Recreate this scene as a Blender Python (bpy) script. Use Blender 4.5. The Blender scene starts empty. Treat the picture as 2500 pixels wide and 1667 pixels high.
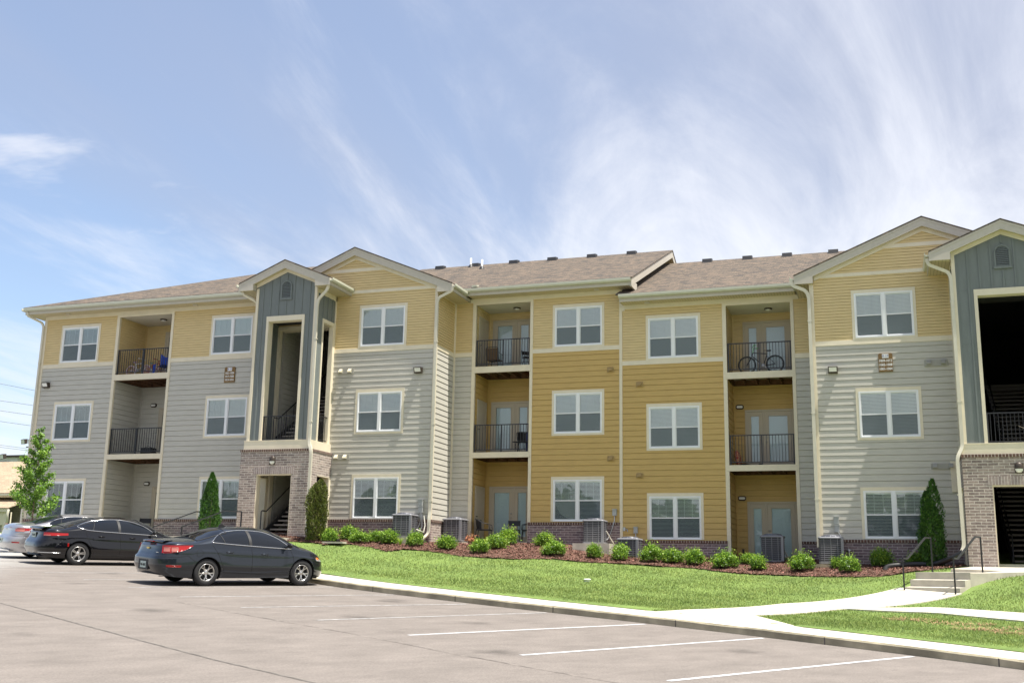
import bpy, math, random
import numpy as np
from mathutils import Vector, Matrix
sc = bpy.context.scene
COL = sc.collection
R = math.radians
# ---------------------------------------------------------------- camera
CAM = Vector((11.558, -38.696, -2.063))
yaw, pitch, roll = 0.3304, 0.2133, 0.0191
f_ = Vector((-math.sin(yaw)*math.cos(pitch), math.cos(yaw)*math.cos(pitch), math.sin(pitch)))
r_ = Vector((math.cos(yaw), math.sin(yaw), 0)); u_ = r_.cross(f_)
r2 = r_*math.cos(roll)+u_*math.sin(roll); u2 = -r_*math.sin(roll)+u_*math.cos(roll)
cam = bpy.data.objects.new('camera', bpy.data.cameras.new('camera')); COL.objects.link(cam)
cam.matrix_world = Matrix(((r2.x,u2.x,-f_.x,CAM.x),(r2.y,u2.y,-f_.y,CAM.y),(r2.z,u2.z,-f_.z,CAM.z),(0,0,0,1)))
cam.data.sensor_width = 36; cam.data.lens = 36*2670.5/2500; cam.data.clip_end = 3000; cam.data.clip_start = .1
sc.camera = cam
# ---------------------------------------------------------------- light
SUN_AZ, SUN_EL = R(10.5), R(71)     # azimuth: from +X turned towards -Y (the camera side)
sd = Vector((math.cos(SUN_EL)*math.cos(SUN_AZ), -math.cos(SUN_EL)*math.sin(SUN_AZ), math.sin(SUN_EL)))
sl = bpy.data.lights.new('sun', 'SUN'); sl.energy = 4.3; sl.angle = R(.55); sl.color = (1, .95, .86)
so = bpy.data.objects.new('sun', sl); COL.objects.link(so); so.location = (20, -20, 40)
so.rotation_euler = sd.to_track_quat('Z', 'Y').to_euler()
sc.view_settings.view_transform = 'Standard'; sc.view_settings.look = 'None'
sc.view_settings.exposure = 1.15; sc.view_settings.gamma = 1
W = bpy.data.worlds.new('World'); sc.world = W; W.use_nodes = True
def world():
    nt = W.node_tree; N = nt.nodes; L = nt.links; N.clear()
    def n(t, **k):
        x = N.new(t)
        for a, b in k.items(): setattr(x, a, b)
        return x
    def m(op, a, b=None, c=None, cl=False):
        x = n('ShaderNodeMath', operation=op, use_clamp=cl)
        for i, v in enumerate((a, b, c)):
            if v is None: continue
            if isinstance(v, (int, float)): x.inputs[i].default_value = v
            else: L.new(v, x.inputs[i])
        return x.outputs[0]
    out = n('ShaderNodeOutputWorld'); bg = n('ShaderNodeBackground'); L.new(bg.outputs[0], out.inputs[0])
    sky = n('ShaderNodeTexSky', sky_type='NISHITA', sun_disc=False, sun_elevation=SUN_EL, sun_rotation=math.pi/2+SUN_AZ)
    sky.air_density = 1.0; sky.dust_density = .6; sky.ozone_density = 1.0
    tc = n('ShaderNodeTexCoord'); sep = n('ShaderNodeSeparateXYZ'); L.new(tc.outputs['Generated'], sep.inputs[0])
    z = m('MAXIMUM', sep.outputs[2], 0.02)
    zz = m('ADD', z, 0.10)
    px = m('DIVIDE', sep.outputs[0], zz); py = m('DIVIDE', sep.outputs[1], zz)
    cv = n('ShaderNodeCombineXYZ'); L.new(px, cv.inputs[0]); L.new(py, cv.inputs[1])
    def noise(scale, det, rough, dist, rot, sx, sy, off):
        mp = n('ShaderNodeMapping'); mp.inputs['Rotation'].default_value = (0, 0, R(rot)); mp.inputs['Scale'].default_value = (sx, sy, 1)
        mp.inputs['Location'].default_value = off
        L.new(cv.outputs[0], mp.inputs[0])
        t = n('ShaderNodeTexNoise'); t.inputs['Scale'].default_value = scale; t.inputs['Detail'].default_value = det
        t.inputs['Roughness'].default_value = rough; t.inputs['Distortion'].default_value = dist
        L.new(mp.outputs[0], t.inputs[0]); return t.outputs[0]
    a = noise(.62, 6, .55, 1.0, 20, 1.0, .38, CLOUD_OFF)
    b = noise(1.5, 9, .62, .9, 28, 1.0, .30, (3.1, 7.7, 0))
    c = noise(.3, 3, .5, .2, 20, 1, .8, (5.4, 2.3, 0))
    # big soft veil + wisps, whiter toward the horizon and toward the sun side
    hz = m('POWER', m('SUBTRACT', 1.0, z, cl=True), 5.0)
    side = m('MULTIPLY', m('ADD', sep.outputs[0], .46), .90)
    e_ = noise(4.5, 9, .68, .8, 24, 1.0, .28, (9.1, 1.7, 0))
    def ramp(v, lo, hi, a0, a1):
        r = n('ShaderNodeMapRange', interpolation_type='SMOOTHSTEP'); L.new(v, r.inputs[0])
        for i, q in enumerate((lo, hi, a0, a1)): r.inputs[i+1].default_value = q
        return r.outputs[0]
    veil = ramp(m('ADD', m('ADD', m('MULTIPLY', a, 1.2), m('MULTIPLY', c, .6)), m('MULTIPLY', side, .7)), .62, 1.30, .24, .92)
    w = m('ADD', m('ADD', m('MULTIPLY', b, 1.1), m('MULTIPLY', a, .5)), m('ADD', m('MULTIPLY', hz, .55), m('MULTIPLY', side, .42)))
    w = m('ADD', w, m('MULTIPLY', e_, .32))
    wisp = ramp(w, .93, 1.42, 0, .97)
    # small crisp puffs low on the left
    d = noise(2.6, 6, .55, .2, 0, .5, .9, (1.7, 4.1, 0))
    md = n('ShaderNodeMapRange', interpolation_type='SMOOTHSTEP'); L.new(m('ADD', d, m('MULTIPLY', hz, .18)), md.inputs[0])
    md.inputs[1].default_value = .63; md.inputs[2].default_value = .76; md.inputs[4].default_value = .8
    fac = m('MAXIMUM', wisp, md.outputs[0])
    vm = n('ShaderNodeMix', data_type='RGBA'); L.new(veil, vm.inputs[0]); L.new(sky.outputs[0], vm.inputs[6]); vm.inputs[7].default_value = CLOUD_A
    mix = n('ShaderNodeMix', data_type='RGBA'); L.new(fac, mix.inputs[0]); L.new(vm.outputs[2], mix.inputs[6])
    shade = n('ShaderNodeMix', data_type='RGBA'); shade.inputs[6].default_value = CLOUD_M; shade.inputs[7].default_value = CLOUD_B
    mh = n('ShaderNodeMapRange'); L.new(m('ADD', b, m('MULTIPLY', hz, 1.6)), mh.inputs[0]); mh.inputs[1].default_value = .45; mh.inputs[2].default_value = 1.0
    L.new(mh.outputs[0], shade.inputs[0]); L.new(shade.outputs[2], mix.inputs[7])
    L.new(mix.outputs[2], bg.inputs[0]); bg.inputs[1].default_value = .10
CLOUD_OFF = (0.8, 2.3, 0); CLOUD_A = (2.3, 2.5, 3.15, 1); CLOUD_M = (3.6, 3.8, 4.4, 1); CLOUD_B = (4.5, 4.65, 5.0, 1)
world()
# ---------------------------------------------------------------- materials
M = {}
def mat(name, col, rough=.6, metal=0, var=0, vs=8, bump=0, bs=60, spec=.5, coat=0, col2=None, stretch=None, coords='Object', island=0, trans=0, dirt=0):
    m = bpy.data.materials.new(name); m.use_nodes = True; M[name] = m
    nt = m.node_tree; N = nt.nodes; L = nt.links; p = N['Principled BSDF']
    p.inputs['Base Color'].default_value = (*col, 1); p.inputs['Roughness'].default_value = rough; p.inputs['Metallic'].default_value = metal
    p.inputs['Specular IOR Level'].default_value = spec; p.inputs['Coat Weight'].default_value = coat; p.inputs['Coat Roughness'].default_value = .03
    tc = N.new('ShaderNodeTexCoord'); src = tc.outputs[coords]
    if stretch:
        mp = N.new('ShaderNodeMapping'); mp.inputs['Scale'].default_value = stretch; L.new(src, mp.inputs[0]); src = mp.outputs[0]
    cur = None
    if var or col2:
        t = N.new('ShaderNodeTexNoise'); t.inputs['Scale'].default_value = vs; t.inputs['Detail'].default_value = 5; L.new(src, t.inputs[0])
        mx = N.new('ShaderNodeMix'); mx.data_type = 'RGBA'
        c2 = col2 or tuple(min(1, c*(1-var)) for c in col)
        c1 = col if col2 else tuple(min(1, c*(1+var)) for c in col)
        mx.inputs[6].default_value = (*c1, 1); mx.inputs[7].default_value = (*c2, 1)
        r = N.new('ShaderNodeMapRange'); r.inputs[1].default_value = .36; r.inputs[2].default_value = .64; L.new(t.outputs[0], r.inputs[0]); L.new(r.outputs[0], mx.inputs[0])
        cur = mx.outputs[2]
    if dirt:
        t2 = N.new('ShaderNodeTexNoise'); t2.inputs['Scale'].default_value = .8; t2.inputs['Detail'].default_value = 7; t2.inputs['Roughness'].default_value = .65; L.new(tc.outputs[coords], t2.inputs[0])
        r2_ = N.new('ShaderNodeMapRange'); r2_.inputs[1].default_value = .3; r2_.inputs[2].default_value = .75; r2_.inputs[3].default_value = 1+dirt*.4; r2_.inputs[4].default_value = 1-dirt; L.new(t2.outputs[0], r2_.inputs[0])
        v = N.new('ShaderNodeVectorMath'); v.operation = 'SCALE'
        if cur: L.new(cur, v.inputs[0])
        else: v.inputs[0].default_value = col
        L.new(r2_.outputs[0], v.inputs['Scale']); cur = v.outputs[0]
    if island:
        g = N.new('ShaderNodeNewGeometry'); hs = N.new('ShaderNodeHueSaturation')
        mr = N.new('ShaderNodeMapRange'); L.new(g.outputs['Random Per Island'], mr.inputs[0]); mr.inputs[3].default_value = 1-island; mr.inputs[4].default_value = 1+island
        mh = N.new('ShaderNodeMapRange'); L.new(g.outputs['Random Per Island'], mh.inputs[0]); mh.inputs[3].default_value = .515; mh.inputs[4].default_value = .475
        L.new(mh.outputs[0], hs.inputs['Hue']); L.new(mr.outputs[0], hs.inputs['Value'])
        if cur: L.new(cur, hs.inputs['Color'])
        else: hs.inputs['Color'].default_value = (*col, 1)
        cur = hs.outputs[0]
    if cur: L.new(cur, p.inputs['Base Color'])
    if bump:
        t = N.new('ShaderNodeTexNoise'); t.inputs['Scale'].default_value = bs; t.inputs['Detail'].default_value = 4; L.new(src, t.inputs[0])
        b = N.new('ShaderNodeBump'); b.inputs['Strength'].default_value = bump; b.inputs['Distance'].default_value = .01
        L.new(t.outputs[0], b.inputs['Height']); L.new(b.outputs[0], p.inputs['Normal'])
    if trans:
        tr = N.new('ShaderNodeBsdfTranslucent'); ms = N.new('ShaderNodeMixShader'); ms.inputs[0].default_value = trans
        if cur: L.new(cur, tr.inputs[0])
        else: tr.inputs[0].default_value = (*col, 1)
        L.new(p.outputs[0], ms.inputs[1]); L.new(tr.outputs[0], ms.inputs[2]); L.new(ms.outputs[0], N['Material Output'].inputs[0])
    return m
def brickmat(name, c1, c2, mortar, bw, rh, ms, bump=.6, offs=.5, rough=.9, var=.25, bias=0, lite=None):
    m = bpy.data.materials.new(name); m.use_nodes = True; M[name] = m
    nt = m.node_tree; N = nt.nodes; L = nt.links; p = N['Principled BSDF']; p.inputs['Roughness'].default_value = rough
    uv = N.new('ShaderNodeUVMap'); uv.uv_map = 'UVMap'
    b = N.new('ShaderNodeTexBrick'); b.offset = offs; b.offset_frequency = 2; b.squash = 1
    L.new(uv.outputs[0], b.inputs[0]); b.inputs['Color1'].default_value = (*c1, 1); b.inputs['Color2'].default_value = (*c2, 1); b.inputs['Mortar'].default_value = (*mortar, 1)
    b.inputs['Scale'].default_value = 1; b.inputs['Mortar Size'].default_value = ms; b.inputs['Mortar Smooth'].default_value = .2; b.inputs['Bias'].default_value = bias
    b.inputs['Brick Width'].default_value = bw; b.inputs['Row Height'].default_value = rh
    t = N.new('ShaderNodeTexNoise'); t.inputs['Scale'].default_value = 14; t.inputs['Detail'].default_value = 6; t.inputs['Roughness'].default_value = .7; L.new(uv.outputs[0], t.inputs[0])
    r = N.new('ShaderNodeMapRange'); r.inputs[1].default_value = .3; r.inputs[2].default_value = .7; r.inputs[3].default_value = 1-var; r.inputs[4].default_value = 1+var; L.new(t.outputs[0], r.inputs[0])
    v = N.new('ShaderNodeVectorMath'); v.operation = 'SCALE'; L.new(b.outputs['Color'], v.inputs[0]); L.new(r.outputs[0], v.inputs['Scale']); last = v.outputs[0]
    if lite:   # whitish smears on the brick faces
        t3 = N.new('ShaderNodeTexNoise'); t3.inputs['Scale'].default_value = 5; t3.inputs['Detail'].default_value = 8; t3.inputs['Roughness'].default_value = .75
        mp = N.new('ShaderNodeMapping'); mp.inputs['Scale'].default_value = (.7, 2.2, 1); L.new(uv.outputs[0], mp.inputs[0]); L.new(mp.outputs[0], t3.inputs[0])
        r3 = N.new('ShaderNodeMapRange'); r3.inputs[1].default_value = .5; r3.inputs[2].default_value = .72; r3.inputs[4].default_value = .75; L.new(t3.outputs[0], r3.inputs[0])
        mx = N.new('ShaderNodeMix'); mx.data_type = 'RGBA'; L.new(r3.outputs[0], mx.inputs[0]); L.new(last, mx.inputs[6]); mx.inputs[7].default_value = (*lite, 1); last = mx.outputs[2]
    L.new(last, p.inputs['Base Color'])
    inv = N.new('ShaderNodeMath'); inv.operation = 'SUBTRACT'; inv.inputs[0].default_value = 1; L.new(b.outputs['Fac'], inv.inputs[1])
    ad = N.new('ShaderNodeMath'); ad.operation = 'MULTIPLY_ADD'; L.new(t.outputs[0], ad.inputs[0]); ad.inputs[1].default_value = .5; L.new(inv.outputs[0], ad.inputs[2])
    bp = N.new('ShaderNodeBump'); bp.inputs['Strength'].default_value = bump; bp.inputs['Distance'].default_value = .008; L.new(ad.outputs[0], bp.inputs['Height']); L.new(bp.outputs[0], p.inputs['Normal'])
    return m
def groovemat(name, col, pitch, gw=.1, dark=.35, axis=0, rough=.6):
    m = bpy.data.materials.new(name); m.use_nodes = True; M[name] = m
    nt = m.node_tree; N = nt.nodes; L = nt.links; p = N['Principled BSDF']; p.inputs['Roughness'].default_value = rough
    uv = N.new('ShaderNodeUVMap'); uv.uv_map = 'UVMap'; s = N.new('ShaderNodeSeparateXYZ'); L.new(uv.outputs[0], s.inputs[0])
    d = N.new('ShaderNodeMath'); d.operation = 'DIVIDE'; L.new(s.outputs[axis], d.inputs[0]); d.inputs[1].default_value = pitch
    fr = N.new('ShaderNodeMath'); fr.operation = 'FRACT'; L.new(d.outputs[0], fr.inputs[0])
    lt = N.new('ShaderNodeMath'); lt.operation = 'LESS_THAN'; L.new(fr.outputs[0], lt.inputs[0]); lt.inputs[1].default_value = gw
    mx = N.new('ShaderNodeMix'); mx.data_type = 'RGBA'; mx.inputs[6].default_value = (*col, 1); mx.inputs[7].default_value = (*[c*dark for c in col], 1); L.new(lt.outputs[0], mx.inputs[0])
    L.new(mx.outputs[2], p.inputs['Base Color']); return m
def glassmat(name, tint, refl_rough=.02, trans=.9, extra=0, bump=.0):
    m = bpy.data.materials.new(name); m.use_nodes = True; M[name] = m
    nt = m.node_tree; N = nt.nodes; L = nt.links; N.clear()
    o = N.new('ShaderNodeOutputMaterial'); g = N.new('ShaderNodeBsdfGlossy'); g.inputs['Roughness'].default_value = refl_rough
    t = N.new('ShaderNodeBsdfTransparent'); t.inputs[0].default_value = (*tint, 1); fr = N.new('ShaderNodeFresnel'); fr.inputs[0].default_value = 1.5
    a = N.new('ShaderNodeMath'); a.operation = 'ADD'; a.use_clamp = True; L.new(fr.outputs[0], a.inputs[0]); a.inputs[1].default_value = extra
    ms = N.new('ShaderNodeMixShader'); L.new(a.outputs[0], ms.inputs[0]); L.new(t.outputs[0], ms.inputs[1]); L.new(g.outputs[0], ms.inputs[2]); L.new(ms.outputs[0], o.inputs[0])
    if bump:
        tc = N.new('ShaderNodeTexCoord'); tx = N.new('ShaderNodeTexNoise'); tx.inputs['Scale'].default_value = 1.6; L.new(tc.outputs['Object'], tx.inputs[0])
        b = N.new('ShaderNodeBump'); b.inputs['Strength'].default_value = bump; b.inputs['Distance'].default_value = .02; L.new(tx.outputs[0], b.inputs['Height']); L.new(b.outputs[0], g.inputs['Normal'])
    return m
CREAM = (.72, .645, .495)
mat('siding_gray', (.50, .48, .425), .65, var=.05, vs=2.2, bump=.25, bs=30, stretch=(1, 1, 9), dirt=.06)
mat('siding_yellow', (.66, .51, .26), .65, var=.05, vs=2.2, bump=.25, bs=30, stretch=(1, 1, 9), dirt=.05)
mat('siding_ochre', (.53, .36, .125), .65, var=.05, vs=2.2, bump=.25, bs=30, stretch=(1, 1, 9), dirt=.05)
mat('board_blue', (.165, .185, .18), .65, var=.05, vs=2, bump=.2, bs=30, stretch=(4, 4, 1), dirt=.08)
mat('cream', CREAM, .55, var=.03, vs=3, dirt=.06)
mat('cream_dark', (.50, .45, .36), .6, var=.04, vs=3)
mat('fascia', (.50, .46, .39), .55, var=.03, dirt=.06)
mat('gutter', (.50, .50, .40), .35, var=.03, spec=.6)
mat('downspout', (.62, .58, .47), .4, var=.04, vs=3, spec=.6, dirt=.07)
groovemat('soffit', (.50, .43, .28), .102, .09, .3)
mat('white_vinyl', (.80, .81, .82), .35, spec=.5)
mat('blind', (.90, .91, .89), .5)
mat('screen', (.06, .07, .08), .7)
brickmat('brick', (.35, .28, .245), (.18, .14, .13), (.62, .57, .50), .295, .0865, .008, lite=(.54, .49, .44))
brickmat('brick_dark', (.235, .17, .17), (.12, .085, .098), (.50, .44, .42), .295, .0865, .008, lite=(.38, .32, .31))
brickmat('rowlock', (.14, .075, .055), (.09, .05, .04), (.40, .35, .30), .094, 3, .012, offs=0)
brickmat('soldier', (.36, .29, .26), (.23, .185, .18), (.55, .5, .45), .086, 3, .008, offs=0, lite=(.42, .37, .33))
brickmat('shingle', (.165, .122, .086), (.056, .048, .041), (.016, .015, .014), .23, .14, .004, bump=1.0, rough=.95, var=.6, lite=(.115, .10, .085), offs=.37)
mat('black_metal', (.016, .016, .018), .38, metal=0, spec=.6)
mat('joist', (.10, .045, .02), .8, var=.3)
mat('ceiling_white', (.55, .52, .45), .7)
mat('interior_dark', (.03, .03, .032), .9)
mat('deck', (.30, .27, .24), .8)
mat('door_beige', (.47, .41, .31), .5)
mat('concrete', (.50, .46, .38), .85, var=.1, vs=3, bump=.4, bs=80, dirt=.16)
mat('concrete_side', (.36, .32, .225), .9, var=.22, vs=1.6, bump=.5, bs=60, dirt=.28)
mat('chrome', (.75, .75, .75), .15, metal=1)
mat('steel', (.5, .5, .5), .4, metal=1)
mat('bronze', (.06, .045, .035), .45, metal=.3)
mat('lamp_glass', (.75, .75, .72), .2)
mat('box_gray', (.38, .39, .38), .5)
mat('beige_vent', (.60, .55, .42), .5); mat('tan_vent', (.36, .25, .10), .55)
mat('gray_vent', (.34, .33, .29), .5)
mat('sign_brown', (.20, .115, .035), .6, var=.12); mat('sign_white', (.8, .8, .78), .5); mat('sign_blue', (.12, .12, .30), .5)
mat('white_pvc', (.75, .75, .72), .4)
mat('roof_vent', (.02, .02, .022), .45)
glassmat('window_glass', (.92, .995, .97), .01, extra=.11, bump=.08)
glassmat('door_glass', (.80, .90, .92), .01, extra=.05, bump=.1)
def screenmat():
    m = bpy.data.materials.new('insect_screen'); m.use_nodes = True; M['insect_screen'] = m
    nt = m.node_tree; N = nt.nodes; L = nt.links; N.clear(); o = N.new('ShaderNodeOutputMaterial')
    d = N.new('ShaderNodeBsdfDiffuse'); d.inputs[0].default_value = (.12, .15, .17, 1); t = N.new('ShaderNodeBsdfTransparent'); ms = N.new('ShaderNodeMixShader'); ms.inputs[0].default_value = .50
    L.new(t.outputs[0], ms.inputs[1]); L.new(d.outputs[0], ms.inputs[2]); L.new(ms.outputs[0], o.inputs[0])
screenmat()
# ---------------------------------------------------------------- mesh helpers
WL = {}
def tag(o, label=None, cat=None, group=None, kind=None):
    if label: o['label'] = label
    if cat: o['category'] = cat
    if group: o['group'] = group
    if kind: o['kind'] = kind
    return o
def empty(name, loc=(0,0,0), label=None, cat=None, group=None, rz=0):
    o = bpy.data.objects.new(name, None); COL.objects.link(o); o.location = loc; o.rotation_euler = (0, 0, rz); o.empty_display_size = .2
    WL[o.name] = Vector(loc); return tag(o, label, cat, group)
class MB:
    def __init__(s): s.v = []; s.f = []; s.m = []; s.sm = []
    def face(s, pts, mi=0, smooth=False):
        b = len(s.v); s.v += [tuple(p) for p in pts]; s.f.append(tuple(range(b, b+len(pts)))); s.m.append(mi); s.sm.append(smooth)
    def grid(s, rows, mi=0, smooth=True, closeu=False, closev=False):
        b = len(s.v); nr = len(rows); nc = len(rows[0])
        for r in rows: s.v += [tuple(p) for p in r]
        for i in range(nr if closeu else nr-1):
            for j in range(nc if closev else nc-1):
                i2 = (i+1) % nr; j2 = (j+1) % nc
                s.f.append((b+i*nc+j, b+i*nc+j2, b+i2*nc+j2, b+i2*nc+j)); s.m.append(mi); s.sm.append(smooth)
    def box(s, x0, x1, y0, y1, z0, z1, mi=0):
        if x0 > x1: x0, x1 = x1, x0
        if y0 > y1: y0, y1 = y1, y0
        if z0 > z1: z0, z1 = z1, z0
        b = len(s.v); s.v += [(x0,y0,z0),(x1,y0,z0),(x1,y1,z0),(x0,y1,z0),(x0,y0,z1),(x1,y0,z1),(x1,y1,z1),(x0,y1,z1)]
        for q in ((0,3,2,1),(4,5,6,7),(0,1,5,4),(1,2,6,5),(2,3,7,6),(3,0,4,7)):
            s.f.append(tuple(b+i for i in q)); s.m.append(mi); s.sm.append(False)
        return s
    def prism(s, poly, axis, a, b_, mi=0):
        """poly of 2D points extruded along axis 'x','y','z' from a to b"""
        def P(p, t):
            return {'x': (t, p[0], p[1]), 'y': (p[0], t, p[1]), 'z': (p[0], p[1], t)}[axis]
        n = len(poly); A = [P(p, a) for p in poly]; B = [P(p, b_) for p in poly]
        s.face(A[::-1], mi); s.face(B, mi)
        for i in range(n): s.face([A[i], A[(i+1) % n], B[(i+1) % n], B[i]], mi)
        return s
    def bar(s, p, q, w, h=None, mi=0):
        p = Vector(p); q = Vector(q); h = h or w; d = (q-p).normalized(); up = Vector((0,0,1)) if abs(d.z) < .95 else Vector((0,1,0))
        a = d.cross(up).normalized()*w/2; c = a.cross(d).normalized()*h/2
        A = [p-a-c, p+a-c, p+a+c, p-a+c]; B = [x+(q-p) for x in A]
        s.face(A, mi); s.face(B[::-1], mi)
        for i in range(4): s.face([A[i], B[i], B[(i+1) % 4], A[(i+1) % 4]], mi)
        return s
    def tube(s, pts, r, n=8, mi=0, close=False, caps=True):
        pts = [Vector(p) for p in pts]; rows = []; prev = None; N_ = len(pts)
        rr = r if isinstance(r, (list, tuple)) else [r]*N_
        for i, p in enumerate(pts):
            if close: d = (pts[(i+1) % N_]-pts[i-1]).normalized()
            else: d = (pts[min(i+1, N_-1)]-pts[max(i-1, 0)]).normalized()
            if prev is None: a = d.orthogonal().normalized()
            else:
                a = (prev-d*prev.dot(d))
                a = a.normalized() if a.length > 1e-6 else d.orthogonal().normalized()
            prev = a; b = d.cross(a)
            rows.append([p+(a*math.cos(t)+b*math.sin(t))*rr[i] for t in [2*math.pi*k/n for k in range(n)]])
        s.grid(rows, mi, True, close, True)
        if caps and not close: s.face(rows[0][::-1], mi); s.face(rows[-1], mi)
        return s
    def lathe(s, prof, c=(0,0,0), axis='z', n=24, mi=0, smooth=True):
        rows = []
        for (r, h) in prof:
            row = []
            for k in range(n):
                t = 2*math.pi*k/n; a, b = r*math.cos(t), r*math.sin(t)
                row.append({'z': (c[0]+a, c[1]+b, c[2]+h), 'y': (c[0]+a, c[1]+h, c[2]+b), 'x': (c[0]+h, c[1]+a, c[2]+b)}[axis])
            rows.append(row)
        s.grid(rows, mi, smooth, False, True); return s
    def build(s, name, mats, parent=None, uvfn=None):
        if not isinstance(mats, (list, tuple)): mats = [mats]
        V = np.array(s.v, float); 
        lo = V.min(0); hi = V.max(0); org = Vector(((lo[0]+hi[0])/2, (lo[1]+hi[1])/2, lo[2]))
        pw = WL[parent.name] if parent else Vector((0,0,0))
        me = bpy.data.meshes.new(name); me.from_pydata((V-np.array(org)).tolist(), [], s.f)
        for m_ in mats: me.materials.append(M[m_] if isinstance(m_, str) else m_)
        me.polygons.foreach_set('material_index', s.m); me.polygons.foreach_set('use_smooth', s.sm)
        uv = me.uv_layers.new(name='UVMap'); U = np.zeros((len(me.loops), 2)); k = 0
        for fc in s.f:
            p = V[list(fc)]; nn = np.cross(p[1]-p[0], p[2]-p[0])
            if len(fc) > 3: nn = nn+np.cross(p[2]-p[0], p[3]-p[0])
            ax = np.abs(nn)
            l = len(fc)
            if ax[2] >= max(ax[0], ax[1])*.999: 
                U[k:k+l] = p[:, [1, 0]] if ax[0] > ax[1] else p[:, [0, 1]]
            elif ax[0] > ax[1]: U[k:k+l] = p[:, [1, 2]]
            else: U[k:k+l] = p[:, [0, 2]]
            k += l
        uv.data.foreach_set('uv', U.ravel()); me.update()
        o = bpy.data.objects.new(name, me); COL.objects.link(o)
        if parent: o.parent = parent
        o.location = org-pw; WL[o.name] = org; return o
def kids(o): return [c for c in bpy.data.objects if c.parent == o]
def copy_tree(o, parent=None):
    ch = [c for c in o.children]
    c = o.copy(); COL.objects.link(c); c.parent = parent
    for x in ch: copy_tree(x, c)
    return c
def place(o, loc, rz=0, label=None, group=None, sc_=None):
    o.location = loc; o.rotation_euler = (0, 0, rz)
    if label: o['label'] = label
    if group: o['group'] = group
    if sc_: o.scale = sc_
    return o
def textmesh(s, size, align='CENTER', bold=0):
    cu = bpy.data.curves.new('t', 'FONT'); cu.body = s; cu.size = size; cu.align_x = align; cu.align_y = 'CENTER'; cu.extrude = .001; cu.offset = bold; cu.resolution_u = 2
    o = bpy.data.objects.new('t', cu); COL.objects.link(o); dg = bpy.context.evaluated_depsgraph_get()
    me = bpy.data.meshes.new_from_object(o.evaluated_get(dg)); V = [tuple(v.co) for v in me.vertices]; F = [tuple(p.vertices) for p in me.polygons]
    bpy.data.objects.remove(o); bpy.data.curves.remove(cu); bpy.data.meshes.remove(me); return V, F
def addtext(mb, s, size, fn, mi=0, bold=0, align='CENTER'):
    V, F = textmesh(s, size, align, bold); b = len(mb.v); mb.v += [fn(*v) for v in V]
    for q in F: mb.f.append(tuple(b+i for i in q)); mb.m.append(mi); mb.sm.append(False)
# ---------------------------------------------------------------- terrain
def GL(x, y): return -2.021-0.043*x+0.038*y
KERB = [(-32,5.3),(-14,-5.2),(-9,-7.9),(-6.2,-9.5),(-3.5,-11.2),(-1.74,-12.3),(0.74,-13.4),(3.35,-14.5),(5.97,-15.45),(8.82,-16.65),(10.36,-17.35),(11.9,-18.1),(13.45,-19.0),(20,-22.7),(30,-28.3)]
CP = []
for (x, y) in KERB: CP += [(x, y, GL(x,y)+.15), (x+.6, y+1.1, GL(x+.6,y+1.1)+.16)]
CP += [(-24,-2,-.95),(-20,-2.2,-.9),(-15,-2,-.9),(-11,-3.6,-.85),(-8,-3.7,-.85),(-6,-2,-.85),(-4,-1.9,-.9),(-3,-.3,-.85),(-1,-.3,-.85),(1,-.5,-.95),(2.5,-.4,-1.15),(5,-.3,-1.25),(8,-.3,-1.35),(9.5,-2,-1.45),(12,-2,-1.5),(13.7,-3.6,-1.5),(16,-3.6,-1.5),(24,-3.4,-1.5),
(11.1,-6.3,-2.0),(11.3,-7.3,-2.22),(14.4,-7.0,-1.85),(15.5,-6.,-1.7),(13.3,-8.2,-2.3),(18,-7,-1.7),(18,-10,-2.3),(24,-10,-2.3),
(-2,-3.5,-1.2),(-6,-5,-1.3),(2,-3.5,-1.5),(6,-3.5,-1.75),(9,-4.2,-1.85),(-12,-7,-1.6)]
CPa = np.array(CP, float)
def _U(q): return np.where(q > 1e-9, q*np.log(np.maximum(q, 1e-9)), 0)
def _fit():
    n = len(CPa); X = CPa[:, :2]; q = ((X[:, None]-X[None])**2).sum(-1); K = _U(q)+.05*np.eye(n); Q = np.c_[np.ones(n), X]
    return np.linalg.solve(np.block([[K, Q], [Q.T, np.zeros((3,3))]]), np.r_[CPa[:, 2], 0, 0, 0])
_s = _fit()
def T(x, y):
    x = np.asarray(x, float); y = np.asarray(y, float)
    q = (x[..., None]-CPa[:, 0])**2+(y[..., None]-CPa[:, 1])**2
    return _U(q)@_s[:-3]+_s[-3]+_s[-2]*x+_s[-1]*y
def t_(x, y): return float(T(x, y))
def inpoly(X, Y, P):
    X = np.asarray(X); ins = np.zeros(X.shape, bool); n = len(P)
    for i in range(n):
        x1, y1 = P[i]; x2, y2 = P[(i+1) % n]
        c = ((y1 > Y) != (y2 > Y)) & (X < (x2-x1)*(Y-y1)/((y2-y1) if y2 != y1 else 1e-9)+x1); ins ^= c
    return ins
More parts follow.
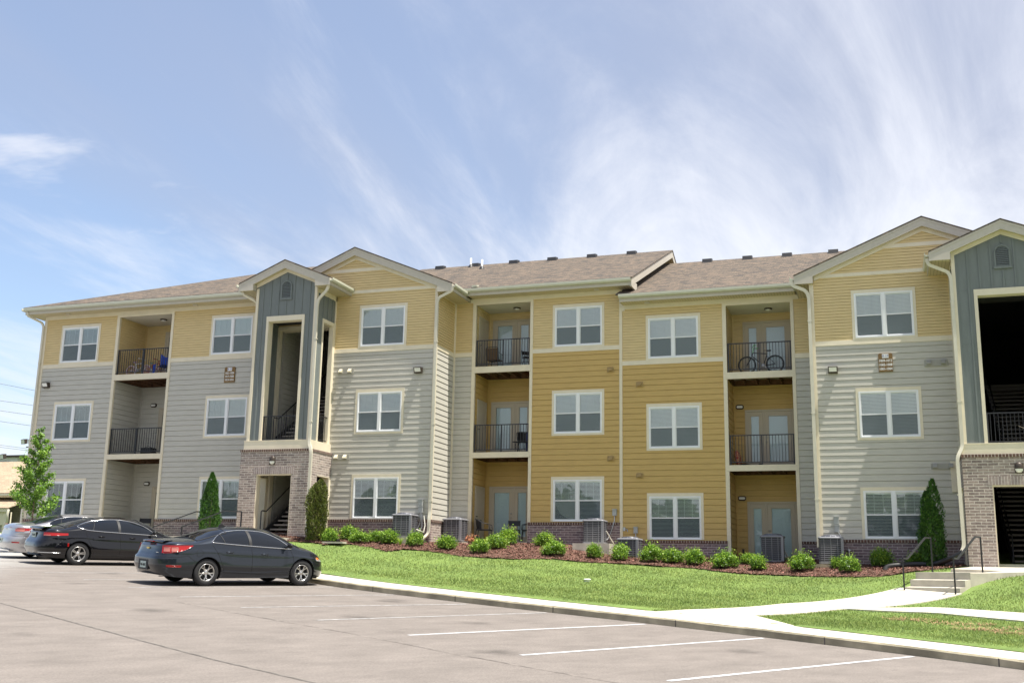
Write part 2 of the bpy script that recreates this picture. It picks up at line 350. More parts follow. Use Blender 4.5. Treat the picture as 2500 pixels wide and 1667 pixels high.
# ---------------------------------------------------------------- apartment building
DZ = -.62
B = empty('apartment_building', (0, 0, -.8), 'long three storey apartment building with yellow, grey and ochre siding and two gables', 'building')
def part(mb, name, mats, parent=None, label=None): return tag(mb.build(name, mats, parent or B), label)
def siding(mb, ax, pl, sg, u0, u1, z0, z1, ex, anchor, holes=(), lim=None, mi=0):
    """lap boards on the plane ax=pl, facing sg; every course is a tilted board with a lower lip"""
    def P(u, o, z): return (u, pl+sg*o, z) if ax == 'y' else (pl+sg*o, u, z)
    k = math.floor((z0-anchor)/ex)
    while anchor+k*ex < z1-1e-6:
        za, zb = anchor+k*ex, anchor+(k+1)*ex; k += 1
        bs = sorted({max(za, z0), min(zb, z1)} | {h for H in holes for h in H[2:4] if max(za, z0) < h < min(zb, z1)})
        for a, b in zip(bs[:-1], bs[1:]):
            if b-a < 1e-5: continue
            mid = (a+b)/2; iv = [(u0, u1)]
            for H in holes:
                if H[2] < mid < H[3]:
                    nv = []
                    for (p, q) in iv:
                        if H[1] <= p or H[0] >= q: nv.append((p, q)); continue
                        if H[0] > p: nv.append((p, H[0]))
                        if H[1] < q: nv.append((H[1], q))
                    iv = nv
            g = .017 if ex > .15 else .010
            for (p, q) in iv:
                def band(c, d, oc, od, lip):
                    pa, qa, pb, qb = p, q, p, q
                    if lim:
                        la, lb = lim(c), lim(d); pa, qa = max(p, la[0]), min(q, la[1]); pb, qb = max(p, lb[0]), min(q, lb[1])
                        if qa <= pa: return
                        if qb < pb: pb = qb = (pb+qb)/2
                    A = [P(pa, oc, c), P(qa, oc, c), P(qb, od, d), P(pb, od, d)]; Bt = [P(pa, -.012, c), P(qa, -.012, c), P(qa, oc, c), P(pa, oc, c)]
                    if (ax == 'y') != (sg < 0): A = A[::-1]; Bt = Bt[::-1]
                    mb.face(A, mi)
                    if lip: mb.face(Bt, mi)
                zs_ = zb-g; of = lambda z: .003+.015*(zb-z)/ex
                if a < zs_: band(a, min(b, zs_), of(a), of(min(b, zs_)), True)
                if b > zs_: band(max(a, zs_), b, -.012, -.012, False)
LAP, LAPN = .2057, .1007
# --- windows
def window(x, y, z, label=None, opn=0, drape=False):
    """white twin single-hung window, outer white size 1.83 x 1.505"""
    w_, h_ = 1.83, 1.505; t = MB()
    yo = y-.035; fr = .042
    t.box(x, x+w_, yo, y+.05, z, z+fr); t.box(x, x+w_, yo, y+.05, z+h_-fr, z+h_)
    t.box(x, x+fr, yo-.001, y+.05, z+fr, z+h_-fr); t.box(x+w_-fr, x+w_, yo-.001, y+.05, z+fr, z+h_-fr)
    cx = x+w_/2; t.box(cx-.052, cx+.052, yo-.002, y+.05, z+fr, z+h_-fr)
    wn = part(t, 'window', 'white_vinyl', None, label)
    s = MB(); zm = z+h_/2
    for (a, b) in ((x+fr, cx-.052), (cx+.052, x+w_-fr)):
        for (c, d, yy) in ((zm-.02, z+h_-fr, y-.018), (z+fr, zm+.02, y+.002)):
            s.box(a, b, yy, yy+.02, c, c+.04 if c > z+.1 else c+.045); s.box(a, b, yy+.001, yy+.03, d-.032, d)
            s.box(a, a+.03, yy+.001, yy+.029, c+.04, d-.032); s.box(b-.03, b, yy+.001, yy+.029, c+.04, d-.032)
        for k in (1, 2):
            mx = a+(b-a)*k/3; s.box(mx-.009, mx+.009, y+.008, y+.014, zm+.02, z+h_-fr-.03)
    tag(s.build('sash', 'white_vinyl', wn))
    g = MB()
    for (a, b) in ((x+fr+.03, cx-.082), (cx+.082, x+w_-fr-.03)):
        g.face([(a, y+.004, zm+.02), (b, y+.004, zm+.02), (b, y+.004, z+h_-fr-.03), (a, y+.004, z+h_-fr-.03)])
        g.face([(a, y+.02, z+fr+.04), (b, y+.02, z+fr+.04), (b, y+.02, zm-.01), (a, y+.02, zm-.01)])
    g.build('pane', 'window_glass', wn)
    c = MB()
    for (a, b) in ((x+fr+.03, cx-.082), (cx+.082, x+w_-fr-.03)):
        c.face([(a, y-.004, z+fr+.04), (b, y-.004, z+fr+.04), (b, y-.004, zm-.01), (a, y-.004, zm-.01)])
    c.build('insect_screen', 'insect_screen', wn)
    bl = MB(); zz = z+.06
    while zz < z+h_-.09:
        for (a, b) in ((x+fr+.008, cx-.06), (cx+.06, x+w_-fr-.008)):
            bl.face([(a, y+.026, zz), (b, y+.026, zz), (b, y+.042, zz+.0455-opn), (a, y+.042, zz+.0455-opn)])
        zz += .0455
    bl.box(x+fr, x+w_-fr, y+.03, y+.08, z+h_-.10, z+h_-.045)
    bl.build('blind', 'blind', wn)
    if drape:
        a, b = x+fr+.02, cx-.06; cu = MB(); n_ = 16
        cu.grid([[(a+(b-a)*(k/n_), y+.023+.003*math.sin(k*1.9), z+.06+(z+h_/2-z-.06)*(j/6)*(1-(1-math.exp(-3.2*k/n_))*0)+(1-j/6)*max(0, (math.exp(-3.4*k/n_)-math.exp(-3.4)))*.62) for k in range(n_+1)] for j in range(7)], 0, True)
        cu.build('curtain', 'blind', wn)
    tr = MB(); tw = .088; z0 = z-.075
    if abs(z-(-.0)) < .05 or abs(z-DZ) < .05: z0 = z
    tr.box(x-tw, x, y-.028, y+.02, z0, z+h_+.115); tr.box(x+w_, x+w_+tw, y-.028, y+.02, z0, z+h_+.115)
    tr.box(x, x+w_, y-.03, y+.02, z+h_, z+h_+.115)
    if z0 < z: tr.box(x-.0, x+w_, y-.03, y+.02, z0, z)
    tr.build('trim', 'cream', wn)
    return (x-tw, x+w_+tw, z0, z+h_+.115)
ZW = [0.0, 3.2464-.0412, 6.4928]
WIN = {}
ORD = ['ground floor', 'second floor', 'third floor']
for (nm, x, y, dz) in (('L1', -21.285, -1.8, 0), ('L2', -13.863, -1.8, 0), ('G1', -7.223, -1.8, 0), ('O1', 0, 0, 0), ('O2', 3.571, 0, DZ), ('G2', 10.862, -1.8, DZ)):
    WIN[nm] = [window(x, y, ZW[k]+dz, None, {0: .017, 1: .004, 2: 0}[k]+(.012 if nm == 'L1' else 0), nm == 'O1' and k == 0) for k in range(3)]
# --- walls: (name of wall, plane, u range, lower colour, dz, windows, balcony hole, extra holes)
def bay(plane, u0, u1, low, dz, wins, holes=(), top=8.42, cut=None):
    H = list(wins)+list(holes); R_ = [(u0, u1)] if not cut else [(u0, cut[0]), (cut[1], u1)]
    for (a, b) in R_:
        lo = MB(); siding(lo, 'y', plane, -1, a, b, -.03+dz, 6.28+dz, LAP, -.03+dz, H); part(lo, 'lower_siding', low)
        be = MB(); be.prism([(plane-.032, 6.28+dz), (plane+.02, 6.28+dz), (plane+.02, 6.45+dz), (plane-.024, 6.438+dz)], 'x', a, b); part(be, 'belt_board', 'cream')
    up = MB(); siding(up, 'y', plane, -1, u0, u1, 6.44+dz, top+dz, LAPN, 6.44+dz, H); part(up, 'upper_siding', 'siding_yellow')
def backing(x0, x1, y, z0, z1, holes):
    m = MB(); xs = sorted({x0, x1}|{h[0] for h in holes}|{h[1] for h in holes}); zs = sorted({z0, z1}|{h[2] for h in holes}|{h[3] for h in holes})
    for a, b in zip(xs[:-1], xs[1:]):
        for c, d in zip(zs[:-1], zs[1:]):
            if not any(h[0]-1e-6 <= a and b <= h[1]+1e-6 and h[2]-1e-6 <= c and d <= h[3]+1e-6 for h in holes): m.box(a, b, y, y+.1, c, d)
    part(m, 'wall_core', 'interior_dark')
def brickwall(x0, x1, y, z0, z1, mt='brick_dark', cap=True, cx0=None, cx1=None):
    m = MB(); m.box(x0, x1, y-.055, y+.02, z0, z1-.083); o = part(m, 'brick_base', mt)
    c = MB(); c.box(x0 if cx0 is None else cx0, x1 if cx1 is None else cx1, y-.085, y+.02, z1-.083, z1); part(c, 'brick_cap', 'rowlock')
def brickside(x, sg, y0, y1, z0, z1, mt='brick_dark'):
    m = MB(); m.box(x, x+sg*.055, y0, y1, z0, z1-.083); part(m, 'brick_base', mt)
    c = MB(); c.box(x, x+sg*.085, y0-.0, y1, z1-.083, z1); part(c, 'brick_cap', 'rowlock')
BL, BM, BR = (-18.57, -15.75), (-3.32, -.87), (6.28, 8.78)   # outer edges of the balcony trims
zT = 8.31
hL = (BL[0]+.02, BL[1]-.02, -2, zT+.08); hM = (BM[0]+.02, BM[1]-.02, -2, zT+.08); hR = (BR[0]+.02, BR[1]-.02, -3, zT+.08+DZ)
bwayL = (-10.86, -8.45, -2, 7.45)
bwayR = (14.2, 16.5, -3, 7.45)
bay(-1.8, -22.27, BL[0]+.02, 'siding_gray', 0, WIN['L1'])
bay(-1.8, BL[1]-.02, -11.0, 'siding_gray', 0, WIN['L2'])
bay(-1.8, -11.0, -4.14, 'siding_gray', 0, WIN['G1'], [bwayL], top=8.60, cut=(-10.9, -8.45))
bay(0, -4.06, BM[0]+.02, 'siding_gray', 0, [])
bay(0, BM[1]-.02, 2.5, 'siding_ochre', 0, WIN['O1'])
bay(0, 2.60, BR[0]+.02, 'siding_ochre', DZ, WIN['O2'])
bay(0, BR[1]-.02, 9.46, 'siding_gray', DZ, [])
bay(-1.8, 9.52, 20.0, 'siding_gray', DZ, WIN['G2'], [bwayR], top=8.60, cut=(14.2, 16.5))
W_ = lambda k: [(w[0]+.088, w[1]-.088, w[2]+(.075 if i else 0), w[3]-.115) for i, w in enumerate(WIN[k])]
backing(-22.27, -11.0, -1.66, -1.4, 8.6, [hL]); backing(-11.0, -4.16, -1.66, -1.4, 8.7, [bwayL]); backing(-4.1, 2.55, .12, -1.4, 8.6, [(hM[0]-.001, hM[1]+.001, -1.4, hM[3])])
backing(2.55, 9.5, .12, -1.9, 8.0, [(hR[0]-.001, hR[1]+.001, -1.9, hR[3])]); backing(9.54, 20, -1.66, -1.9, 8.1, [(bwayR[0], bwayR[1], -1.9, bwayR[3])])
# returns of the projecting gable bays and the left end wall
m = MB(); siding(m, 'x', -4.1, 1, -1.72, 0, -.03, 6.28, LAP, -.03); part(m, 'lower_siding', 'siding_gray')
m = MB(); siding(m, 'x', -4.1, 1, -1.72, 0, 6.44, 8.42, LAPN, 6.44); part(m, 'upper_siding', 'siding_yellow')
m = MB(); m.box(-4.12, -4.07, -1.72, 0, 6.28, 6.44); part(m, 'belt_board', 'cream')
m = MB(); m.box(-4.3, -4.101, -1.66, .2, -1.4, 8.7); m.box(9.5, 9.6, -1.7, .2, -1.9, 8.0); m.box(-22.26, -22.1, -1.66, 12, -1.4, 8.6); m.box(-22.2, 20, 11.8, 12, -1.9, 8.5); m.box(19.8, 20, -1.6, 12, -1.9, 8); part(m, 'wall_core', 'interior_dark')
m = MB(); siding(m, 'x', 9.5, -1, -1.72, 0, -.65, 8.0+DZ, LAP, -.65); part(m, 'lower_siding', 'siding_gray')
m = MB(); siding(m, 'x', -22.27, -1, -1.8, 12, -.03, 6.28, LAP, -.03); part(m, 'lower_siding', 'siding_gray')
m = MB(); siding(m, 'x', -22.27, -1, -1.8, 12, 6.44, 8.42, LAPN, 6.44); part(m, 'upper_siding', 'siding_yellow')
# brick plinths
brickwall(-15.87, -11.05, -1.8, -1.3, -.03); brickwall(-22.3, -18.6, -1.8, -1.3, -.03); brickwall(-8.3, -4.04, -1.8, -1.3, -.03)
brickside(-4.1, 1, -1.88, 0, -1.3, -.03, 'brick'); brickwall(-4.0, -3.32, 0, -1.3, -.03); brickwall(-.96, 2.5, 0, -1.5, -.03)
brickwall(2.64, 6.3, 0, -1.9, -.65); brickwall(8.78, 9.45, 0, -1.9, -.65); brickwall(9.44, 13.8, -1.8, -2.0, -.65)
# corner boards, seam board, frieze
m = MB()
m.box(-22.31, -22.18, -1.832, -1.78, -.03, 8.4); part(m, 'corner_board', 'cream')
m = MB(); m.box(-4.18, -4.07, -1.832, -1.78, -.03, 8.6); m.box(-4.10, -4.068, -1.78, -1.70, -.03, 8.6); part(m, 'corner_board', 'cream')
m = MB(); m.box(-4.1, -4.02, -.03, .01, -.03, 8.42); part(m, 'corner_board', 'cream')
m = MB(); m.box(2.49, 2.60, -.036, .02, -.66, 8.42); part(m, 'corner_board', 'cream')
m = MB(); m.box(9.44, 9.58, -1.832, -1.78, -.65, 8.6+DZ); part(m, 'corner_board', 'cream')
m = MB(); m.box(-22.3, -11.1, -1.834, -1.76, 8.40, 8.56); part(m, 'frieze_board', 'cream')
m = MB(); m.box(-4.06, 2.59, -.034, .04, 8.40, 8.56); m.box(-4.1, -4.066, -1.8, 0, 8.40, 8.56); part(m, 'frieze_board', 'cream')
m = MB(); m.box(2.60, 9.46, -.034, .04, 8.40+DZ, 8.56+DZ); m.box(2.50, 2.70, -.042, .03, 7.72, 7.94); part(m, 'frieze_board', 'cream')
# --- balconies
def railing(x0, x1, y, zb, zt, mid=True, lab=None, par=None):
    m = MB(); m.box(x0, x1, y-.022, y+.022, zt-.035, zt); m.box(x0, x1, y-.016, y+.016, zb, zb+.03)
    posts = [x0+.03, x1-.03]+([(x0+x1)/2] if mid else [])
    for p in posts: m.box(p-.022, p+.022, y-.021, y+.021, zb-.09, zt-.035)
    n = round((x1-x0)/.108)
    for k in range(1, n):
        x = x0+(x1-x0)*k/n
        if min(abs(x-p) for p in posts) > .04: m.box(x-.009, x+.009, y-.009, y+.009, zb+.03, zt-.035)
    return part(m, 'railing', 'black_metal', par, lab)
def leaf(m, g, x0, x1, y, z0, z1, st=.13, bot=.22):
    m.box(x0, x0+st, y-.045, y, z0, z1); m.box(x1-st, x1, y-.045, y, z0, z1); m.box(x0+st, x1-st, y-.045, y, z1-.15, z1); m.box(x0+st, x1-st, y-.045, y, z0, z0+bot)
    a, b, c, d = x0+st, x1-st, z0+bot, z1-.15
    for q in ((a-.02, a+.012, c-.02, d+.02), (b-.012, b+.02, c-.02, d+.02), (a, b, c-.02, c+.012), (a, b, d-.012, d+.02)): m.box(q[0], q[1], y-.058, y-.04, q[2], q[3])
    g.append((a, b, c, d))
def balcony(xi0, xi1, yf, depth, dz, low, doors, storage=False, sconce=None):
    yb = yf+depth
    fl = [(-.74, 2.36), (2.57, 5.62), (5.86, zT)]
    for k, (z0, z1) in enumerate(fl):
        z0 += dz; z1 += dz; top = k == 2
        sm_ = 'siding_yellow' if top else low; ex = LAPN if top else LAP; an = 6.44+dz if top else -.03+dz
        m = MB(); siding(m, 'x', xi0, 1, yf+.06, yb, z0, z1, ex, an, [] if not storage else [(yf+.28, yf+1.34, z0-1, z0+2.1)]); siding(m, 'x', xi1, -1, yf+.06, yb, z0, z1, ex, an); siding(m, 'y', yb, -1, xi0, xi1, z0, z1, ex, an, [(doors[0]-.04, doors[1]+.04, z0-1, z0+2.1)])
        m.face([(xi0-.01, yf, z0), (xi0-.01, yb, z0), (xi0-.01, yb, z1), (xi0-.01, yf, z1)]); m.face([(xi1+.01, yf, z0), (xi1+.01, yb, z0), (xi1+.01, yb, z1), (xi1+.01, yf, z1)]); m.face([(xi0, yb+.01, z0), (xi1, yb+.01, z0), (xi1, yb+.01, z1), (xi0, yb+.01, z1)])
        part(m, 'recess_siding', sm_)
        m = MB(); m.box(xi0, xi0+.07, yb-.03, yb-.015, z0, z1); m.box(xi0+.014, xi0+.03, yb-.1, yb-.03, z0, z1); part(m, 'corner_trim', 'cream_dark' if k == 9 else sm_)
        # french doors
        m = MB(); g = []; d0, d1, dm = doors; zt = z0+2.08; yy = yb-.01
        m.box(d0-.04, d0+.03, yy-.05, yy, z0, zt+.07); m.box(d1-.03, d1+.04, yy-.05, yy, z0, zt+.07); m.box(d0+.03, d1-.03, yy-.05, yy, zt, zt+.07); m.box(dm-.03, dm+.03, yy-.052, yy, z0, zt)
        dr = part(m, 'french_door', 'door_beige')
        for (a, b) in ((d0+.035, dm-.035), (dm+.035, d1-.035)):
            m = MB(); leaf(m, g, a, b, yy-.005, z0+.01, zt-.01); m.build('door_leaf', 'door_beige', dr)
        m = MB(); bl = MB()
        for (a, b, c, d) in g:
            m.face([(a, yy-.035, c), (b, yy-.035, c), (b, yy-.035, d), (a, yy-.035, d)])
            z = c+.01
            while z < d-.01: bl.face([(a+.01, yy-.022, z), (b-.01, yy-.022, z), (b-.01, yy-.008, z+.032), (a+.01, yy-.008, z+.032)]); z += .034
        m.build('glass', 'door_glass', dr); bl.build('blind', 'blind', dr)
        m = MB(); hx = dm-.09 if dm-d0 > d1-dm else dm+.09
        m.lathe([(0, -.03), (.028, -.03), (.028, 0)], (hx, yy-.06, z0+1.12), 'y', 12); m.lathe([(0, -.06), (.02, -.05), (.022, -.03), (.01, -.02), (.01, 0)], (hx, yy-.055, z0+.96), 'y', 12); m.build('door_handle', 'steel', dr)
        if storage:
            m = MB(); a, b = yf+.30, yf+1.32; X = xi0
            m.box(X, X+.03, a, a+.07, z0, z0+2.1); m.box(X, X+.03, b-.07, b, z0, z0+2.1); m.box(X, X+.03, a+.07, b-.07, z0+2.03, z0+2.1); m.box(X, X+.012, a+.07, b-.07, z0, z0+2.03)
            for (c, d) in ((z0+.18, z0+.92), (z0+1.05, z0+1.9)):
                for (p, q, r, s) in ((a+.2, a+.215, c, d), (b-.215, b-.2, c, d), (a+.2, b-.2, c, c+.015), (a+.2, b-.2, d-.015, d)): m.box(X, X+.019, p, q, r, s)
            sd_ = part(m, 'storage_door', 'door_beige'); m = MB(); m.lathe([(0, .07), (.022, .06), (.022, .04), (.01, .03), (.01, 0)], (X+.012, a+.14, z0+.95), 'x', 12); m.build('door_handle', 'bronze', sd_)
            m = MB(); [m.box(X+.03, X+.037, b-.09, b-.06, z0+h, z0+h+.1) for h in (.3, 1.0, 1.75)]; m.build('hinge', 'steel', sd_)
        if top:
            m = MB(); m.box(xi0, xi1, yf+.03, yb, z1, z1+.03); part(m, 'balcony_ceiling', 'ceiling_white')
            m = MB(); m.lathe([(.14, 0), (.15, -.02), (.13, -.05), (0, -.075)], ((xi0+xi1)/2+.3, yf+.75, z1), 'z', 20); lt = part(m, 'ceiling_light', 'bronze'); m = MB(); m.lathe([(.11, -.052), (.08, -.08), (0, -.09)], ((xi0+xi1)/2+.3, yf+.75, z1), 'z', 20); m.build('lamp_glass', 'lamp_glass', lt)
        elif sconce is not None:
            zc = z0+2.27 if True else 0
            m = MB(); N_ = 20
            def ov(rx, rz, y): return [(sconce+(.07 if abs(math.cos(t)) > 1e-9 else 0)*np.sign(math.cos(t))+rx*math.cos(t), y, zc+rz*math.sin(t)) for t in [2*math.pi*k_/N_+.01 for k_ in range(N_)]]
            m.grid([ov(.075, .085, yb-.02), ov(.075, .085, yb-.06), ov(.06, .07, yb-.075)], 0, True, False, True); m.face(ov(.06, .07, yb-.074)); sc_ = part(m, 'wall_light', 'bronze')
            m = MB(); m.grid([ov(.04, .045, yb-.076), ov(.035, .04, yb-.085)], 0, True, False, True); m.face(ov(.035, .04, yb-.085)); m.build('lamp_glass', 'lamp_glass', sc_)
        if k:   # deck with fascia and joists under it
            zs0, zs1 = (2.36, 2.57) if k == 1 else (5.62, 5.86); zs0 += dz; zs1 += dz
            m = MB(); m.box(xi0-.06, xi1+.06, yf-.045, yf+.02, zs0, zs1); m.box(xi0-.06, xi1+.06, yf-.052, yf-.04, zs0-.0, zs0+.0+.012); part(m, 'balcony_fascia', 'cream')
            m = MB(); m.box(xi0, xi1, yf+.02, yb, zs1-.04, zs1-.005); part(m, 'balcony_deck', 'deck')
            m = MB(); n = 5
            for j in range(n+1):
                x = xi0+.04+(xi1-xi0-.08)*j/n; m.box(x-.02, x+.02, yf+.03, yb, zs0+.02, zs1-.041)
            m.box(xi0, xi1, yb-.05, yb-.012, zs0+.015, zs1-.042); part(m, 'joists', 'joist')
            railing(xi0+.02, xi1-.01, yf+.04, zs1+.09, zs1+1.06)
        else:
            m = MB(); m.box(xi0-.1, xi1+.1, yf-.05, yb, z0-.3, z0); part(m, 'patio_slab', 'concrete')
    m = MB()
    z0 = -.74+dz if yf == 0 else -.9
    for (a, b) in ((xi0-.135, xi0), (xi1, xi1+.115)): m.box(a, b, yf-.036, yf+.07, z0, zT+dz)
    m.box(xi0-.135, xi1+.115, yf-.038, yf+.07, zT+dz, 8.41+dz); part(m, 'balcony_surround', 'cream')
balcony(-18.43, -15.87, -1.8, 1.8, 0, 'siding_gray', (-17.40, -15.9, -16.4), sconce=-17.74)
balcony(-3.19, -.98, 0, 1.5, 0, 'siding_ochre', (-2.98, -1.34, -2.02), storage=True)
balcony(6.41, 8.66, 0, 1.5, DZ, 'siding_ochre', (6.86, 8.50, 7.49), sconce=6.64)
# --- eaves: soffit, fascia, gutter
def gutterprof(o): return [(0, 0), (-.09, 0), (-.125, .05), (-.125, .13), (-.115, .135), (-.105, .06), (0, .03)]
def eave(x0, x1, yw, dz, end0=True, end1=True):
    ye = yw-.58
    m = MB(); m.box(x0, x1, ye, yw+.03, 8.555+dz, 8.575+dz); part(m, 'soffit', 'soffit')
    m = MB(); m.box(x0, x1, ye-.022, ye, 8.545+dz, 8.80+dz); part(m, 'fascia', 'fascia')
    m = MB(); m.prism([(ye-.022+p[0], 8.68+dz+p[1]) for p in gutterprof(0)], 'x', x0-.01, x1+.01); part(m, 'gutter', 'gutter')
eave(-22.88, -11.45, -1.8, 0); eave(-3.52, 3.06, 0, 0); eave(2.62, 9.48, 0, DZ)
m = MB(); m.box(-22.88, -22.2, -2.38, 12, 8.5551, 8.5749); part(m, 'soffit', 'soffit')
m = MB(); m.box(-22.90, -22.88, -2.38, 12, 8.545, 8.8); part(m, 'fascia', 'fascia')
m = MB(); m.prism([(-22.9+p[0], 8.68+p[1]) for p in gutterprof(0)], 'y', -2.5, 12); part(m, 'gutter', 'gutter')
# --- roofs
SL = 5/12
def slab(mb, pts, th=.05):
    """roof plane polygon with thickness"""
    mb.face(pts); low = [(p[0], p[1], p[2]-th) for p in pts]; mb.face(low[::-1]); n = len(pts)
    for i in range(n): mb.face([pts[i], low[i], low[(i+1) % n], pts[(i+1) % n]])
m = MB(); slab(m, [(-9, -.68, 8.835), (3.12, -.68, 8.835), (3.12, 7.7, 12.33), (-9, 7.7, 12.33)]); slab(m, [(3.12, 16, 8.87), (-9, 16, 8.87), (-9, 7.7, 12.33), (3.12, 7.7, 12.33)]); part(m, 'roof', 'shingle')
m = MB(); slab(m, [(2.50, -.68, 8.835+DZ), (14, -.68, 8.835+DZ), (14, 7.7, 12.33+DZ), (2.50, 7.7, 12.33+DZ)]); slab(m, [(24, 16, 8.87+DZ), (2.5, 16, 8.87+DZ), (2.5, 7.7, 12.33+DZ), (24, 7.7, 12.33+DZ)])
slab(m, [(14, -.68, 8.834+DZ), (24, -.68, 8.834+DZ), (24, 7.7, 12.329+DZ), (14, 7.7, 12.329+DZ)]); part(m, 'roof', 'shingle')
hx, hy, hz = -22.96+8.3, -2.46+8.3, 8.85+8.3*SL
m = MB(); slab(m, [(-22.96, -2.46, 8.85), (-11.4, -2.46, 8.85), (-11.4, -1.6, 8.85+.86*SL), (-9.5, -1.6, 8.85+.86*SL), (-12.3, hy, hz), (hx, hy, hz)]); slab(m, [(-22.96, 14.14, 8.85), (-22.96, -2.46, 8.85), (hx, hy, hz)]); slab(m, [(-7.6, 14.14, 8.85), (-22.96, 14.14, 8.85), (hx, hy, hz), (-12.3, hy, hz)]); part(m, 'roof', 'shingle')
def rakeboard(mb, A, Bp, h, t, nrm):
    """board hanging below the line A-B, thickness t along nrm"""
    A = Vector(A); Bp = Vector(Bp); n = Vector(nrm)*t; d = Vector((0, 0, -h))
    q = [A, Bp, Bp+d, A+d]; q2 = [p+n for p in q]
    mb.face(q); mb.face(q2[::-1])
    for i in range(4): mb.face([q[i], q2[i], q2[(i+1) % 4], q[(i+1) % 4]])
m = MB(); rakeboard(m, (3.10, -.66, 8.80), (3.10, 7.7, 12.28), .30, -.03, (1, 0, 0)); rakeboard(m, (3.10, 7.7, 12.28), (3.10, 16, 8.82), .30, -.03, (1, 0, 0))
m.box(3.02, 3.095, -.60, .3, 8.50, 8.80)
rk = part(m, 'rake_fascia', 'fascia')
m = MB(); slab(m, [(2.55, -.60, 8.56), (3.07, -.60, 8.56), (3.07, 7.7, 12.02), (2.55, 7.7, 12.02)], .02); slab(m, [(2.55, 7.7, 12.02), (3.07, 7.7, 12.02), (3.07, 16, 8.55), (2.55, 16, 8.55)], .02); part(m, 'soffit', 'soffit')
m = MB(); m.face([(2.56, 0, 7.9), (2.56, 15, 7.9), (2.56, 7.7, 12.03), (2.56, 0, 8.6)]); m.box(2.54, 2.60, -.02, .3, 7.9, 8.42); part(m, 'gable_wall', 'cream')
# ridge vents and pipes
def rzl(y, dz): return 8.835+dz+(y+.68)*SL
for (x, dz) in ((-7.88, 0), (-6.12, 0), (-4.2, 0), (-2.35, 0), (-.49, 0), (1.34, 0), (4.69, DZ), (6.41, DZ), (8.07, DZ), (9.96, DZ)):
    y = 7.35; z = rzl(y, dz); m = MB(); 
    m.prism([(y-.22, z-.1), (y+.2, z-.02), (y+.2, z+.17), (y-.16, z+.10)], 'x', x-.2, x+.2); m.prism([(y-.25, z-.12), (y+.2, z+.05), (y+.2, z+.07), (y-.25, z-.09)], 'x', x-.25, x+.25); part(m, 'roof_vent', 'roof_vent')
for (x, y) in ((-6.25, 7.1), (-5.28, 6.0)):
    z = rzl(y, 0); m = MB(); m.lathe([(.045, -.1), (.045, .42), (.035, .42), (.035, .2)], (x, y, z), 'z', 14); pv = part(m, 'vent_pipe', 'white_pvc'); m = MB(); m.lathe([(.14, -.06), (.12, .02), (.05, .12), (.047, .12)], (x, y, z), 'z', 14); m.build('flashing', 'roof_vent', pv)
# --- gables over the projecting bays
def gable(cx, half, yw, over, zr, zc, dz, depth, wallmat=None, box_w=.6, left=True, right=True, fr=.16, bands=True, sof=True):
    """cx centre, half half-width at eave tip, zr ridge z, zc z of wall top at its corners"""
    yf = yw-over; zt = zr-half*SL
    m = MB()
    L_ = [(cx-half, yf-.02, zt), (cx, yf-.02, zr), (cx, depth, zr), (cx-half, depth, zt)]; R_ = [(cx, yf-.02, zr), (cx+half, yf-.02, zt), (cx+half, depth, zt), (cx, depth, zr)]
    slab(m, L_[::-1] if False else L_); slab(m, R_); part(m, 'roof', 'shingle')
    m = MB(); h = .29
    for sg in (-1, 1):
        rakeboard(m, (cx, yf, zr-.05), (cx+sg*half, yf, zt-.05), h, .03, (0, 1, 0))
        rakeboard(m, (cx, yf-.012, zr-.05), (cx+sg*half, yf-.012, zt-.05), .07, .012, (0, 1, 0))
        # boxed return at the eave
        a, b = cx+sg*half, cx+sg*(half-box_w); zb = zt-.05-h+.02
        m.face([(a, yf-.003, zt-.1), (a, yf-.003, zb), (b, yf-.003, zb), (b, yf-.003, zb+box_w*SL*.98)]); m.face([(b, yf, zb), (b, yw, zb), (b, yw, zb+box_w*SL), (b, yf, zb+box_w*SL)])
        m.box(min(a, a-sg*.02), max(a, a-sg*.02), yf+.03, depth, zb, zt-.05)
    part(m, 'rake_fascia', 'fascia')
    m = MB()
    for sg in (-1, 1):
        a, b = cx+sg*half, cx+sg*(half-box_w); zb = zt-.05-h+.02
        m.box(min(a, b), max(a, b), yf+.0, depth, zb+.004, zb+.02)
        slab(m, [(cx, yf+.03, zr-.05-h+.05), (b, yf+.03, zr-.05-h+.05-(half-box_w)*SL), (b, yw+.03, zr-.05-h+.05-(half-box_w)*SL), (cx, yw+.03, zr-.05-h+.05)], .02)
    part(m, 'soffit', 'soffit')
    # rake frieze on the wall
    m = MB()
    zf = zr-.05-h+.03
    for sg in (-1, 1): rakeboard(m, (cx, yw-.041, zf), (cx+sg*(half-box_w-.02), yw-.041, zf-(half-box_w-.02)*SL), fr, .03, (0, 1, 0))
    part(m, 'frieze_board', 'cream')
    for sg in ((-1,) if left else ())+((1,) if right else ()):
        m = MB(); a = cx+sg*(half); m.prism([(a-sg*p[0], zt-.17+p[1]) for p in gutterprof(0)], 'y', yf+.01, depth if sg else depth); part(m, 'gutter', 'gutter')
    return zf
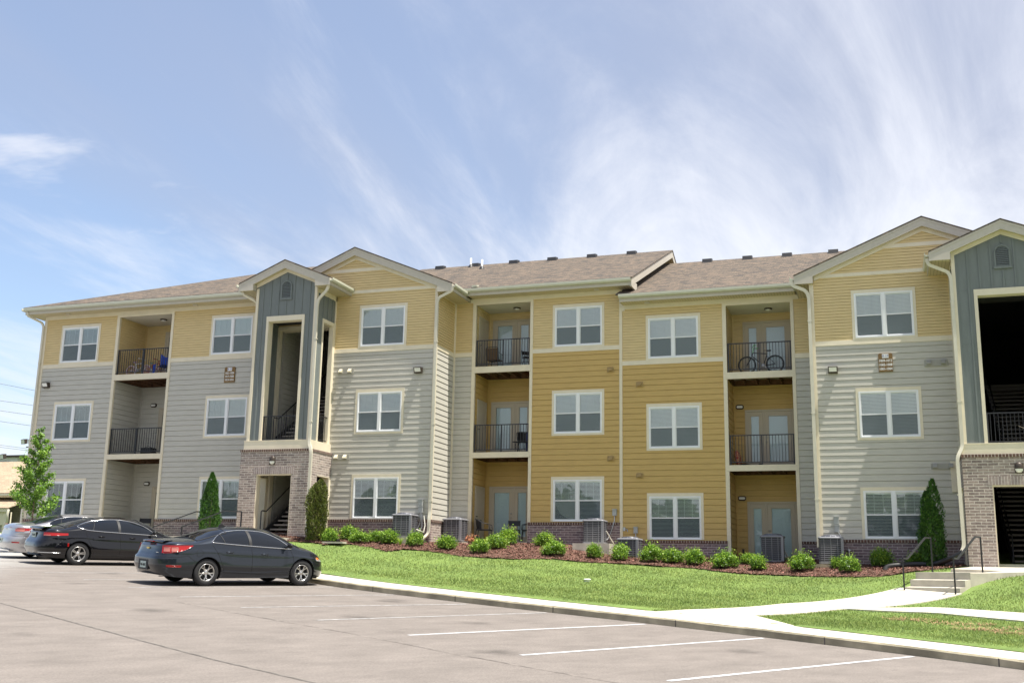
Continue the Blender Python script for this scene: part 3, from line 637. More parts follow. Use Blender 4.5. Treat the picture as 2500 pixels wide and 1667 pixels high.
# gable 1 and 2
for (cx, dz, xl, xr) in ((-7.57, 0, -11.05, -4.1), (13.1, DZ, 9.5, 16.7)):
    zf = gable(cx, 4.14, -1.8, .2, 10.45+dz, 8.6+dz, dz, 3.7, box_w=.62)
    lim = lambda z, cx=cx, zf=zf: (cx-(zf-z)/SL, cx+(zf-z)/SL)
    m = MB(); siding(m, 'y', -1.8, -1, cx-4, cx+4, 8.72+dz, 9.48+dz, LAPN, 8.72+dz, lim=lim); siding(m, 'y', -1.8, -1, cx-4, cx+4, 9.61+dz, 10.15+dz, LAPN, 9.61+dz, lim=lim); part(m, 'gable_siding', 'siding_yellow')
    m = MB(); m.box(cx-3.5, cx+3.46, -1.834, -1.78, 8.60+dz, 8.72+dz); z = 9.48+dz; hw = (zf-.16-z)/SL+.02; m.box(cx-hw, cx+hw, -1.83, -1.78, z, z+.13); part(m, 'band_board', 'cream')
    m = MB(); m.face([(cx-3.54, -1.775, 8.58+dz), (cx+3.50, -1.775, 8.58+dz), (cx+3.50, -1.775, 8.75+dz), (cx, -1.775, 10.2+dz), (cx-3.54, -1.775, 8.75+dz)]); part(m, 'gable_backing', 'cream')
m = MB(); m.prism([(-.70, 8.86), (-.45, 8.93), (-.45, 9.0), (-.70, 8.93)], 'x', -3.15, -2.95); part(m, 'gutter_diverter', 'gutter')
# --- stair towers
def tower(x0, x1, b0, b1, o0, o1, d0, d1, dz, side, cx):
    """x0..x1 upper walls, b0..b1 brick, o0..o1 outer trim of the tall opening, d0..d1 ground door, side: +1 open side faces +X"""
    yf, yb = -3.36, -1.8; zt = 8.70+dz; zb = 2.77+dz; zbk = 2.43+dz; g = -1.05+dz; fl = -.76+dz
    # front panel with battens
    m = MB()
    rz = lambda x: 9.22+dz-abs(x-cx)*SL
    def pan(a, b, c, d_):     # polygon under the gable line
        m.box(a, b, yf, yf+.1, c, d_)
    pan(x0, o0+.02, zb, 7.5+dz); pan(o1-.02, x1, zb, 7.5+dz)
    m.prism([(x0, 7.48+dz), (x1, 7.48+dz), (x1, rz(x1)), (cx, rz(cx)), (x0, rz(x0))], 'y', yf, yf+.1)
    n = int((x1-x0)/.345); vx0, vx1, vz0, vz1 = cx-.235, cx+.235, 8.12+dz, 8.87+dz
    bx = [x0+.17+k*.335 for k in range(20) if x0+.17+k*.335 < x1-.1]
    bx = [cx+k*.335 for k in range(-5, 6) if x0+.1 < cx+k*.335 < x1-.1]
    for x in bx:
        segs = [(zb, rz(x)-.02)]
        if o0-.03 < x < o1+.03: segs = [(7.50+dz, rz(x)-.02)]
        if vx0-.05 < x < vx1+.05: segs = [s for a, b in segs for s in ((a, vz0-.04), (vz1+.05, b)) if s[1]-s[0] > .03]
        for a, b in segs: m.box(x-.027, x+.027, yf-.022, yf, a, b)
    for a, b in ((x0+.09, o0), (o1, x1-.09)):
        for z in (7.49+dz, 5.8+dz): m.box(a, b, yf-.006, yf, z-.008, z+.008)
        xm = (a+b)/2; m.box(xm-.06, xm-.006, yf-.02, yf, zb, 7.48+dz) if False else None
    part(m, 'board_panel', 'board_blue')
    # louvre
    m = MB(); N_ = 12; r = .235; zc = vz1-r
    arc = [(cx+r*math.cos(t), zc+r*math.sin(t)) for t in [math.pi*k/N_ for k in range(N_+1)]]
    out = [(vx1, vz0)]+arc+[(vx0, vz0)]; ins = [(cx+(p[0]-cx)*.78, zc+(p[1]-zc)*.80 if p[1] > zc else max(p[1]+.07, vz0+.07)) for p in out]
    for y0_, y1_ in ((yf-.045, yf),):
        for i in range(len(out)-1):
            a, b, c, d_ = out[i], out[i+1], ins[i+1], ins[i]
            m.face([(a[0], y0_, a[1]), (b[0], y0_, b[1]), (c[0], y0_, c[1]), (d_[0], y0_, d_[1])][::-1]); m.face([(d_[0], y0_, d_[1]), (c[0], y0_, c[1]), (c[0], yf, c[1]), (d_[0], yf, d_[1])]); m.face([(a[0], y0_, a[1]), (b[0], y0_, b[1]), (b[0], yf, b[1]), (a[0], yf, a[1])])
    m.box(vx0-.02, vx1+.02, yf-.055, yf, vz0-.01, vz0+.07)
    z = vz0+.09
    while z < vz1-.07:
        hw = .18 if z < zc else math.sqrt(max(0, .18**2-(z-zc)**2)); 
        if hw > .04: m.face([(cx-hw, yf-.036, z), (cx+hw, yf-.036, z), (cx+hw, yf-.004, z+.045), (cx-hw, yf-.004, z+.045)]); m.box(cx-hw, cx+hw, yf-.037, yf-.03, z-.008, z)
        z += .058
    part(m, 'gable_louvre', 'board_blue')
    m = MB(); hw = .18; m.face([(cx-hw, yf-.003, vz0+.05), (cx+hw, yf-.003, vz0+.05), (cx+hw, yf-.003, zc+.05), (cx, yf-.003, vz1-.05), (cx-hw, yf-.003, zc+.05)]); part(m, 'louvre_backing', 'interior_dark')
    # trims of tall opening
    m = MB(); t = .10
    m.box(o0, o0+t, yf-.03, yf+.3, zb, 7.30+dz); m.box(o1-t, o1, yf-.03, yf+.3, zb, 7.30+dz); m.box(o0, o1, yf-.032, yf+.3, 7.30+dz, 7.50+dz); part(m, 'opening_trim', 'cream')
    # corner boards
    m = MB()
    for (a, b) in ((x0-.02, x0+.085), (x1-.085, x1+.02)): m.box(a, b, yf-.03, yf+.08, zb, 8.62+dz)
    part(m, 'corner_board', 'cream')
    # cream band
    m = MB(); m.box(x0-.10, x1+.09, yf-.045, yf+.25, zbk, zb-.03); m.box(x0-.10, x1+.09, yf-.055, yf+.2, zb-.03, zb)
    for sg, xx in ((-1, x0-.10), (1, x1+.09)): m.box(min(xx, xx-sg*.2), max(xx, xx-sg*.2), yf+.24, yb, zbk, zb-.001)
    part(m, 'band_board', 'cream')
    # side walls upper
    for sg, xx in ((-1, x0), (1, x1)):
        m = MB(); a, b = min(xx, xx-sg*.1), max(xx, xx-sg*.1)
        if sg == side or True:
            yo0, yo1 = -2.84, -1.86
            m.box(a, b, yf+.09, yo0 if sg == side else yb, zb, 7.42+dz); m.box(a, b, yf+.09, yb, 7.42+dz, 8.75+dz)
            for k in range(5):
                y = yf+.35*k+.2
                if y < yb-.05: m.box(min(xx, xx+sg*.022), max(xx, xx+sg*.022), y-.027, y+.027, 7.46+dz, 8.6+dz)
            part(m, 'side_panel', 'board_blue')
            if sg != side: continue
            m = MB(); e0, e1 = min(xx-sg*.15, xx+sg*.03), max(xx-sg*.15, xx+sg*.03)
            m.box(e0, e1, yo0-.005, yo0+.09, zb, 7.30+dz); m.box(e0, e1, yo1-.14, yo1+.06, zb, 7.30+dz); m.box(e0, e1, yo0-.005, yo1+.06, 7.30+dz, 7.44+dz); m.box(e0, e1, yb-.09, yb, 7.44+dz, 8.60+dz); m.box(e0, e1, yf+.08, yb, 8.34+dz, 8.53+dz) 
            part(m, 'opening_trim', 'cream')
            m = MB(); X = xx-sg*.04; m.box(X-.02, X+.02, yo0+.09, yo1-.14, zb+.97, zb+1.005); m.box(X-.015, X+.015, yo0+.09, yo1-.14, zb+.08, zb+.11)
            for k in range(7):
                y = yo0+.12+k*.098; m.box(X-.009, X+.009, y-.009, y+.009, zb+.11, zb+.97)
            part(m, 'railing', 'black_metal')
    railing(o0+t, o1-t, yf+.06, zb+.03, zb+.92, mid=False)
    # brick
    y0 = yf-.06; th = .24; H = 1.52+dz
    m = MB(); m.box(b0, d0, y0, y0+th, g, zbk-.083); m.box(d1, b1, y0, y0+th, g, zbk-.083); m.box(d0, d1, y0, y0+th, H+.26, zbk-.083); part(m, 'brick_base', 'brick')
    m = MB(); m.box(d0-.12, d1+.12, y0-.006, y0+th, H, H+.26); part(m, 'brick_lintel', 'soldier')
    m = MB(); m.box(b0-.02, b1+.02, y0-.03, yb, zbk-.083, zbk); part(m, 'brick_cap', 'rowlock')
    for sg, xx in ((-1, b0), (1, b1)):
        m = MB(); a, b = min(xx, xx-sg*th), max(xx, xx-sg*th); m.box(a, b, y0+th, yb, H, zbk-.083); m.box(a, b, y0+th, -2.86, g, H); part(m, 'brick_base', 'brick')
        m = MB(); m.box(a-.005, b+.005, -1.95, yb, g, H-.001); m.box(a-.004, b+.004, -2.87, -1.95, H-.03, H-.0005); part(m, 'opening_trim', 'cream')
    m = MB(); m.box(d0, d0+.035, y0+.03, y0+th+.02, g, H); m.box(d1-.035, d1, y0+.03, y0+th+.02, g, H); m.box(d0, d1, y0+.025, y0+th+.02, H-.035, H-.0004); part(m, 'opening_trim', 'cream')
    # lamp above door
    m = MB(); lx = cx-.12 if side > 0 else cx; lz = 2.06+dz
    rows = []
    for k in range(9):
        t_k = k/8; rr = math.sin(math.pi*min(1, t_k*1.0)); rows.append([(lx+.125*math.cos(a)*(1-(1-t_k*1.0)**2.2*1)**.5 if False else lx+.12*math.cos(a), 0, 0) for a in (0,)])
    prof = [(0, 0), (.06, -.012), (.1, -.05), (.12, -.12), (.12, -.2)]
    for i in range(len(prof)-1):
        pass
    m.grid([[(lx+pr*math.cos(a), y0-.0-max(0, pr*.75*math.sin(a)), lz+.13+h) for a in [math.pi*k/14 for k in range(15)]] for (pr, h) in prof], 0, True); m.box(lx-.12, lx+.12, y0-.02, y0, lz-.2, lz+.09); la = part(m, 'porch_light', 'bronze')
    m = MB(); m.grid([[(lx+pr*math.cos(a), y0-.001-max(0, pr*.7*math.sin(a)), lz+h) for a in [math.pi*k/14 for k in range(15)]] for (pr, h) in [(.112, -.065), (.105, -.12), (.07, -.17), (0, -.19)]], 0, True); m.build('lamp_glass', 'lamp_glass', la)
    # roof of the tower
    gable(cx, (x1-x0)/2+.66, yf, .27, 9.64+dz, 0, dz, -.6 if dz == 0 else -.6, box_w=.62, fr=.13)
    # inside: floors, ceiling, breezeway walls and ceilings
    w0, w1 = (x0+.02, x1-.02); wl, wr = (-10.78, -7.8) if side > 0 else (13.99, 17.2)
    m = MB(); m.box(b0+th, b1-th, y0+th, -1.66, fl-.3, fl); m.box(wl, wr, -1.66, 9, fl-.3, fl-.001); part(m, 'floor_slab', 'concrete')
    m = MB(); m.box(x0+.1, x1-.1, yf+.1, -1.4, zb-.25, zb-.02); part(m, 'landing_slab', 'deck')
    for zf in (2.57+dz, 5.86+dz): m = MB(); m.box(wl, wr, 4.6, 9, zf-.25, zf); part(m, 'landing_slab', 'deck')
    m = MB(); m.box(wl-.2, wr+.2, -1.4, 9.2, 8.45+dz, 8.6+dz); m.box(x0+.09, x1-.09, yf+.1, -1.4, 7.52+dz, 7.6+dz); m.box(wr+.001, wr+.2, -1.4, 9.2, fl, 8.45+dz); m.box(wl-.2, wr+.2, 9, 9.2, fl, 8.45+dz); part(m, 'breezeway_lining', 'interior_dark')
    m = MB(); siding(m, 'x', wl, 1, -1.4, 9, fl, 5.86+dz, LAP, -.03+dz); part(m, 'lower_siding', 'siding_gray'); m = MB(); siding(m, 'x', wl, 1, -1.4, 9, 5.86+dz, 8.45+dz, LAPN, 6.44+dz); m.box(wl-.2, wl-.015, -1.4, 9.2, fl, 8.45+dz); part(m, 'upper_siding', 'siding_gray')
    bw = bwayL if side > 0 else bwayR
    m = MB(); m.box(bw[0], bw[0]+.1, -1.85, -1.62, fl, bw[3]); m.box(bw[1]-.1, bw[1], -1.85, -1.38, fl, bw[3]); m.box(bw[0]+.1, bw[1]-.1, -1.85, -1.38, bw[3]-.14, bw[3]); part(m, 'opening_trim', 'cream')
    # stairs: straight flights going up and back
    sx0, sx1 = (-10.2, -8.95) if side > 0 else (15.25, 16.75)
    for (zs, ys, nr) in ((fl, -2.85 if side > 0 else -.4, 19), (zb-.02, -2.4 if side > 0 else .2, 18)):
        rise = (3.25+(.08 if zs == fl else 0))/nr; run = .27
        m = MB()
        for k in range(1, nr): m.box(sx0, sx1, ys+(k-1)*run, ys+(k-1)*run+.30, zs+k*rise-.06, zs+k*rise)
        st = part(m, 'stair', 'deck'); m = MB()
        for xx in (sx0-.05, sx1): m.prism([(ys-.1, zs), (ys+.2, zs), (ys+nr*run, zs+(nr-1)*rise-.15), (ys+nr*run, zs+nr*rise), (ys-.1, zs+.28)], 'x', xx, xx+.05)
        m.build('stringer', 'black_metal', st)
        m = MB(); hx_ = sx0-.62 if side > 0 else sx0-.05
        hx_ = sx0-.03
        m.tube([(hx_, ys-.35, zs+.0), (hx_, ys-.35, zs+.93), (hx_, ys-.30, zs+.97), (hx_, ys, zs+.97), (hx_, ys+nr*run, zs+nr*rise+.97)], .022, 8)
        for k in range(2, nr, 2):
            y = ys+k*run; m.box(hx_-.008, hx_+.008, y-.008, y+.008, zs+k*rise, zs+k*rise+.95) if zs != fl else None
        m.build('handrail', 'black_metal', st)
    return
tower(-10.93, -8.35, -11.12, -8.20, -10.44, -8.81, -10.41, -8.94, 0, 1, -9.65)
tower(13.84, 16.74, 13.75, 16.87, 14.41, 16.17, 14.53, 16.05, DZ, -1, 15.29)
def downspout(pts, w=.085, d=.06, name='downspout'):
    m = MB()
    P_ = [Vector(p) for p in pts]; rows = []
    Q = [P_[0]]
    for i in range(1, len(P_)-1):
        a = (P_[i-1]-P_[i]).normalized(); b = (P_[i+1]-P_[i]).normalized()
        l = min(.12, (P_[i-1]-P_[i]).length/2.2, (P_[i+1]-P_[i]).length/2.2)
        for t in (0, .33, .67, 1): Q.append((P_[i]+a*l)*(1-t)**2+P_[i]*2*t*(1-t)+(P_[i]+b*l)*t*t)
    Q.append(P_[-1])
    for i, p in enumerate(Q):
        t = (Q[min(i+1, len(Q)-1)]-Q[max(i-1, 0)]).normalized()
        ax = Vector((1, 0, 0)); a = (ax-t*ax.dot(t))
        a = a.normalized() if a.length > .2 else Vector((0, 1, 0)); c = t.cross(a)
        rows.append([p+a*w/2*sx+c*d/2*sy for sx, sy in ((-1,-1),(-.6,-1.15),(0,-1),(.6,-1.15),(1,-1),(1,1),(-1,1))])
    m.grid(rows, 0, False, False, True); m.face(rows[0]); m.face(rows[-1])
    for z in (6.5, 3.4, .6):
        for i in range(len(P_)-1):
            if P_[i].z > z > P_[i+1].z and P_[i].z-P_[i+1].z > 1.5: m.box(P_[i].x-w/2-.02, P_[i].x+w/2+.02, P_[i].y-.04, P_[i].y+.045, z, z+.035)
    return part(m, name, 'downspout')
downspout([(-22.75, -2.42, 8.66), (-22.75, -2.42, 8.5), (-22.4, -1.90, 8.28), (-22.32, -1.88, 8.1), (-22.36, -1.88, .2), (-22.36, -1.88, -.5), (-22.5, -2.1, -.72)])
downspout([(-3.42, -1.95, 8.62), (-3.45, -1.95, 8.42), (-4.0, -1.91, 8.2), (-4.07, -1.88, 8.0), (-4.07, -1.88, .25), (-4.07, -1.96, -.1), (-4.07, -1.96, -.55), (-4.25, -2.15, -.78)], .10, .07)
downspout([(-7.80, -3.5, 8.58), (-7.85, -3.5, 8.35), (-8.22, -3.43, 8.05), (-8.28, -3.42, 7.85), (-8.28, -3.42, 2.8), (-8.27, -3.44, 2.62), (-8.14, -3.5, 2.35), (-8.14, -3.5, -.4), (-8.0, -3.55, -.72)], .10, .07)
downspout([(-11.52, -3.5, 8.52), (-11.45, -3.5, 8.40), (-11.02, -3.3, 8.15), (-10.98, -2.9, 7.9), (-10.98, -2.9, 2.9), (-11.2, -2.9, 2.4), (-11.2, -2.9, -.8)], .08, .06)
downspout([(8.86, -1.95, 8.62+DZ), (8.9, -1.95, 8.38+DZ), (9.35, -1.92, 8.18+DZ), (9.43, -1.89, 7.95+DZ), (9.43, -1.89, -.9)], .11, .07)
downspout([(13.12, -3.5, 8.55+DZ), (13.15, -3.5, 8.36+DZ), (13.72, -3.42, 8.1+DZ), (13.79, -3.41, 7.9+DZ), (13.79, -3.41, 2.05), (13.62, -3.48, 1.72), (13.64, -3.5, -.9), (13.5, -3.55, -1.15)], .10, .07)
# --- vents, lights, meter boxes, signs, taps
def plate(x0, x1, z0, z1, y, hoods, pm, hm, nm='wall_vent'):
    m = MB(); m.box(x0, x1, y-.045, y-.0, z0, z1); pl = part(m, nm, pm)
    m = MB()
    for hxx in hoods:
        zc = (z0+z1)/2+.03; w = .065
        m.prism([(y-.045, zc+.07), (y-.045, zc-.075), (y-.16, zc-.075), (y-.15, zc-.03)], 'x', hxx-w, hxx+w)
    m.build('hood', hm, pl)
plate(-8.12, -7.44, 5.45, 5.65, -1.8, (-7.98, -7.6), 'gray_vent', 'beige_vent'); plate(-8.14, -7.45, 2.17, 2.37, -1.8, (-7.99, -7.62), 'gray_vent', 'beige_vent')
plate(2.03, 2.28, 5.43, 5.62, 0, (2.16,), 'tan_vent', 'tan_vent'); plate(2.04, 2.29, 2.16, 2.34, 0, (2.17,), 'tan_vent', 'tan_vent')
plate(3.11, 3.37, 4.84, 5.02, 0, (3.24,), 'tan_vent', 'tan_vent'); plate(3.10, 3.36, 1.54, 1.71, 0, (3.23,), 'tan_vent', 'tan_vent')
plate(12.92, 13.63, 4.83, 5.04, -1.8, (13.05, 13.49), 'gray_vent', 'gray_vent'); plate(12.93, 13.62, 1.54, 1.72, -1.8, (13.05, 13.52), 'gray_vent', 'gray_vent')
m = MB(); m.box(13.5, 13.72, -1.85, -1.8, .83, 1.79); part(m, 'cover_panel', 'cream')
for (x, z, dz) in ((-4.74, 5.46, 0), (10.10, 4.83, 0), (-21.85, 5.55, 0)):
    m = MB(); y = -1.815; m.prism([(y, z+.12), (y, z-.11), (y-.11, z-.11), (y-.19, z+.10)], 'x', x-.15, x+.15); fl_ = part(m, 'flood_light', 'bronze'); m = MB(); m.face([(x-.12, y-.115, z-.09), (x+.12, y-.115, z-.09), (x+.12, y-.192, z+.07), (x-.12, y-.192, z+.07)]); m.build('lamp_glass', 'lamp_glass', fl_)
def mbox(x0, x1, z0, z1, y, hood=True):
    m = MB(); m.box(x0, x1, y-.11, y, z0, z1); m.box(x0-.008, x1+.008, y-.125, y, z1-.02, z1+.006); m.box(x0+.02, x1-.02, y-.118, y-.1, z1-.08, z1-.05)
    return part(m, 'utility_box', 'box_gray')
mbox(-4.53, -4.36, .46, .68, -1.81); mbox(-4.52, -4.35, .21, .44, -1.81); mbox(2.24, 2.39, .21, .44, 0); mbox(3.01, 3.15, -.41, -.19, 0); mbox(9.93, 10.08, -.17, .07, -1.81); mbox(9.94, 10.09, -.42, -.19, -1.81)
m = MB(); m.box(2.62, 2.70, -.06, 0, -.33, -.2); m.tube([(2.7, -.04, -.28), (2.78, -.1, -.28), (2.8, -.12, -.36)], .02, 8); part(m, 'water_tap', 'steel')
for pts in ([(-4.44, -1.90, .2), (-4.44, -1.9, -.15), (-4.55, -1.95, -.45), (-4.75, -2.1, -.62)], [(-4.38, -1.9, .2), (-4.35, -1.92, -.3), (-4.5, -2.1, -.66), (-4.6, -2.3, -.7)], [(2.31, -.06, .2), (2.31, -.1, 0), (2.2, -.12, -.35), (2.1, -.2, -.62), (1.9, -.5, -.8)], [(3.08, -.06, -.42), (3.08, -.1, -.7), (3.3, -.6, -1.1)], [(10.05, -1.95, -.42), (10.14, -1.95, -.6), (10.12, -2.1, -1.1), (10.0, -2.3, -1.38)]):
    m = MB(); m.tube(pts, .018, 8); part(m, 'conduit', 'steel')
m = MB(); m.tube([(10.35, -1.95, -1.4), (10.35, -1.95, -.98)], .03, 10); m.lathe([(.09, 0), (.09, .02), (.03, .06), (0, .06)], (10.35, -1.95, -1.0), 'z', 14); part(m, 'standpipe', 'steel')
m = MB(); m.tube([(1.95, -.1, -.8), (1.95, -.1, -.38)], .028, 8); m.box(1.88, 2.02, -.15, -.03, -.42, -.36); part(m, 'standpipe', 'black_metal')
m = MB(); m.box(6.47, 6.55, 1.46, 1.49, 2.35, 2.47); m.box(6.6, 6.68, 1.46, 1.49, -1.02, -.88); part(m, 'socket_box', 'bronze')
for (x0, x1, z0, z1, y, L_) in ((-13.15, -12.67, 5.33, 5.95, -1.82, ['1021-1024', '1017-1020', '1013-1016']), (11.53, 11.97, 4.71, 5.32, -1.82, ['1009-1012', '1005-1008', '1001-1004'])):
    m = MB(); m.prism([(x0, z0), (x1, z0), (x1, z1-.05), (x1-.03, z1), (x0+.03, z1), (x0, z1-.05)], 'y', y-.035, y); sg_ = part(m, 'number_sign', 'sign_brown')
    cx = (x0+x1)/2; m = MB(); m.box(cx-.10, cx+.10, y-.042, y-.036, z1-.16, z1-.025); m.build('number_plate', 'sign_white', sg_)
    m = MB(); addtext(m, 'B-10', .10, lambda a, b, c: (cx+a, y-.045-c, z1-.092+b), bold=.001); m.build('lettering', 'sign_blue', sg_)
    m = MB()
    for i, s in enumerate(L_): addtext(m, s, .118, lambda a, b, c, i=i: (cx+a*.80, y-.04-c, z1-.25-.135*i+b), bold=.003)
    m.build('numbers', 'sign_white', sg_)
# --- small soffit lights
for (x, y, z) in ((-20.9, -2.1, 8.555), (-14.6, -2.1, 8.555), (1.7, -.3, 8.555), (3.6, -.3, 8.555+DZ)):
    m = MB(); m.box(x-.09, x+.09, y-.05, y+.05, z-.045, z); part(m, 'soffit_light', 'fascia')
# ---------------------------------------------------------------- ground
def clip(mb, fn): pass
KX = [k[0] for k in KERB]; KY = [k[1] for k in KERB]
def kerb_y(x): return np.interp(x, KX, KY)
def kerb_pts(step=.35):
    P = []
    for (a, b) in zip(KERB[:-1], KERB[1:]):
        L = math.hypot(b[0]-a[0], b[1]-a[1]); n = max(1, int(L/step))
        for k in range(n): t = k/n; P.append((a[0]+(b[0]-a[0])*t, a[1]+(b[1]-a[1])*t))
    P.append(KERB[-1]); 
    # smooth
    A = np.array(P); 
    for _ in range(6): A[1:-1] = (A[:-2]+2*A[1:-1]+A[2:])/4
    return A
KP = kerb_pts(); KT = np.gradient(KP, axis=0); KT /= np.linalg.norm(KT, axis=1)[:, None]; KN = np.c_[-KT[:, 1], KT[:, 0]]   # towards the building
# asphalt sheet
def asphaltmat():
    m = bpy.data.materials.new('asphalt'); m.use_nodes = True; M['asphalt'] = m; nt = m.node_tree; N = nt.nodes; L = nt.links; p = N['Principled BSDF']; p.inputs['Roughness'].default_value = .88; p.inputs['Specular IOR Level'].default_value = .3
    uv = N.new('ShaderNodeUVMap'); uv.uv_map = 'UVMap'
    def nz(sc_, det, rough=.5, st=None, dist=0):
        t = N.new('ShaderNodeTexNoise'); t.inputs['Scale'].default_value = sc_; t.inputs['Detail'].default_value = det; t.inputs['Roughness'].default_value = rough; t.inputs['Distortion'].default_value = dist
        if st:
            mp = N.new('ShaderNodeMapping'); mp.inputs['Rotation'].default_value = (0, 0, R(-29.5)); L.new(uv.outputs[0], mp.inputs[0]); m2 = N.new('ShaderNodeMapping'); m2.inputs['Scale'].default_value = st; L.new(mp.outputs[0], m2.inputs[0]); L.new(m2.outputs[0], t.inputs[0])
        else: L.new(uv.outputs[0], t.inputs[0])
        return t.outputs[0]
    def mr(s, a, b, c, d):
        r = N.new('ShaderNodeMapRange'); L.new(s, r.inputs[0]); 
        for i, v in enumerate((a, b, c, d)): r.inputs[i+1].default_value = v
        return r.outputs[0]
    def mul(a, b):
        x = N.new('ShaderNodeMath'); x.operation = 'MULTIPLY'; L.new(a, x.inputs[0]); L.new(b, x.inputs[1]); return x.outputs[0]
    mx = N.new('ShaderNodeMix'); mx.data_type = 'RGBA'; mx.inputs[6].default_value = (.325, .318, .305, 1); mx.inputs[7].default_value = (.190, .167, .150, 1)
    sp = N.new('ShaderNodeSeparateXYZ'); L.new(uv.outputs[0], sp.inputs[0])
    def mt(op, a, b, c=None):
        x = N.new('ShaderNodeMath'); x.operation = op
        for i, v in enumerate((a, b, c)):
            if v is None: continue
            if isinstance(v, (int, float)): x.inputs[i].default_value = v
            else: L.new(v, x.inputs[i])
        return x.outputs[0]
    dk = mt('ADD', mt('MULTIPLY', sp.outputs[0], -.49), mt('ADD', mt('MULTIPLY', sp.outputs[1], -.87), -10.97))   # metres from the kerb into the lot
    dkn = mt('MULTIPLY_ADD', nz(.5, 5), 2.4, dk)
    L.new(mr(dkn, 6.2, 9.2, 1, 0), mx.inputs[0])
    m3 = N.new('ShaderNodeMix'); m3.data_type = 'RGBA'; L.new(mr(dk, 10.04, 10.08, 0, 1), m3.inputs[0]); L.new(mx.outputs[2], m3.inputs[6]); m3.inputs[7].default_value = (.232, .226, .22, 1); mx = m3
    k = mul(mr(nz(.9, 8, .7, (1, 1.8, 1)), .25, .75, .74, 1.2), mr(nz(28, 5, .85), .2, .8, .55, 1.45)); k = mul(k, mr(nz(2.5, 7, .7, (.7, 1.6, 1)), .58, .75, 1, .70)); k = mul(k, mr(nz(170, 2, .9), .55, .8, 1, .55))
    v = N.new('ShaderNodeVectorMath'); v.operation = 'SCALE'; st = N.new('ShaderNodeTexVoronoi'); st.inputs['Scale'].default_value = .40; L.new(uv.outputs[0], st.inputs[0]); k = mul(k, mr(mt('MULTIPLY_ADD', nz(5, 4), .16, st.outputs['Distance']), .12, .26, .58, 1))
    L.new(mx.outputs[2], v.inputs[0]); L.new(k, v.inputs['Scale']); L.new(v.outputs[0], p.inputs['Base Color'])
    b = N.new('ShaderNodeBump'); b.inputs['Strength'].default_value = .5; b.inputs['Distance'].default_value = .006; L.new(nz(90, 3, .7), b.inputs['Height']); L.new(b.outputs[0], p.inputs['Normal'])
asphaltmat()
mat('asphalt_joint', (.10, .09, .08), .95, var=.3, vs=6); mat('paint_white', (.52, .52, .53), .7, var=.18, vs=9, dirt=.2)
mat('far_ground', (.09, .13, .05), .95, var=.3, vs=.2)
m = MB(); g_ = []
xs = np.concatenate([[-900, -300, -120], np.arange(-60, 41, 4), [120, 300, 900]]); ys = np.concatenate([[-900, -300, -120], np.arange(-64, 41, 4), [120, 400, 900]])
m.grid([[(x, y, float(GL(np.clip(x, -45, 40), np.clip(y, -50, 12)))-.02-(.6 if (x > 60 or x < -70 or y > 50 or y < -70) else 0)) for x in xs] for y in ys], 0, False); tag(m.build('ground', 'far_ground'), kind='structure')
m = MB(); q = []
# lot: everything on the road side of the kerb
rows = []
for i in range(len(KP)):
    rows.append([(KP[i, 0]-KN[i, 0]*d, KP[i, 1]-KN[i, 1]*d, float(GL(KP[i, 0]-KN[i, 0]*d, KP[i, 1]-KN[i, 1]*d))) for d in (-.05, 0, 1, 3, 6, 10, 16, 26, 45)])
m.grid(rows, 0, False); LOT = tag(m.build('parking_lot', 'asphalt'), kind='structure')
def strip(mb, a, b, w, dz, n=8, jit=0, mi=0):
    a = Vector(a); b = Vector(b); d = (b-a).normalized(); nn = Vector((-d.y, d.x))*w/2; rows = []
    for k in range(n+1):
        p = a+(b-a)*k/n; j = random.uniform(-jit, jit)
        rows.append([(p.x+nn.x+j, p.y+nn.y, GL(p.x+nn.x, p.y+nn.y)+dz), (p.x-nn.x+j, p.y-nn.y, GL(p.x-nn.x, p.y-nn.y)+dz)])
    mb.grid(rows, mi, False)
LINES = [((8.77,-24.1),(11.85,-18.25)),((6.34,-22.81),(9.23,-17.03)),((3.95,-21.51),(6.76,-15.97)),((1.63,-20.39),(4.35,-15.0)),((-.7,-19.24),(2.2,-14.3)),((-2.98,-18.05),(-.2,-13.15)),((-5.35,-16.73),(-2.5,-11.95)),((-7.6,-15.57),(-4.75,-10.5)),((-9.96,-14.28),(-7.1,-9.3)),((-12.18,-13.11),(-9.4,-8.1)),((-14.6,-11.9),(-11.9,-6.9)),((11.2,-25.5),(13.9,-19.6))]
mat('paint_worn', (.37, .365, .36), .8, var=.25, vs=7, dirt=.3)
for i_, (a, b) in enumerate(LINES):
    m = MB(); strip(m, a, b, .085 if i_ > 2 else .095, .004); m.build('parking_line', 'paint_worn' if 2 < i_ < 11 else 'paint_white', LOT)
random.seed(5)
m = MB(); J = [(-16, -14.8), (-10, -18.6), (-4.12, -21.98), (-1.4, -23.5), (1.3, -25.0), (3.3, -26.1), (5.25, -27.03), (9, -29.3), (14, -32)]
for a, b in zip(J[:-1], J[1:]): strip(m, a, b, .045, .003, 10, .02)
m.build('asphalt_seam', 'asphalt_joint', LOT)
mat('asphalt_faint', (.155, .135, .12), .95, var=.35, vs=5)
m = MB(); J = [(-2.2, -19.2), (.4, -20.6), (3.2, -22.0), (5.6, -23.4), (8.2, -24.7), (11.5, -26.5)]
for a, b in zip(J[:-1], J[1:]): strip(m, a, b, .06, .002, 14, .05)
m.build('asphalt_seam', 'asphalt_faint', LOT)
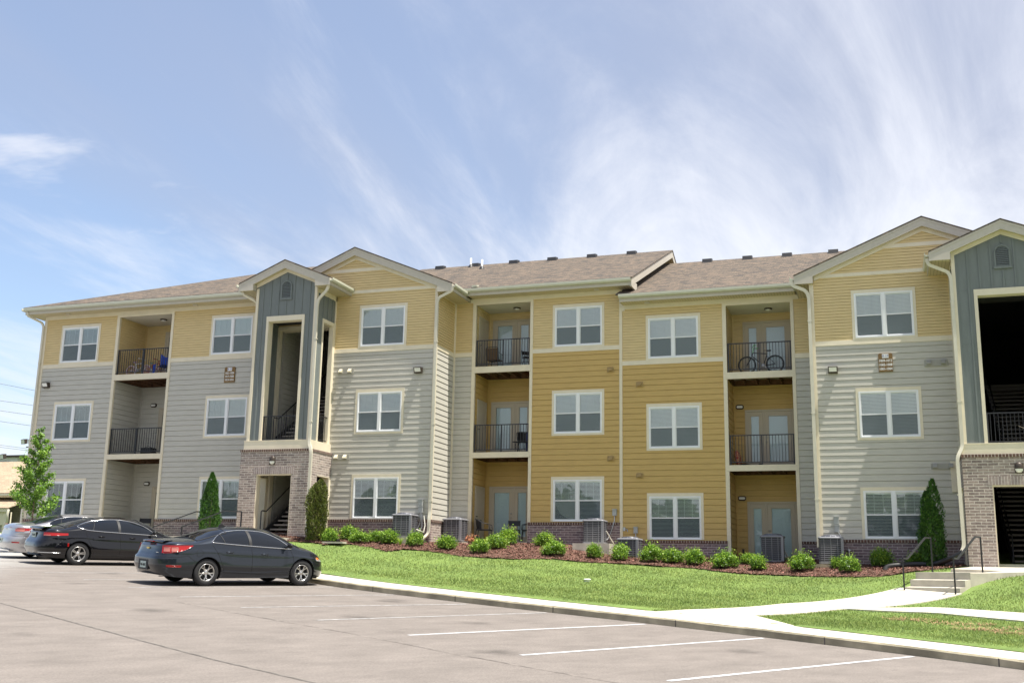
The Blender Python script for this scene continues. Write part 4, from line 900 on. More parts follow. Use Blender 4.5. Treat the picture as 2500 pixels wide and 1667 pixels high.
# kerb walk
def walkmat():
    pass
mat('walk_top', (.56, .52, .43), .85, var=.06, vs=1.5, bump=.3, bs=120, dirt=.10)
m = MB(); top = .15; Wd = 1.32
rows = []
rng = random.Random(3)
for i in range(len(KP)):
    x, y = KP[i]; nx, ny = KN[i]; z = GL(x, y); j = rng.uniform(-.006, .006)
    rows.append([(x, y, z-.1), (x+nx*.0, y+ny*.0, z+top-.03+j), (x+nx*.025, y+ny*.025, z+top+j)])
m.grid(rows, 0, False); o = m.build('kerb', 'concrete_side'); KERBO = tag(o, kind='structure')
m = MB(); rows = []
for i in range(len(KP)):
    x, y = KP[i]; nx, ny = KN[i]; z = GL(x, y)+top
    rows.append([(x+nx*d, y+ny*d, GL(x+nx*d, y+ny*d)+top+(.0)) for d in (.025, .4, .9, Wd)]+[(x+nx*Wd, y+ny*Wd, z-.15)])
m.grid(rows, 0, False); tag(m.build('sidewalk', 'walk_top'), kind='structure')
m = MB()   # score joints in the kerb face
for i in range(4, len(KP), 8):
    x, y = KP[i]; nx, ny = KN[i]; z = GL(x, y); tx, ty = KT[i]
    m.face([(x-tx*.012-nx*.003, y-ty*.012-ny*.003, z-.02), (x+tx*.012-nx*.003, y+ty*.012-ny*.003, z-.02), (x+tx*.012-nx*.003, y+ty*.012-ny*.003, z+top-.02), (x-tx*.012-nx*.003, y-ty*.012-ny*.003, z+top-.02)])
m.build('kerb_joint', 'asphalt_joint', KERBO)
vd = Vector((.492, .870)); nd = Vector((.870, -.492))   # stair/walk heading and its right-hand side
# walkway from kerb to steps
SC = Vector((12.55, -7.55))    # centre of the bottom of the steps
def on_t(p, dz): return (p[0], p[1], t_(p[0], p[1])+dz)
m = MB(); rows = []
SB = -2.27
WL_ = [(6.2, -15.1), (7.35, -13.35), (8.94, -9.9), (11.0, -7.75), (11.75, -7.0)]
WR_ = [(10.1, -16.2), (8.7, -13.9), (10.3, -10.5), (12.0, -9.0), (13.25, -7.95)]
def interp_poly(P, n):
    P = np.array(P); s = np.r_[0, np.cumsum(np.hypot(*np.diff(P, axis=0).T))]; t = np.linspace(0, s[-1], n); return np.c_[np.interp(t, s, P[:, 0]), np.interp(t, s, P[:, 1])]
A_ = interp_poly(WL_, 40); B_ = interp_poly(WR_, 40)
def wz(x, y):
    d = float(np.min(np.hypot(KP[:, 0]-x, KP[:, 1]-y))); w = min(1, max(0, (d-1.35)/.9)); return (GL(x, y)+.156)*(1-w)+(t_(x, y)+.03)*w
rows = [[(a[0]+(b[0]-a[0])*k/6, a[1]+(b[1]-a[1])*k/6, wz(a[0]+(b[0]-a[0])*k/6, a[1]+(b[1]-a[1])*k/6)) for k in range(7)] for a, b in zip(A_, B_)]
rows = [[(r[0][0], r[0][1], r[0][2]-.12)]+r+[(r[-1][0], r[-1][1], r[-1][2]-.12)] for r in rows]
m.grid(rows, 0, False)
# branch to the right
A_ = interp_poly([(10.6, -9.9), (12.6, -9.6), (14.5, -11.05), (19, -13.9), (26, -18)], 40); B_ = interp_poly([(10.4, -10.3), (12.45, -10.6), (14.2, -12.2), (18.7, -15), (25.5, -19)], 40)
rows = [[(a[0]+(b[0]-a[0])*k/4, a[1]+(b[1]-a[1])*k/4, t_(a[0]+(b[0]-a[0])*k/4, a[1]+(b[1]-a[1])*k/4)+.036) for k in range(5)] for a, b in zip(A_, B_)]
rows = [[(r[0][0], r[0][1], r[0][2]-.12)]+r+[(r[-1][0], r[-1][1], r[-1][2]-.14)] for r in rows]
m.grid(rows, 0, False); tag(m.build('walkway', 'walk_top'), kind='structure')
# lawn and mulch bed
BED = [(-11.6,-4.6),(-8.58,-4.25),(-7.62,-4.15),(-7.0,-4.3),(-6.22,-3.75),(-5.46,-3.9),(-4.48,-4.62),(-4.0,-4.05),(-3.41,-4.05),(-2.67,-4.2),(-1.83,-4.62),(-.98,-4.62),(-.06,-4.45),(.61,-3.9),(1.16,-3.65),(2.19,-3.55),(2.9,-3.2),(4.08,-3.0),(5.65,-2.95),(6.66,-3.55),(7.54,-3.9),(8.39,-4.0),(9.43,-4.45),(10.64,-5.15),(11.33,-5.3),(11.97,-4.85),(12.32,-4.5),(13.2,-3.9),(13.7,-3.3),(13.7,.5),(-11.6,.5)]
def grassmat(name, c1, c2, c3):
    m = mat(name, c1, .9, col2=c2, vs=1.1, bump=.6, bs=220); return m
grassmat('lawn', (.16, .235, .05), (.12, .185, .04), None)
xs = np.arange(-34, 30.01, .4); ys = np.arange(-29, 6.01, .4); X, Y = np.meshgrid(xs, ys); Z = T(X, Y)
KPOLY = [(p[0]+n[0]*1.25, p[1]+n[1]*1.25) for p, n in zip(KP, KN)]+[(40, 20), (-40, 20)]
BACK = [tuple(p) for p in KPOLY]
rngN = np.random.RandomState(2)
m = MB(); vid = {}
inside = inpoly(X, Y, BACK)
# boundary strip is made exact by snapping
V = []; F = []
idx = -np.ones(X.shape, int)
for i in range(X.shape[0]):
    for j in range(X.shape[1]):
        if inside[i, j]: idx[i, j] = len(V); V.append((X[i, j], Y[i, j], Z[i, j]))
for i in range(X.shape[0]-1):
    for j in range(X.shape[1]-1):
        q = (idx[i, j], idx[i, j+1], idx[i+1, j+1], idx[i+1, j])
        if min(q) >= 0: F.append(q)
m.v = V; m.f = F; m.m = [0]*len(F); m.sm = [True]*len(F)
# edge strip: from the walk edge inwards 0.7 m, slightly higher so that no gap is seen
_W = lambda p: bool(inpoly(np.array([p[0]]), np.array([p[1]]), WL_+WR_[::-1])[0])
rows = [[(p[0]+n[0]*d, p[1]+n[1]*d, t_(p[0]+n[0]*d, p[1]+n[1]*d)+e-(.12 if _W((p[0]+n[0]*1.5, p[1]+n[1]*1.5)) else 0)) for d, e in ((1.27, .0), (1.30, .022), (1.6, .02), (2.2, .004), (2.5, -.05))] for p, n in zip(KP, KN)]
m.grid(rows, 0, True)
tag(m.build('lawn', 'lawn'), kind='structure')
mat('mulch', (.15, .075, .05), .95, col2=(.08, .042, .03), vs=22, bump=1, bs=60)
xs = np.arange(-11.6, 13.8, .14); ys = np.arange(-5.5, .4, .14); X, Y = np.meshgrid(xs, ys); ins = inpoly(X, Y, BED); Z = T(X, Y)+.035+.02*np.sin(X*2.1+np.sin(Y*3))*np.cos(Y*2.3)
m = MB(); V = []; F = []; idx = -np.ones(X.shape, int)
for i in range(X.shape[0]):
    for j in range(X.shape[1]):
        if ins[i, j]: idx[i, j] = len(V); V.append((X[i, j]+rngN.uniform(-.03, .03), Y[i, j]+rngN.uniform(-.03, .03), Z[i, j]+rngN.uniform(-.012, .012)))
for i in range(X.shape[0]-1):
    for j in range(X.shape[1]-1):
        q = (idx[i, j], idx[i, j+1], idx[i+1, j+1], idx[i+1, j])
        if min(q) >= 0: F.append(q)
m.v = V; m.f = F; m.m = [0]*len(F); m.sm = [False]*len(F); tag(m.build('mulch_bed', 'mulch'), kind='structure')
def big(name, V, F, mt, kind='stuff', label=None, cat=None):
    me = bpy.data.meshes.new(name); n = len(V); k = F.shape[1]
    me.vertices.add(n); me.vertices.foreach_set('co', V.astype(np.float32).ravel()); me.loops.add(F.size); me.loops.foreach_set('vertex_index', F.ravel().astype(np.int32)); me.polygons.add(len(F)); me.polygons.foreach_set('loop_start', (np.arange(len(F))*k).astype(np.int32))
    me.polygons.foreach_set('loop_total', np.full(len(F), k, np.int32)); me.update(calc_edges=True); me.materials.append(M[mt]); o = bpy.data.objects.new(name, me); COL.objects.link(o); WL[o.name] = Vector((0,0,0)); return tag(o, label, cat, None, kind)
# mulch chips
mat('chip', (.235, .13, .09), .9, island=.75, col2=(.13, .065, .045), vs=9)
rs = np.random.RandomState(7); n = 60000; x = rs.uniform(-11.6, 13.7, n); y = rs.uniform(-5.4, -.05, n); k = inpoly(x, y, BED); x = x[k]; y = y[k]
k = ~(((y > -1.9) & (x < -4.1)) | ((y > -1.9) & (x > 9.5))); x = x[k]; y = y[k]; n = len(x); z = T(x, y)+.035+rs.uniform(.0, .035, n)
a = rs.uniform(0, math.pi, n); l = rs.uniform(.015, .05, n); w = rs.uniform(.005, .013, n); ti = rs.uniform(-.5, .5, n)
dx = np.c_[np.cos(a)*np.cos(ti), np.sin(a)*np.cos(ti), np.sin(ti)]*l[:, None]; dy = np.c_[-np.sin(a), np.cos(a), rs.uniform(-.5, .5, n)]*w[:, None]; c = np.c_[x, y, z]
V = np.stack([c-dx-dy, c+dx-dy, c+dx+dy, c-dx+dy], 1).reshape(-1, 3); F = np.arange(4*n).reshape(-1, 4); big('mulch_chips', V, F, 'chip', label='reddish brown shredded mulch chips covering the planting bed', cat='mulch')
# grass blades
mat('grass_blade', (.24, .31, .085), .7, island=.5, col2=(.17, .245, .06), vs=1.3, trans=.3)
def walkmask(x, y):
    W1 = WL_+WR_[::-1]; W2 = [(10.6, -9.9), (12.6, -9.6), (14.5, -11.05), (19, -13.9), (26, -18), (25.5, -19), (18.7, -15), (14.2, -12.2), (12.45, -10.6), (10.4, -10.3)]
    return inpoly(x, y, W1) | inpoly(x, y, W2)
BARE = [(11.9,-12.2,.5),(12.9,-12.9,.6),(13.9,-14.4,.5),(14.3,-13.6,.6),(13.2,-13.9,.45)]
rs = np.random.RandomState(11); n = 900000
# density falls with distance from the camera
x = rs.uniform(-17, 16.5, n); y = rs.uniform(-21, -2.6, n); dd = np.hypot(x-CAM.x, y-CAM.y); keep = rs.uniform(0, 1, n) < np.clip((22/dd)**2, .12, 1)
x = x[keep]; y = y[keep]
STEP = [tuple(SC-nd*.95), tuple(SC+nd*.95), tuple(SC+nd*.95+vd*6), tuple(SC-nd*.95+vd*6)]
k = inpoly(x, y, [(p[0]+n_[0]*1.33, p[1]+n_[1]*1.33) for p, n_ in zip(KP, KN)]+[(40, 20), (-40, 20)]) & ~inpoly(x, y, BED) & ~walkmask(x, y) & ~inpoly(x, y, STEP) & ~((x < -10.5) & (y > -4.9)) & ~((x > 13.2) & (y > -5.0))
x = x[k]; y = y[k]; bare = np.zeros(len(x), bool)
for (bx_, by_, br) in BARE: bare |= ((x-bx_)**2+(y-by_)**2 < br**2) & (rs.uniform(0, 1, len(x)) < .5)
x = x[~bare]; y = y[~bare]
n = len(x); z = T(x, y)-.004; h = rs.uniform(.022, .06, n)*(1+.35*np.sin(x*1.3+y*.9)*np.sin(y*2.1-x*.6)); a = rs.uniform(0, 2*math.pi, n); w = rs.uniform(.003, .0065, n)*np.clip(np.hypot(x-CAM.x, y-CAM.y)/18, 1, 2.2); le = rs.uniform(.2, .9, n)
c = np.c_[x, y, z]; d1 = np.c_[np.cos(a), np.sin(a), np.zeros(n)]; a2 = rs.uniform(0, 2*math.pi, n); d2 = np.c_[np.cos(a2)*le, np.sin(a2)*le, np.ones(n)]*h[:, None]
V = np.stack([c-d1*w[:, None], c+d1*w[:, None], c+d2], 1).reshape(-1, 3); F = np.arange(3*n).reshape(-1, 3); big('grass', V, F, 'grass_blade', label='short mown green lawn grass sloping from the mulch bed to the kerb', cat='grass')
print('grass', n)
mat('dry_thatch', (.30, .20, .10), .95, island=.4)
V = []; rs = np.random.RandomState(4)
for (bx_, by_, br) in BARE:
    n = 350; r = br*np.sqrt(rs.uniform(0, 1, n)); a = rs.uniform(0, 6.28, n); x = bx_+r*np.cos(a)*1.2; y = by_+r*np.sin(a)*.6; z = T(x, y)+rs.uniform(0, .05, n); b = rs.uniform(0, 3.14, n); l = rs.uniform(.02, .06, n); c = np.c_[x, y, z]; dx = np.c_[np.cos(b), np.sin(b), rs.uniform(-.3, .5, n)]*l[:, None]; dy = np.c_[-np.sin(b), np.cos(b), np.zeros(n)]*.006
    V.append(np.stack([c-dx-dy, c+dx-dy, c+dx+dy, c-dx+dy], 1).reshape(-1, 3))
V = np.concatenate(V); big('dry_grass', V, np.arange(len(V)).reshape(-1, 4), 'dry_thatch', label='patches of dry brown thatch in the lawn beside the right walkway', cat='dry grass')
# ---------------------------------------------------------------- steps with landing
m = MB(); zs = -1.68; rz_ = .185
def Q(u, v, z): p = SC+nd*u+vd*v; return (p.x, p.y, z)
def block(mb, u0, u1, v0, v1, z0, z1, zt2=None):
    zb_ = z1 if zt2 is None else zt2
    b = [Q(u0, v0, z0), Q(u1, v0, z0), Q(u1, v1, z0), Q(u0, v1, z0)]; t = [Q(u0, v0, z1), Q(u1, v0, z1), Q(u1, v1, zb_), Q(u0, v1, zb_)]
    mb.face(t); mb.face(b[::-1])
    for i in range(4): mb.face([b[i], b[(i+1) % 4], t[(i+1) % 4], t[i]])
block(m, -.76, .76, 0, .31, -2.6, SB+.185, SB+.21); block(m, -.757, .757, .31, .62, -2.6, SB+.38, SB+.405); 
STP = empty('entrance_steps', (SC.x, SC.y, SB), 'three pale concrete steps and landing leading up to the right stair tower', 'steps')
m.build('step', 'concrete', STP)
m = MB(); block(m, -.76, .76, .62, 2.6, -2.7, SB+.585, SB+.62)
lp = Q(.76, .9, 0); 
pts = [Q(-.76, 2.6, SB+.62), Q(.76, 2.6, SB+.62)]
top = [Q(-.76, 2.6, SB+.62)[:2], Q(.76, 2.6, SB+.62)[:2], Q(.76, .62, 0)[:2], (14.9, -6.3), (16.5, -5.6), (18.5, -5.2), (18.5, -3.42), (13.85, -3.42)]
P3 = [(p[0], p[1], -1.47-(abs(p[1]+3.42))*.06) for p in top]; b3 = [(p[0], p[1], p[2]-.5) for p in P3]; m.face(P3[::-1]); 
for i in range(len(P3)): m.face([P3[i], b3[i], b3[(i+1) % len(P3)], P3[(i+1) % len(P3)]])
m.build('landing', 'concrete', STP)
for s, lb in ((-1, 'black metal handrail on the left side of the right entrance steps'), (1, 'black metal handrail on the right side of the right entrance steps')):
    u = s*.70; a = Q(u, -.12, SB-.05); b = Q(u, 1.45, SB+.59); h = .93
    H = empty('handrail', (a[0], a[1], a[2]), lb, 'handrail', 'handrails beside the steps')
    m = MB(); m.bar(a, (a[0], a[1], SB+h), .04); m.build('post', 'black_metal', H); m = MB(); m.bar(b, (b[0], b[1], SB+.59+h), .04); q_ = Q(u, 1.45, SB+.59); m.box(q_[0]-.06, q_[0]+.06, q_[1]-.06, q_[1]+.06, SB+.59, SB+.60); m.build('post', 'black_metal', H)
    m = MB(); p1 = Q(u, .12, SB+h); p2 = Q(u, 1.15, SB+.59+h); m.bar((a[0], a[1], SB+h), p1, .04); m.bar(p1, p2, .04); m.bar(p2, (b[0], b[1], SB+.59+h), .04); m.build('top_rail', 'black_metal', H)
# left stair tower: two rails running down from the brick porch
for (x0, y0, x1, y1, lb) in ((-10.55, -4.0, -11.9, -5.6, 'black sloping handrail nearer the brick pier of the left stair tower'), (-12.0, -3.6, -13.4, -5.2, 'black sloping handrail in front of the ground floor window by the left arborvitae')):
    H = empty('handrail', (x0, y0, -.8), lb, 'handrail', 'handrails beside the steps'); z = .12
    m = MB(); m.bar((x0, y0, -.85), (x0, y0, z), .04); m.build('post', 'black_metal', H); m = MB(); m.bar((x1, y1, -1.5), (x1, y1, z-.62), .04); m.build('post', 'black_metal', H)
    xm, ym = x0+(x1-x0)*.3, y0+(y1-y0)*.3
    m = MB(); m.bar((x0, y0, z), (xm, ym, z), .04); m.bar((xm, ym, z), (x1, y1, z-.62), .04); m.build('top_rail', 'black_metal', H)
m = MB(); m.box(-13.6, -8.6, -5.2, -3.42, -1.4, -.80); tag(m.build('entrance_landing', 'concrete'), 'concrete landing at the foot of the left brick stair tower', 'landing')
# ---------------------------------------------------------------- cars
def carpaint(name, col, metal=.3, rough=.28):
    m = mat(name, col, rough, metal=metal, coat=1, spec=.12); return m
carpaint('paint_graphite', (.020, .025, .034), .7, .30); carpaint('paint_black', (.003, .003, .005), 0, .2); carpaint('paint_silver', (.42, .41, .42), .75, .30)
mat('tyre', (.018, .018, .019), .8, bump=.3, bs=90); mat('alloy', (.55, .54, .52), .28, metal=.9); mat('rubber', (.012, .012, .013), .6); mat('well', (.005, .005, .005), .95)
mat('tail_red', (.30, .004, .003), .15, coat=.4); mat('tail_clear', (.36, .12, .10), .12, coat=.4); mat('lamp_amber', (.7, .2, .03), .15, coat=1); mat('lamp_clear', (.55, .57, .6), .08, metal=.4, coat=1)
mat('plate', (.42, .50, .46), .5, var=.25, vs=40); mat('gold', (.6, .45, .15), .25, metal=1)
mat('car_glass', (.006, .008, .012), .015, spec=.5); mat('seat_dark', (.03, .03, .032), .8); mat('seat_tan', (.30, .24, .18), .8)
def pch(X, Y):
    X = np.array(X, float); Y = np.array(Y, float); d = np.diff(Y)/np.diff(X); mm = np.zeros(len(X)); mm[0] = d[0]; mm[-1] = d[-1]
    for i in range(1, len(X)-1): mm[i] = 0 if d[i-1]*d[i] <= 0 else 2*d[i-1]*d[i]/(d[i-1]+d[i])
    def f(x):
        x = np.clip(np.asarray(x, float), X[0], X[-1]); i = np.clip(np.searchsorted(X, x)-1, 0, len(X)-2); h = X[i+1]-X[i]; t = (x-X[i])/h
        return (1+2*t)*(1-t)**2*Y[i]+t*(1-t)**2*h*mm[i]+t*t*(3-2*t)*Y[i+1]+t*t*(t-1)*h*mm[i+1]
    return f
class Car:
    def __init__(s, L, Wd, xr, xf, wr, belt, top, dlo, dlosplit, rearprof, frontprof, sill=.21, shoulder=None):
        s.L, s.hw, s.xr, s.xf, s.wr = L, Wd/2, xr, xf, wr; s.zb = pch(*zip(*belt)); s.c = pch(*zip(*top)); s.rp = pch(*zip(*rearprof)); s.fp = pch(*zip(*frontprof)); s.sill = sill; s.dlo = dlo; s.split = dlosplit; s.ra = wr+.045
    def zlow(s, x):
        z = s.sill+.05*max(0, (.35-x)/.35)+.03*max(0, (x-s.L+.5)/.5)
        for xc in (s.xr, s.xf):
            if abs(x-xc) < s.ra: z = max(z, s.wr+math.sqrt(s.ra**2-(x-xc)**2))
        return z
    def plan(s, x):
        Lr, Lf = .55, 1.05; p = 1
        if x < Lr: p = (1-(1-x/Lr)**2.4)**(1/4.6)
        if x > s.L-Lf: p = min(p, (1-(1-(s.L-x)/Lf)**2.3)**(1/2.7))
        return max(p, 0)
    def half(s, x, z):
        """half width of the lower body at height z"""
        t = (z-s.sill)/max(.3, s.zb(x)-s.sill)
        # rocker tucks in, widest near 45 %, shoulder crease at 88 %
        w = 1.006-.055*max(0, .30-t)/.30-.016*min(1, max(0, (t-.36)/.34))-.060*max(0, (t-.72)/.28)**1.15
        w += .014*math.exp(-((t-.80)/.045)**2)-.016*math.exp(-((t-.24)/.06)**2)
        for xc in (s.xr, s.xf): w += .022*math.exp(-((x-xc)/.42)**2)*math.exp(-((z-.62)/.22)**2)
        return s.hw*w*s.plan(x)
    def xshift(s, x, z):
        a = max(0, 1-x/.8); b = max(0, 1-(s.L-x)/.9); return s.rp(z)*a*a+s.fp(z)*b*b
    def px(s, r, z=1.05):
        q = .55*(1-(1-min(r, .99)**4.6)**(1/2.4)); return q+s.xshift(q, z)
    def body(s, x, z): return (x+s.xshift(x, z), s.half(x, z))
    N_ = 2.6; M_ = 1.75
    def upz(s, x, r):
        n = s.N_; return s.zb(x)+(s.c(x)-s.zb(x))*(max(0, 1-r**n))**(1/s.M_)
    def upy(s, x, z):
        F_ = (z-s.zb(x))/max(1e-6, (s.c(x)-s.zb(x))); F_ = min(max(F_, 0), 1); return s.half(x, float(s.zb(x)))*(1-F_**s.M_)**(1/s.N_)
def build_car(name, c, paint, spec):
    root = empty(name, (0,0,0), spec['label'], 'car', 'cars parked in the lot')
    # stations
    xs = list(np.concatenate([c.L*.5*(1-np.cos(np.linspace(0, math.pi, 90)))]))
    for xc in (c.xr, c.xf): xs += [xc-c.ra-.001, xc-c.ra+.001, xc+c.ra-.001, xc+c.ra+.001]+[xc+c.ra*math.cos(t) for t in np.linspace(.05, math.pi-.05, 22)]
    xs = sorted(set(round(float(x), 5) for x in xs)); xs[0] = 0.0; xs[-1] = c.L
    nt = 22; m = MB()
    for sg in (-1, 1):
        rows = []
        for x in xs:
            zl, zb = c.zlow(x), float(c.zb(x)); row = []
            for k in range(nt+1):
                z = zl+(zb-zl)*k/nt; X_, Y_ = c.body(x, z); row.append((X_, sg*Y_, z))
            rows.append(row)
        m.grid(rows, 0, True)
    rs_ = np.sin(np.linspace(-math.pi/2, math.pi/2, 41)); rows = []
    for x in xs:
        zb = float(c.zb(x)); ye = c.half(x, zb); X_ = x+c.xshift(x, zb)
        rows.append([(x+c.xshift(x, c.upz(x, abs(r))) if False else X_, ye*r, c.upz(x, abs(r))) for r in rs_])
    m.grid(rows, 0, True)
    rows = []
    for x in (0.05, .3, c.L-.3, c.L-.05): rows.append([(x, y*c.hw*.9*c.plan(x), c.sill+.06) for y in (-1, 0, 1)])
    m.grid(rows, 0, False)
    bd = m.build('body', paint, root)
    # wheel wells
    m = MB()
    for xc in (c.xr, c.xf):
        for sg in (-1, 1):
            m.grid([[(xc+c.ra*math.cos(t), sg*y, c.wr+c.ra*math.sin(t)) for t in np.linspace(-.45, math.pi+.45, 20)] for y in (c.hw*.97, c.hw-.32)], 0, True)
            m.face([(xc+c.ra*math.cos(t), sg*(c.hw-.32), c.wr+c.ra*math.sin(t)) for t in np.linspace(-.45, math.pi+.45, 20)])
    m.box(.5, c.L-.5, -c.hw*.86, c.hw*.86, .19, .26); m.build('wheel_arch_liner', 'well', root)
    # side glass
    def P(x, z, sg, off): y = c.upy(x, z); return (x+c.xshift(x, float(c.zb(x))), sg*(y+off), z)
    D = c.dlo
    def zlim(x):
        lo = float(np.interp(x, [p[0] for p in D['low']], [p[1] for p in D['low']])); hi = float(D['hi'](x)); return lo, max(hi, lo+.001)
    segs = []; xa, xb = D['low'][0][0], D['low'][-1][0]; sp = [xa]+[v for s_ in c.split for v in (s_-.035, s_+.035)]+[xb]
    pan = [(sp[i], sp[i+1]) for i in range(0, len(sp), 2)]
    for sg in (-1, 1):
        for (a, b) in pan:
            m = MB(); rows = []
            for x in np.linspace(a, b, 26):
                lo, hi = zlim(x); rows.append([P(x, lo+(hi-lo)*k/8, sg, .004) for k in range(9)])
            m.grid(rows, 0, True); m.build('side_window', 'car_glass', root)
        m = MB()
        for s_ in c.split:
            rows = [[P(x, zlim(x)[0]+(zlim(x)[1]-zlim(x)[0])*k/8, sg, .014) for k in range(9)] for x in (s_-.040, s_-.02, s_, s_+.02, s_+.040)]; m.grid(rows, 0, True)
        for q_ in D.get('divs', []):
            m.tube([P(q_[0]+(q_[1]-q_[0])*k/6, zlim(q_[0]+(q_[1]-q_[0])*k/6)[0]*(1-k/6)+zlim(q_[0]+(q_[1]-q_[0])*k/6)[1]*k/6, sg, .006) for k in range(7)], .010, 6)
        m.build('pillar_trim', 'rubber', root)
        m = MB(); xsx = np.linspace(xa, xb, 40)
        m.tube([P(x, zlim(x)[1]+.008, sg, .006) for x in xsx]+[P(x, zlim(x)[0]-.008, sg, .008) for x in xsx[::-1]], .0105, 6, close=True); m.build('window_trim', 'chrome', root)
    # windscreen and rear glass on the top surface
    for (nm, a, b, r0, r1) in (('rear_window', *spec['rearglass']), ('windscreen', *spec['screen'])):
        m = MB(); rows = []
        for x in np.linspace(a, b, 18):
            t = (x-a)/(b-a); rr = r0+(r1-r0)*t; ye = c.half(x, float(c.zb(x))); rows.append([(x, ye*r, c.upz(x, abs(r))+.006) for r in np.linspace(-rr, rr, 21)])
        m.grid(rows, 0, True); m.build(nm, 'car_glass' , root)
        m = MB(); m.tube([rows[0][k] for k in range(21)]+[r[-1] for r in rows[1:]]+[rows[-1][k] for k in range(19, -1, -1)]+[r[0] for r in rows[-2:0:-1]], .010, 5, close=True); m.build('glass_seal', 'rubber', root)
    # a dark cabin under the glass, with seats
    # seams: door lines, bumper lines
    m = MB()
    def seam(pts, w=.0045):
        for sg in (-1, 1): m.tube([(c.body(x, z)[0], sg*(c.body(x, z)[1]+.0005), z) for x, z in pts], w, 5)
    for ln in spec['seams']:
        X_ = [p[0] for p in ln]; Z_ = [p[1] for p in ln]; t = np.linspace(0, 1, 26); tt = np.linspace(0, 1, len(ln)); seam([(float(np.interp(q, tt, X_)), float(np.interp(q, tt, Z_))) for q in t])
    fx, fz = spec['fuel']; seam([(fx+.085*math.cos(a), fz+.085*math.sin(a)) for a in np.linspace(0, 2*math.pi, 24)], .0035)
    m.build('panel_gap', 'well', root)
    # handles, mirrors
    for sg in (-1, 1):
        for (hx, hz) in spec['handles']:
            m = MB(); y = c.body(hx, hz)[1]; m.tube([(hx-.10, sg*(y-.005), hz), (hx-.07, sg*(y+.032), hz+.004), (hx+.07, sg*(y+.032), hz-.002), (hx+.10, sg*(y-.005), hz-.006)], [.012, .017, .017, .012], 8); m.lathe([(.045, 0), (.05, .004), (0, .006)], (hx, sg*(y), hz-.0), 'y', 14) if False else None; m.build('door_handle', paint, root)
        mx, mz = spec['mirror']; m = MB(); y = c.upy(mx, mz) if mz > c.zb(mx) else c.body(mx, mz)[1]
        R_ = [(.001, -.11), (.055, -.10), (.08, -.05), (.085, .02), (.07, .07), (.001, .10)]
        m.grid([[(mx+.55*a*math.cos(t)+.02, sg*(y+.15+h), mz+.05+a*.85*math.sin(t)) for t in np.linspace(0, 2*math.pi, 17)[:-1]] for a, h in R_], 0, True, False, True); m.bar((mx, sg*(y-.03), mz-.01), (mx+.02, sg*(y+.08), mz+.02), .05, .03); m.build('wing_mirror', spec.get('mirrormat', paint), root)
    # wheels
    for xc in (c.xr, c.xf):
        for sg in (-1, 1):
            yo = c.hw-.015; wh = empty('wheel', (xc, sg*yo, c.wr)); wh.parent = root; r = c.wr; w = .215; rr = r*spec.get('rimr', .63)
            m = MB(); pr = [(rr-.01, -w), (r-.03, -w), (r-.008, -w+.025), (r, -w+.06), (r, -.055), (r-.008, -.02), (r-.03, -.004), (rr+.03, .004), (rr+.005, -.004), (rr, -.02)]
            m.lathe([(a, sg*h) for a, h in pr], (xc, sg*yo, c.wr), 'y', 48); m.build('tyre', 'tyre', wh)
            m = MB(); m.lathe([(a, sg*h) for a, h in [(rr, -.004), (rr-.004, -.0), (rr-.016, -.004), (rr-.022, -.03), (rr-.035, -.12)]], (xc, sg*yo, c.wr), 'y', 48)
            ns = spec['spokes']; kind = spec['spoke_kind']; ph = spec.get('phase', .3)
            for k in range(ns):
                a0 = ph+2*math.pi*k/ns
                def pp(rad, a, o): return Vector((xc+rad*math.cos(a), sg*(yo+o), c.wr+rad*math.sin(a)))
                if kind == 'Y': prs = [((.035, 0), (rr*.52, 0), .045), ((rr*.48, 0), (rr-.01, .25), .026), ((rr*.48, 0), (rr-.01, -.25), .026)]
                else: prs = [((.04, .22), (rr-.01, .125), .026), ((.04, -.22), (rr-.01, -.125), .026)]
                for (ra_, aa), (rb_, ab), ww in prs:
                    p, q = pp(ra_, a0+aa, -.028), pp(rb_, a0+ab, -.014); d = (q-p).normalized(); n_ = Vector((0, sg, 0)); tt = d.cross(n_).normalized()*ww/2; dep = n_*-.03; bev = n_*-.006
                    m.face([p-tt*.7, q-tt*.7, q+tt*.7, p+tt*.7]); m.face([p-tt*.7, q-tt*.7, q-tt+bev, p-tt+bev]); m.face([p+tt*.7, q+tt*.7, q+tt+bev, p+tt+bev]); m.face([p-tt+bev, q-tt+bev, q-tt+dep, p-tt+dep]); m.face([p+tt+bev, q+tt+bev, q+tt+dep, p+tt+dep])
            m.lathe([(0, sg*-.016), (.03, sg*-.016), (.036, sg*-.022), (.06, sg*-.026), (.068, sg*-.034), (.068, sg*-.06)], (xc, sg*yo, c.wr), 'y', 24); m.build('rim', 'alloy', wh)
            m = MB(); m.lathe([(0, sg*-.075), (rr*.72, sg*-.075), (rr*.72, sg*-.09), (rr-.03, sg*-.13), (0, sg*-.135)], (xc, sg*yo, c.wr), 'y', 30); m.lathe([(0, sg*-.0185)]+[(.0, sg*-.018)], (xc, sg*yo, c.wr), 'y', 4)
            for k in range(5): a = ph+.6+2*math.pi*k/5; m.lathe([(0, sg*-.020), (.008, sg*-.020), (.010, sg*-.03)], (xc+.05*math.cos(a), sg*yo, c.wr+.05*math.sin(a)), 'y', 8)
            m.build('brake', 'rubber', wh)
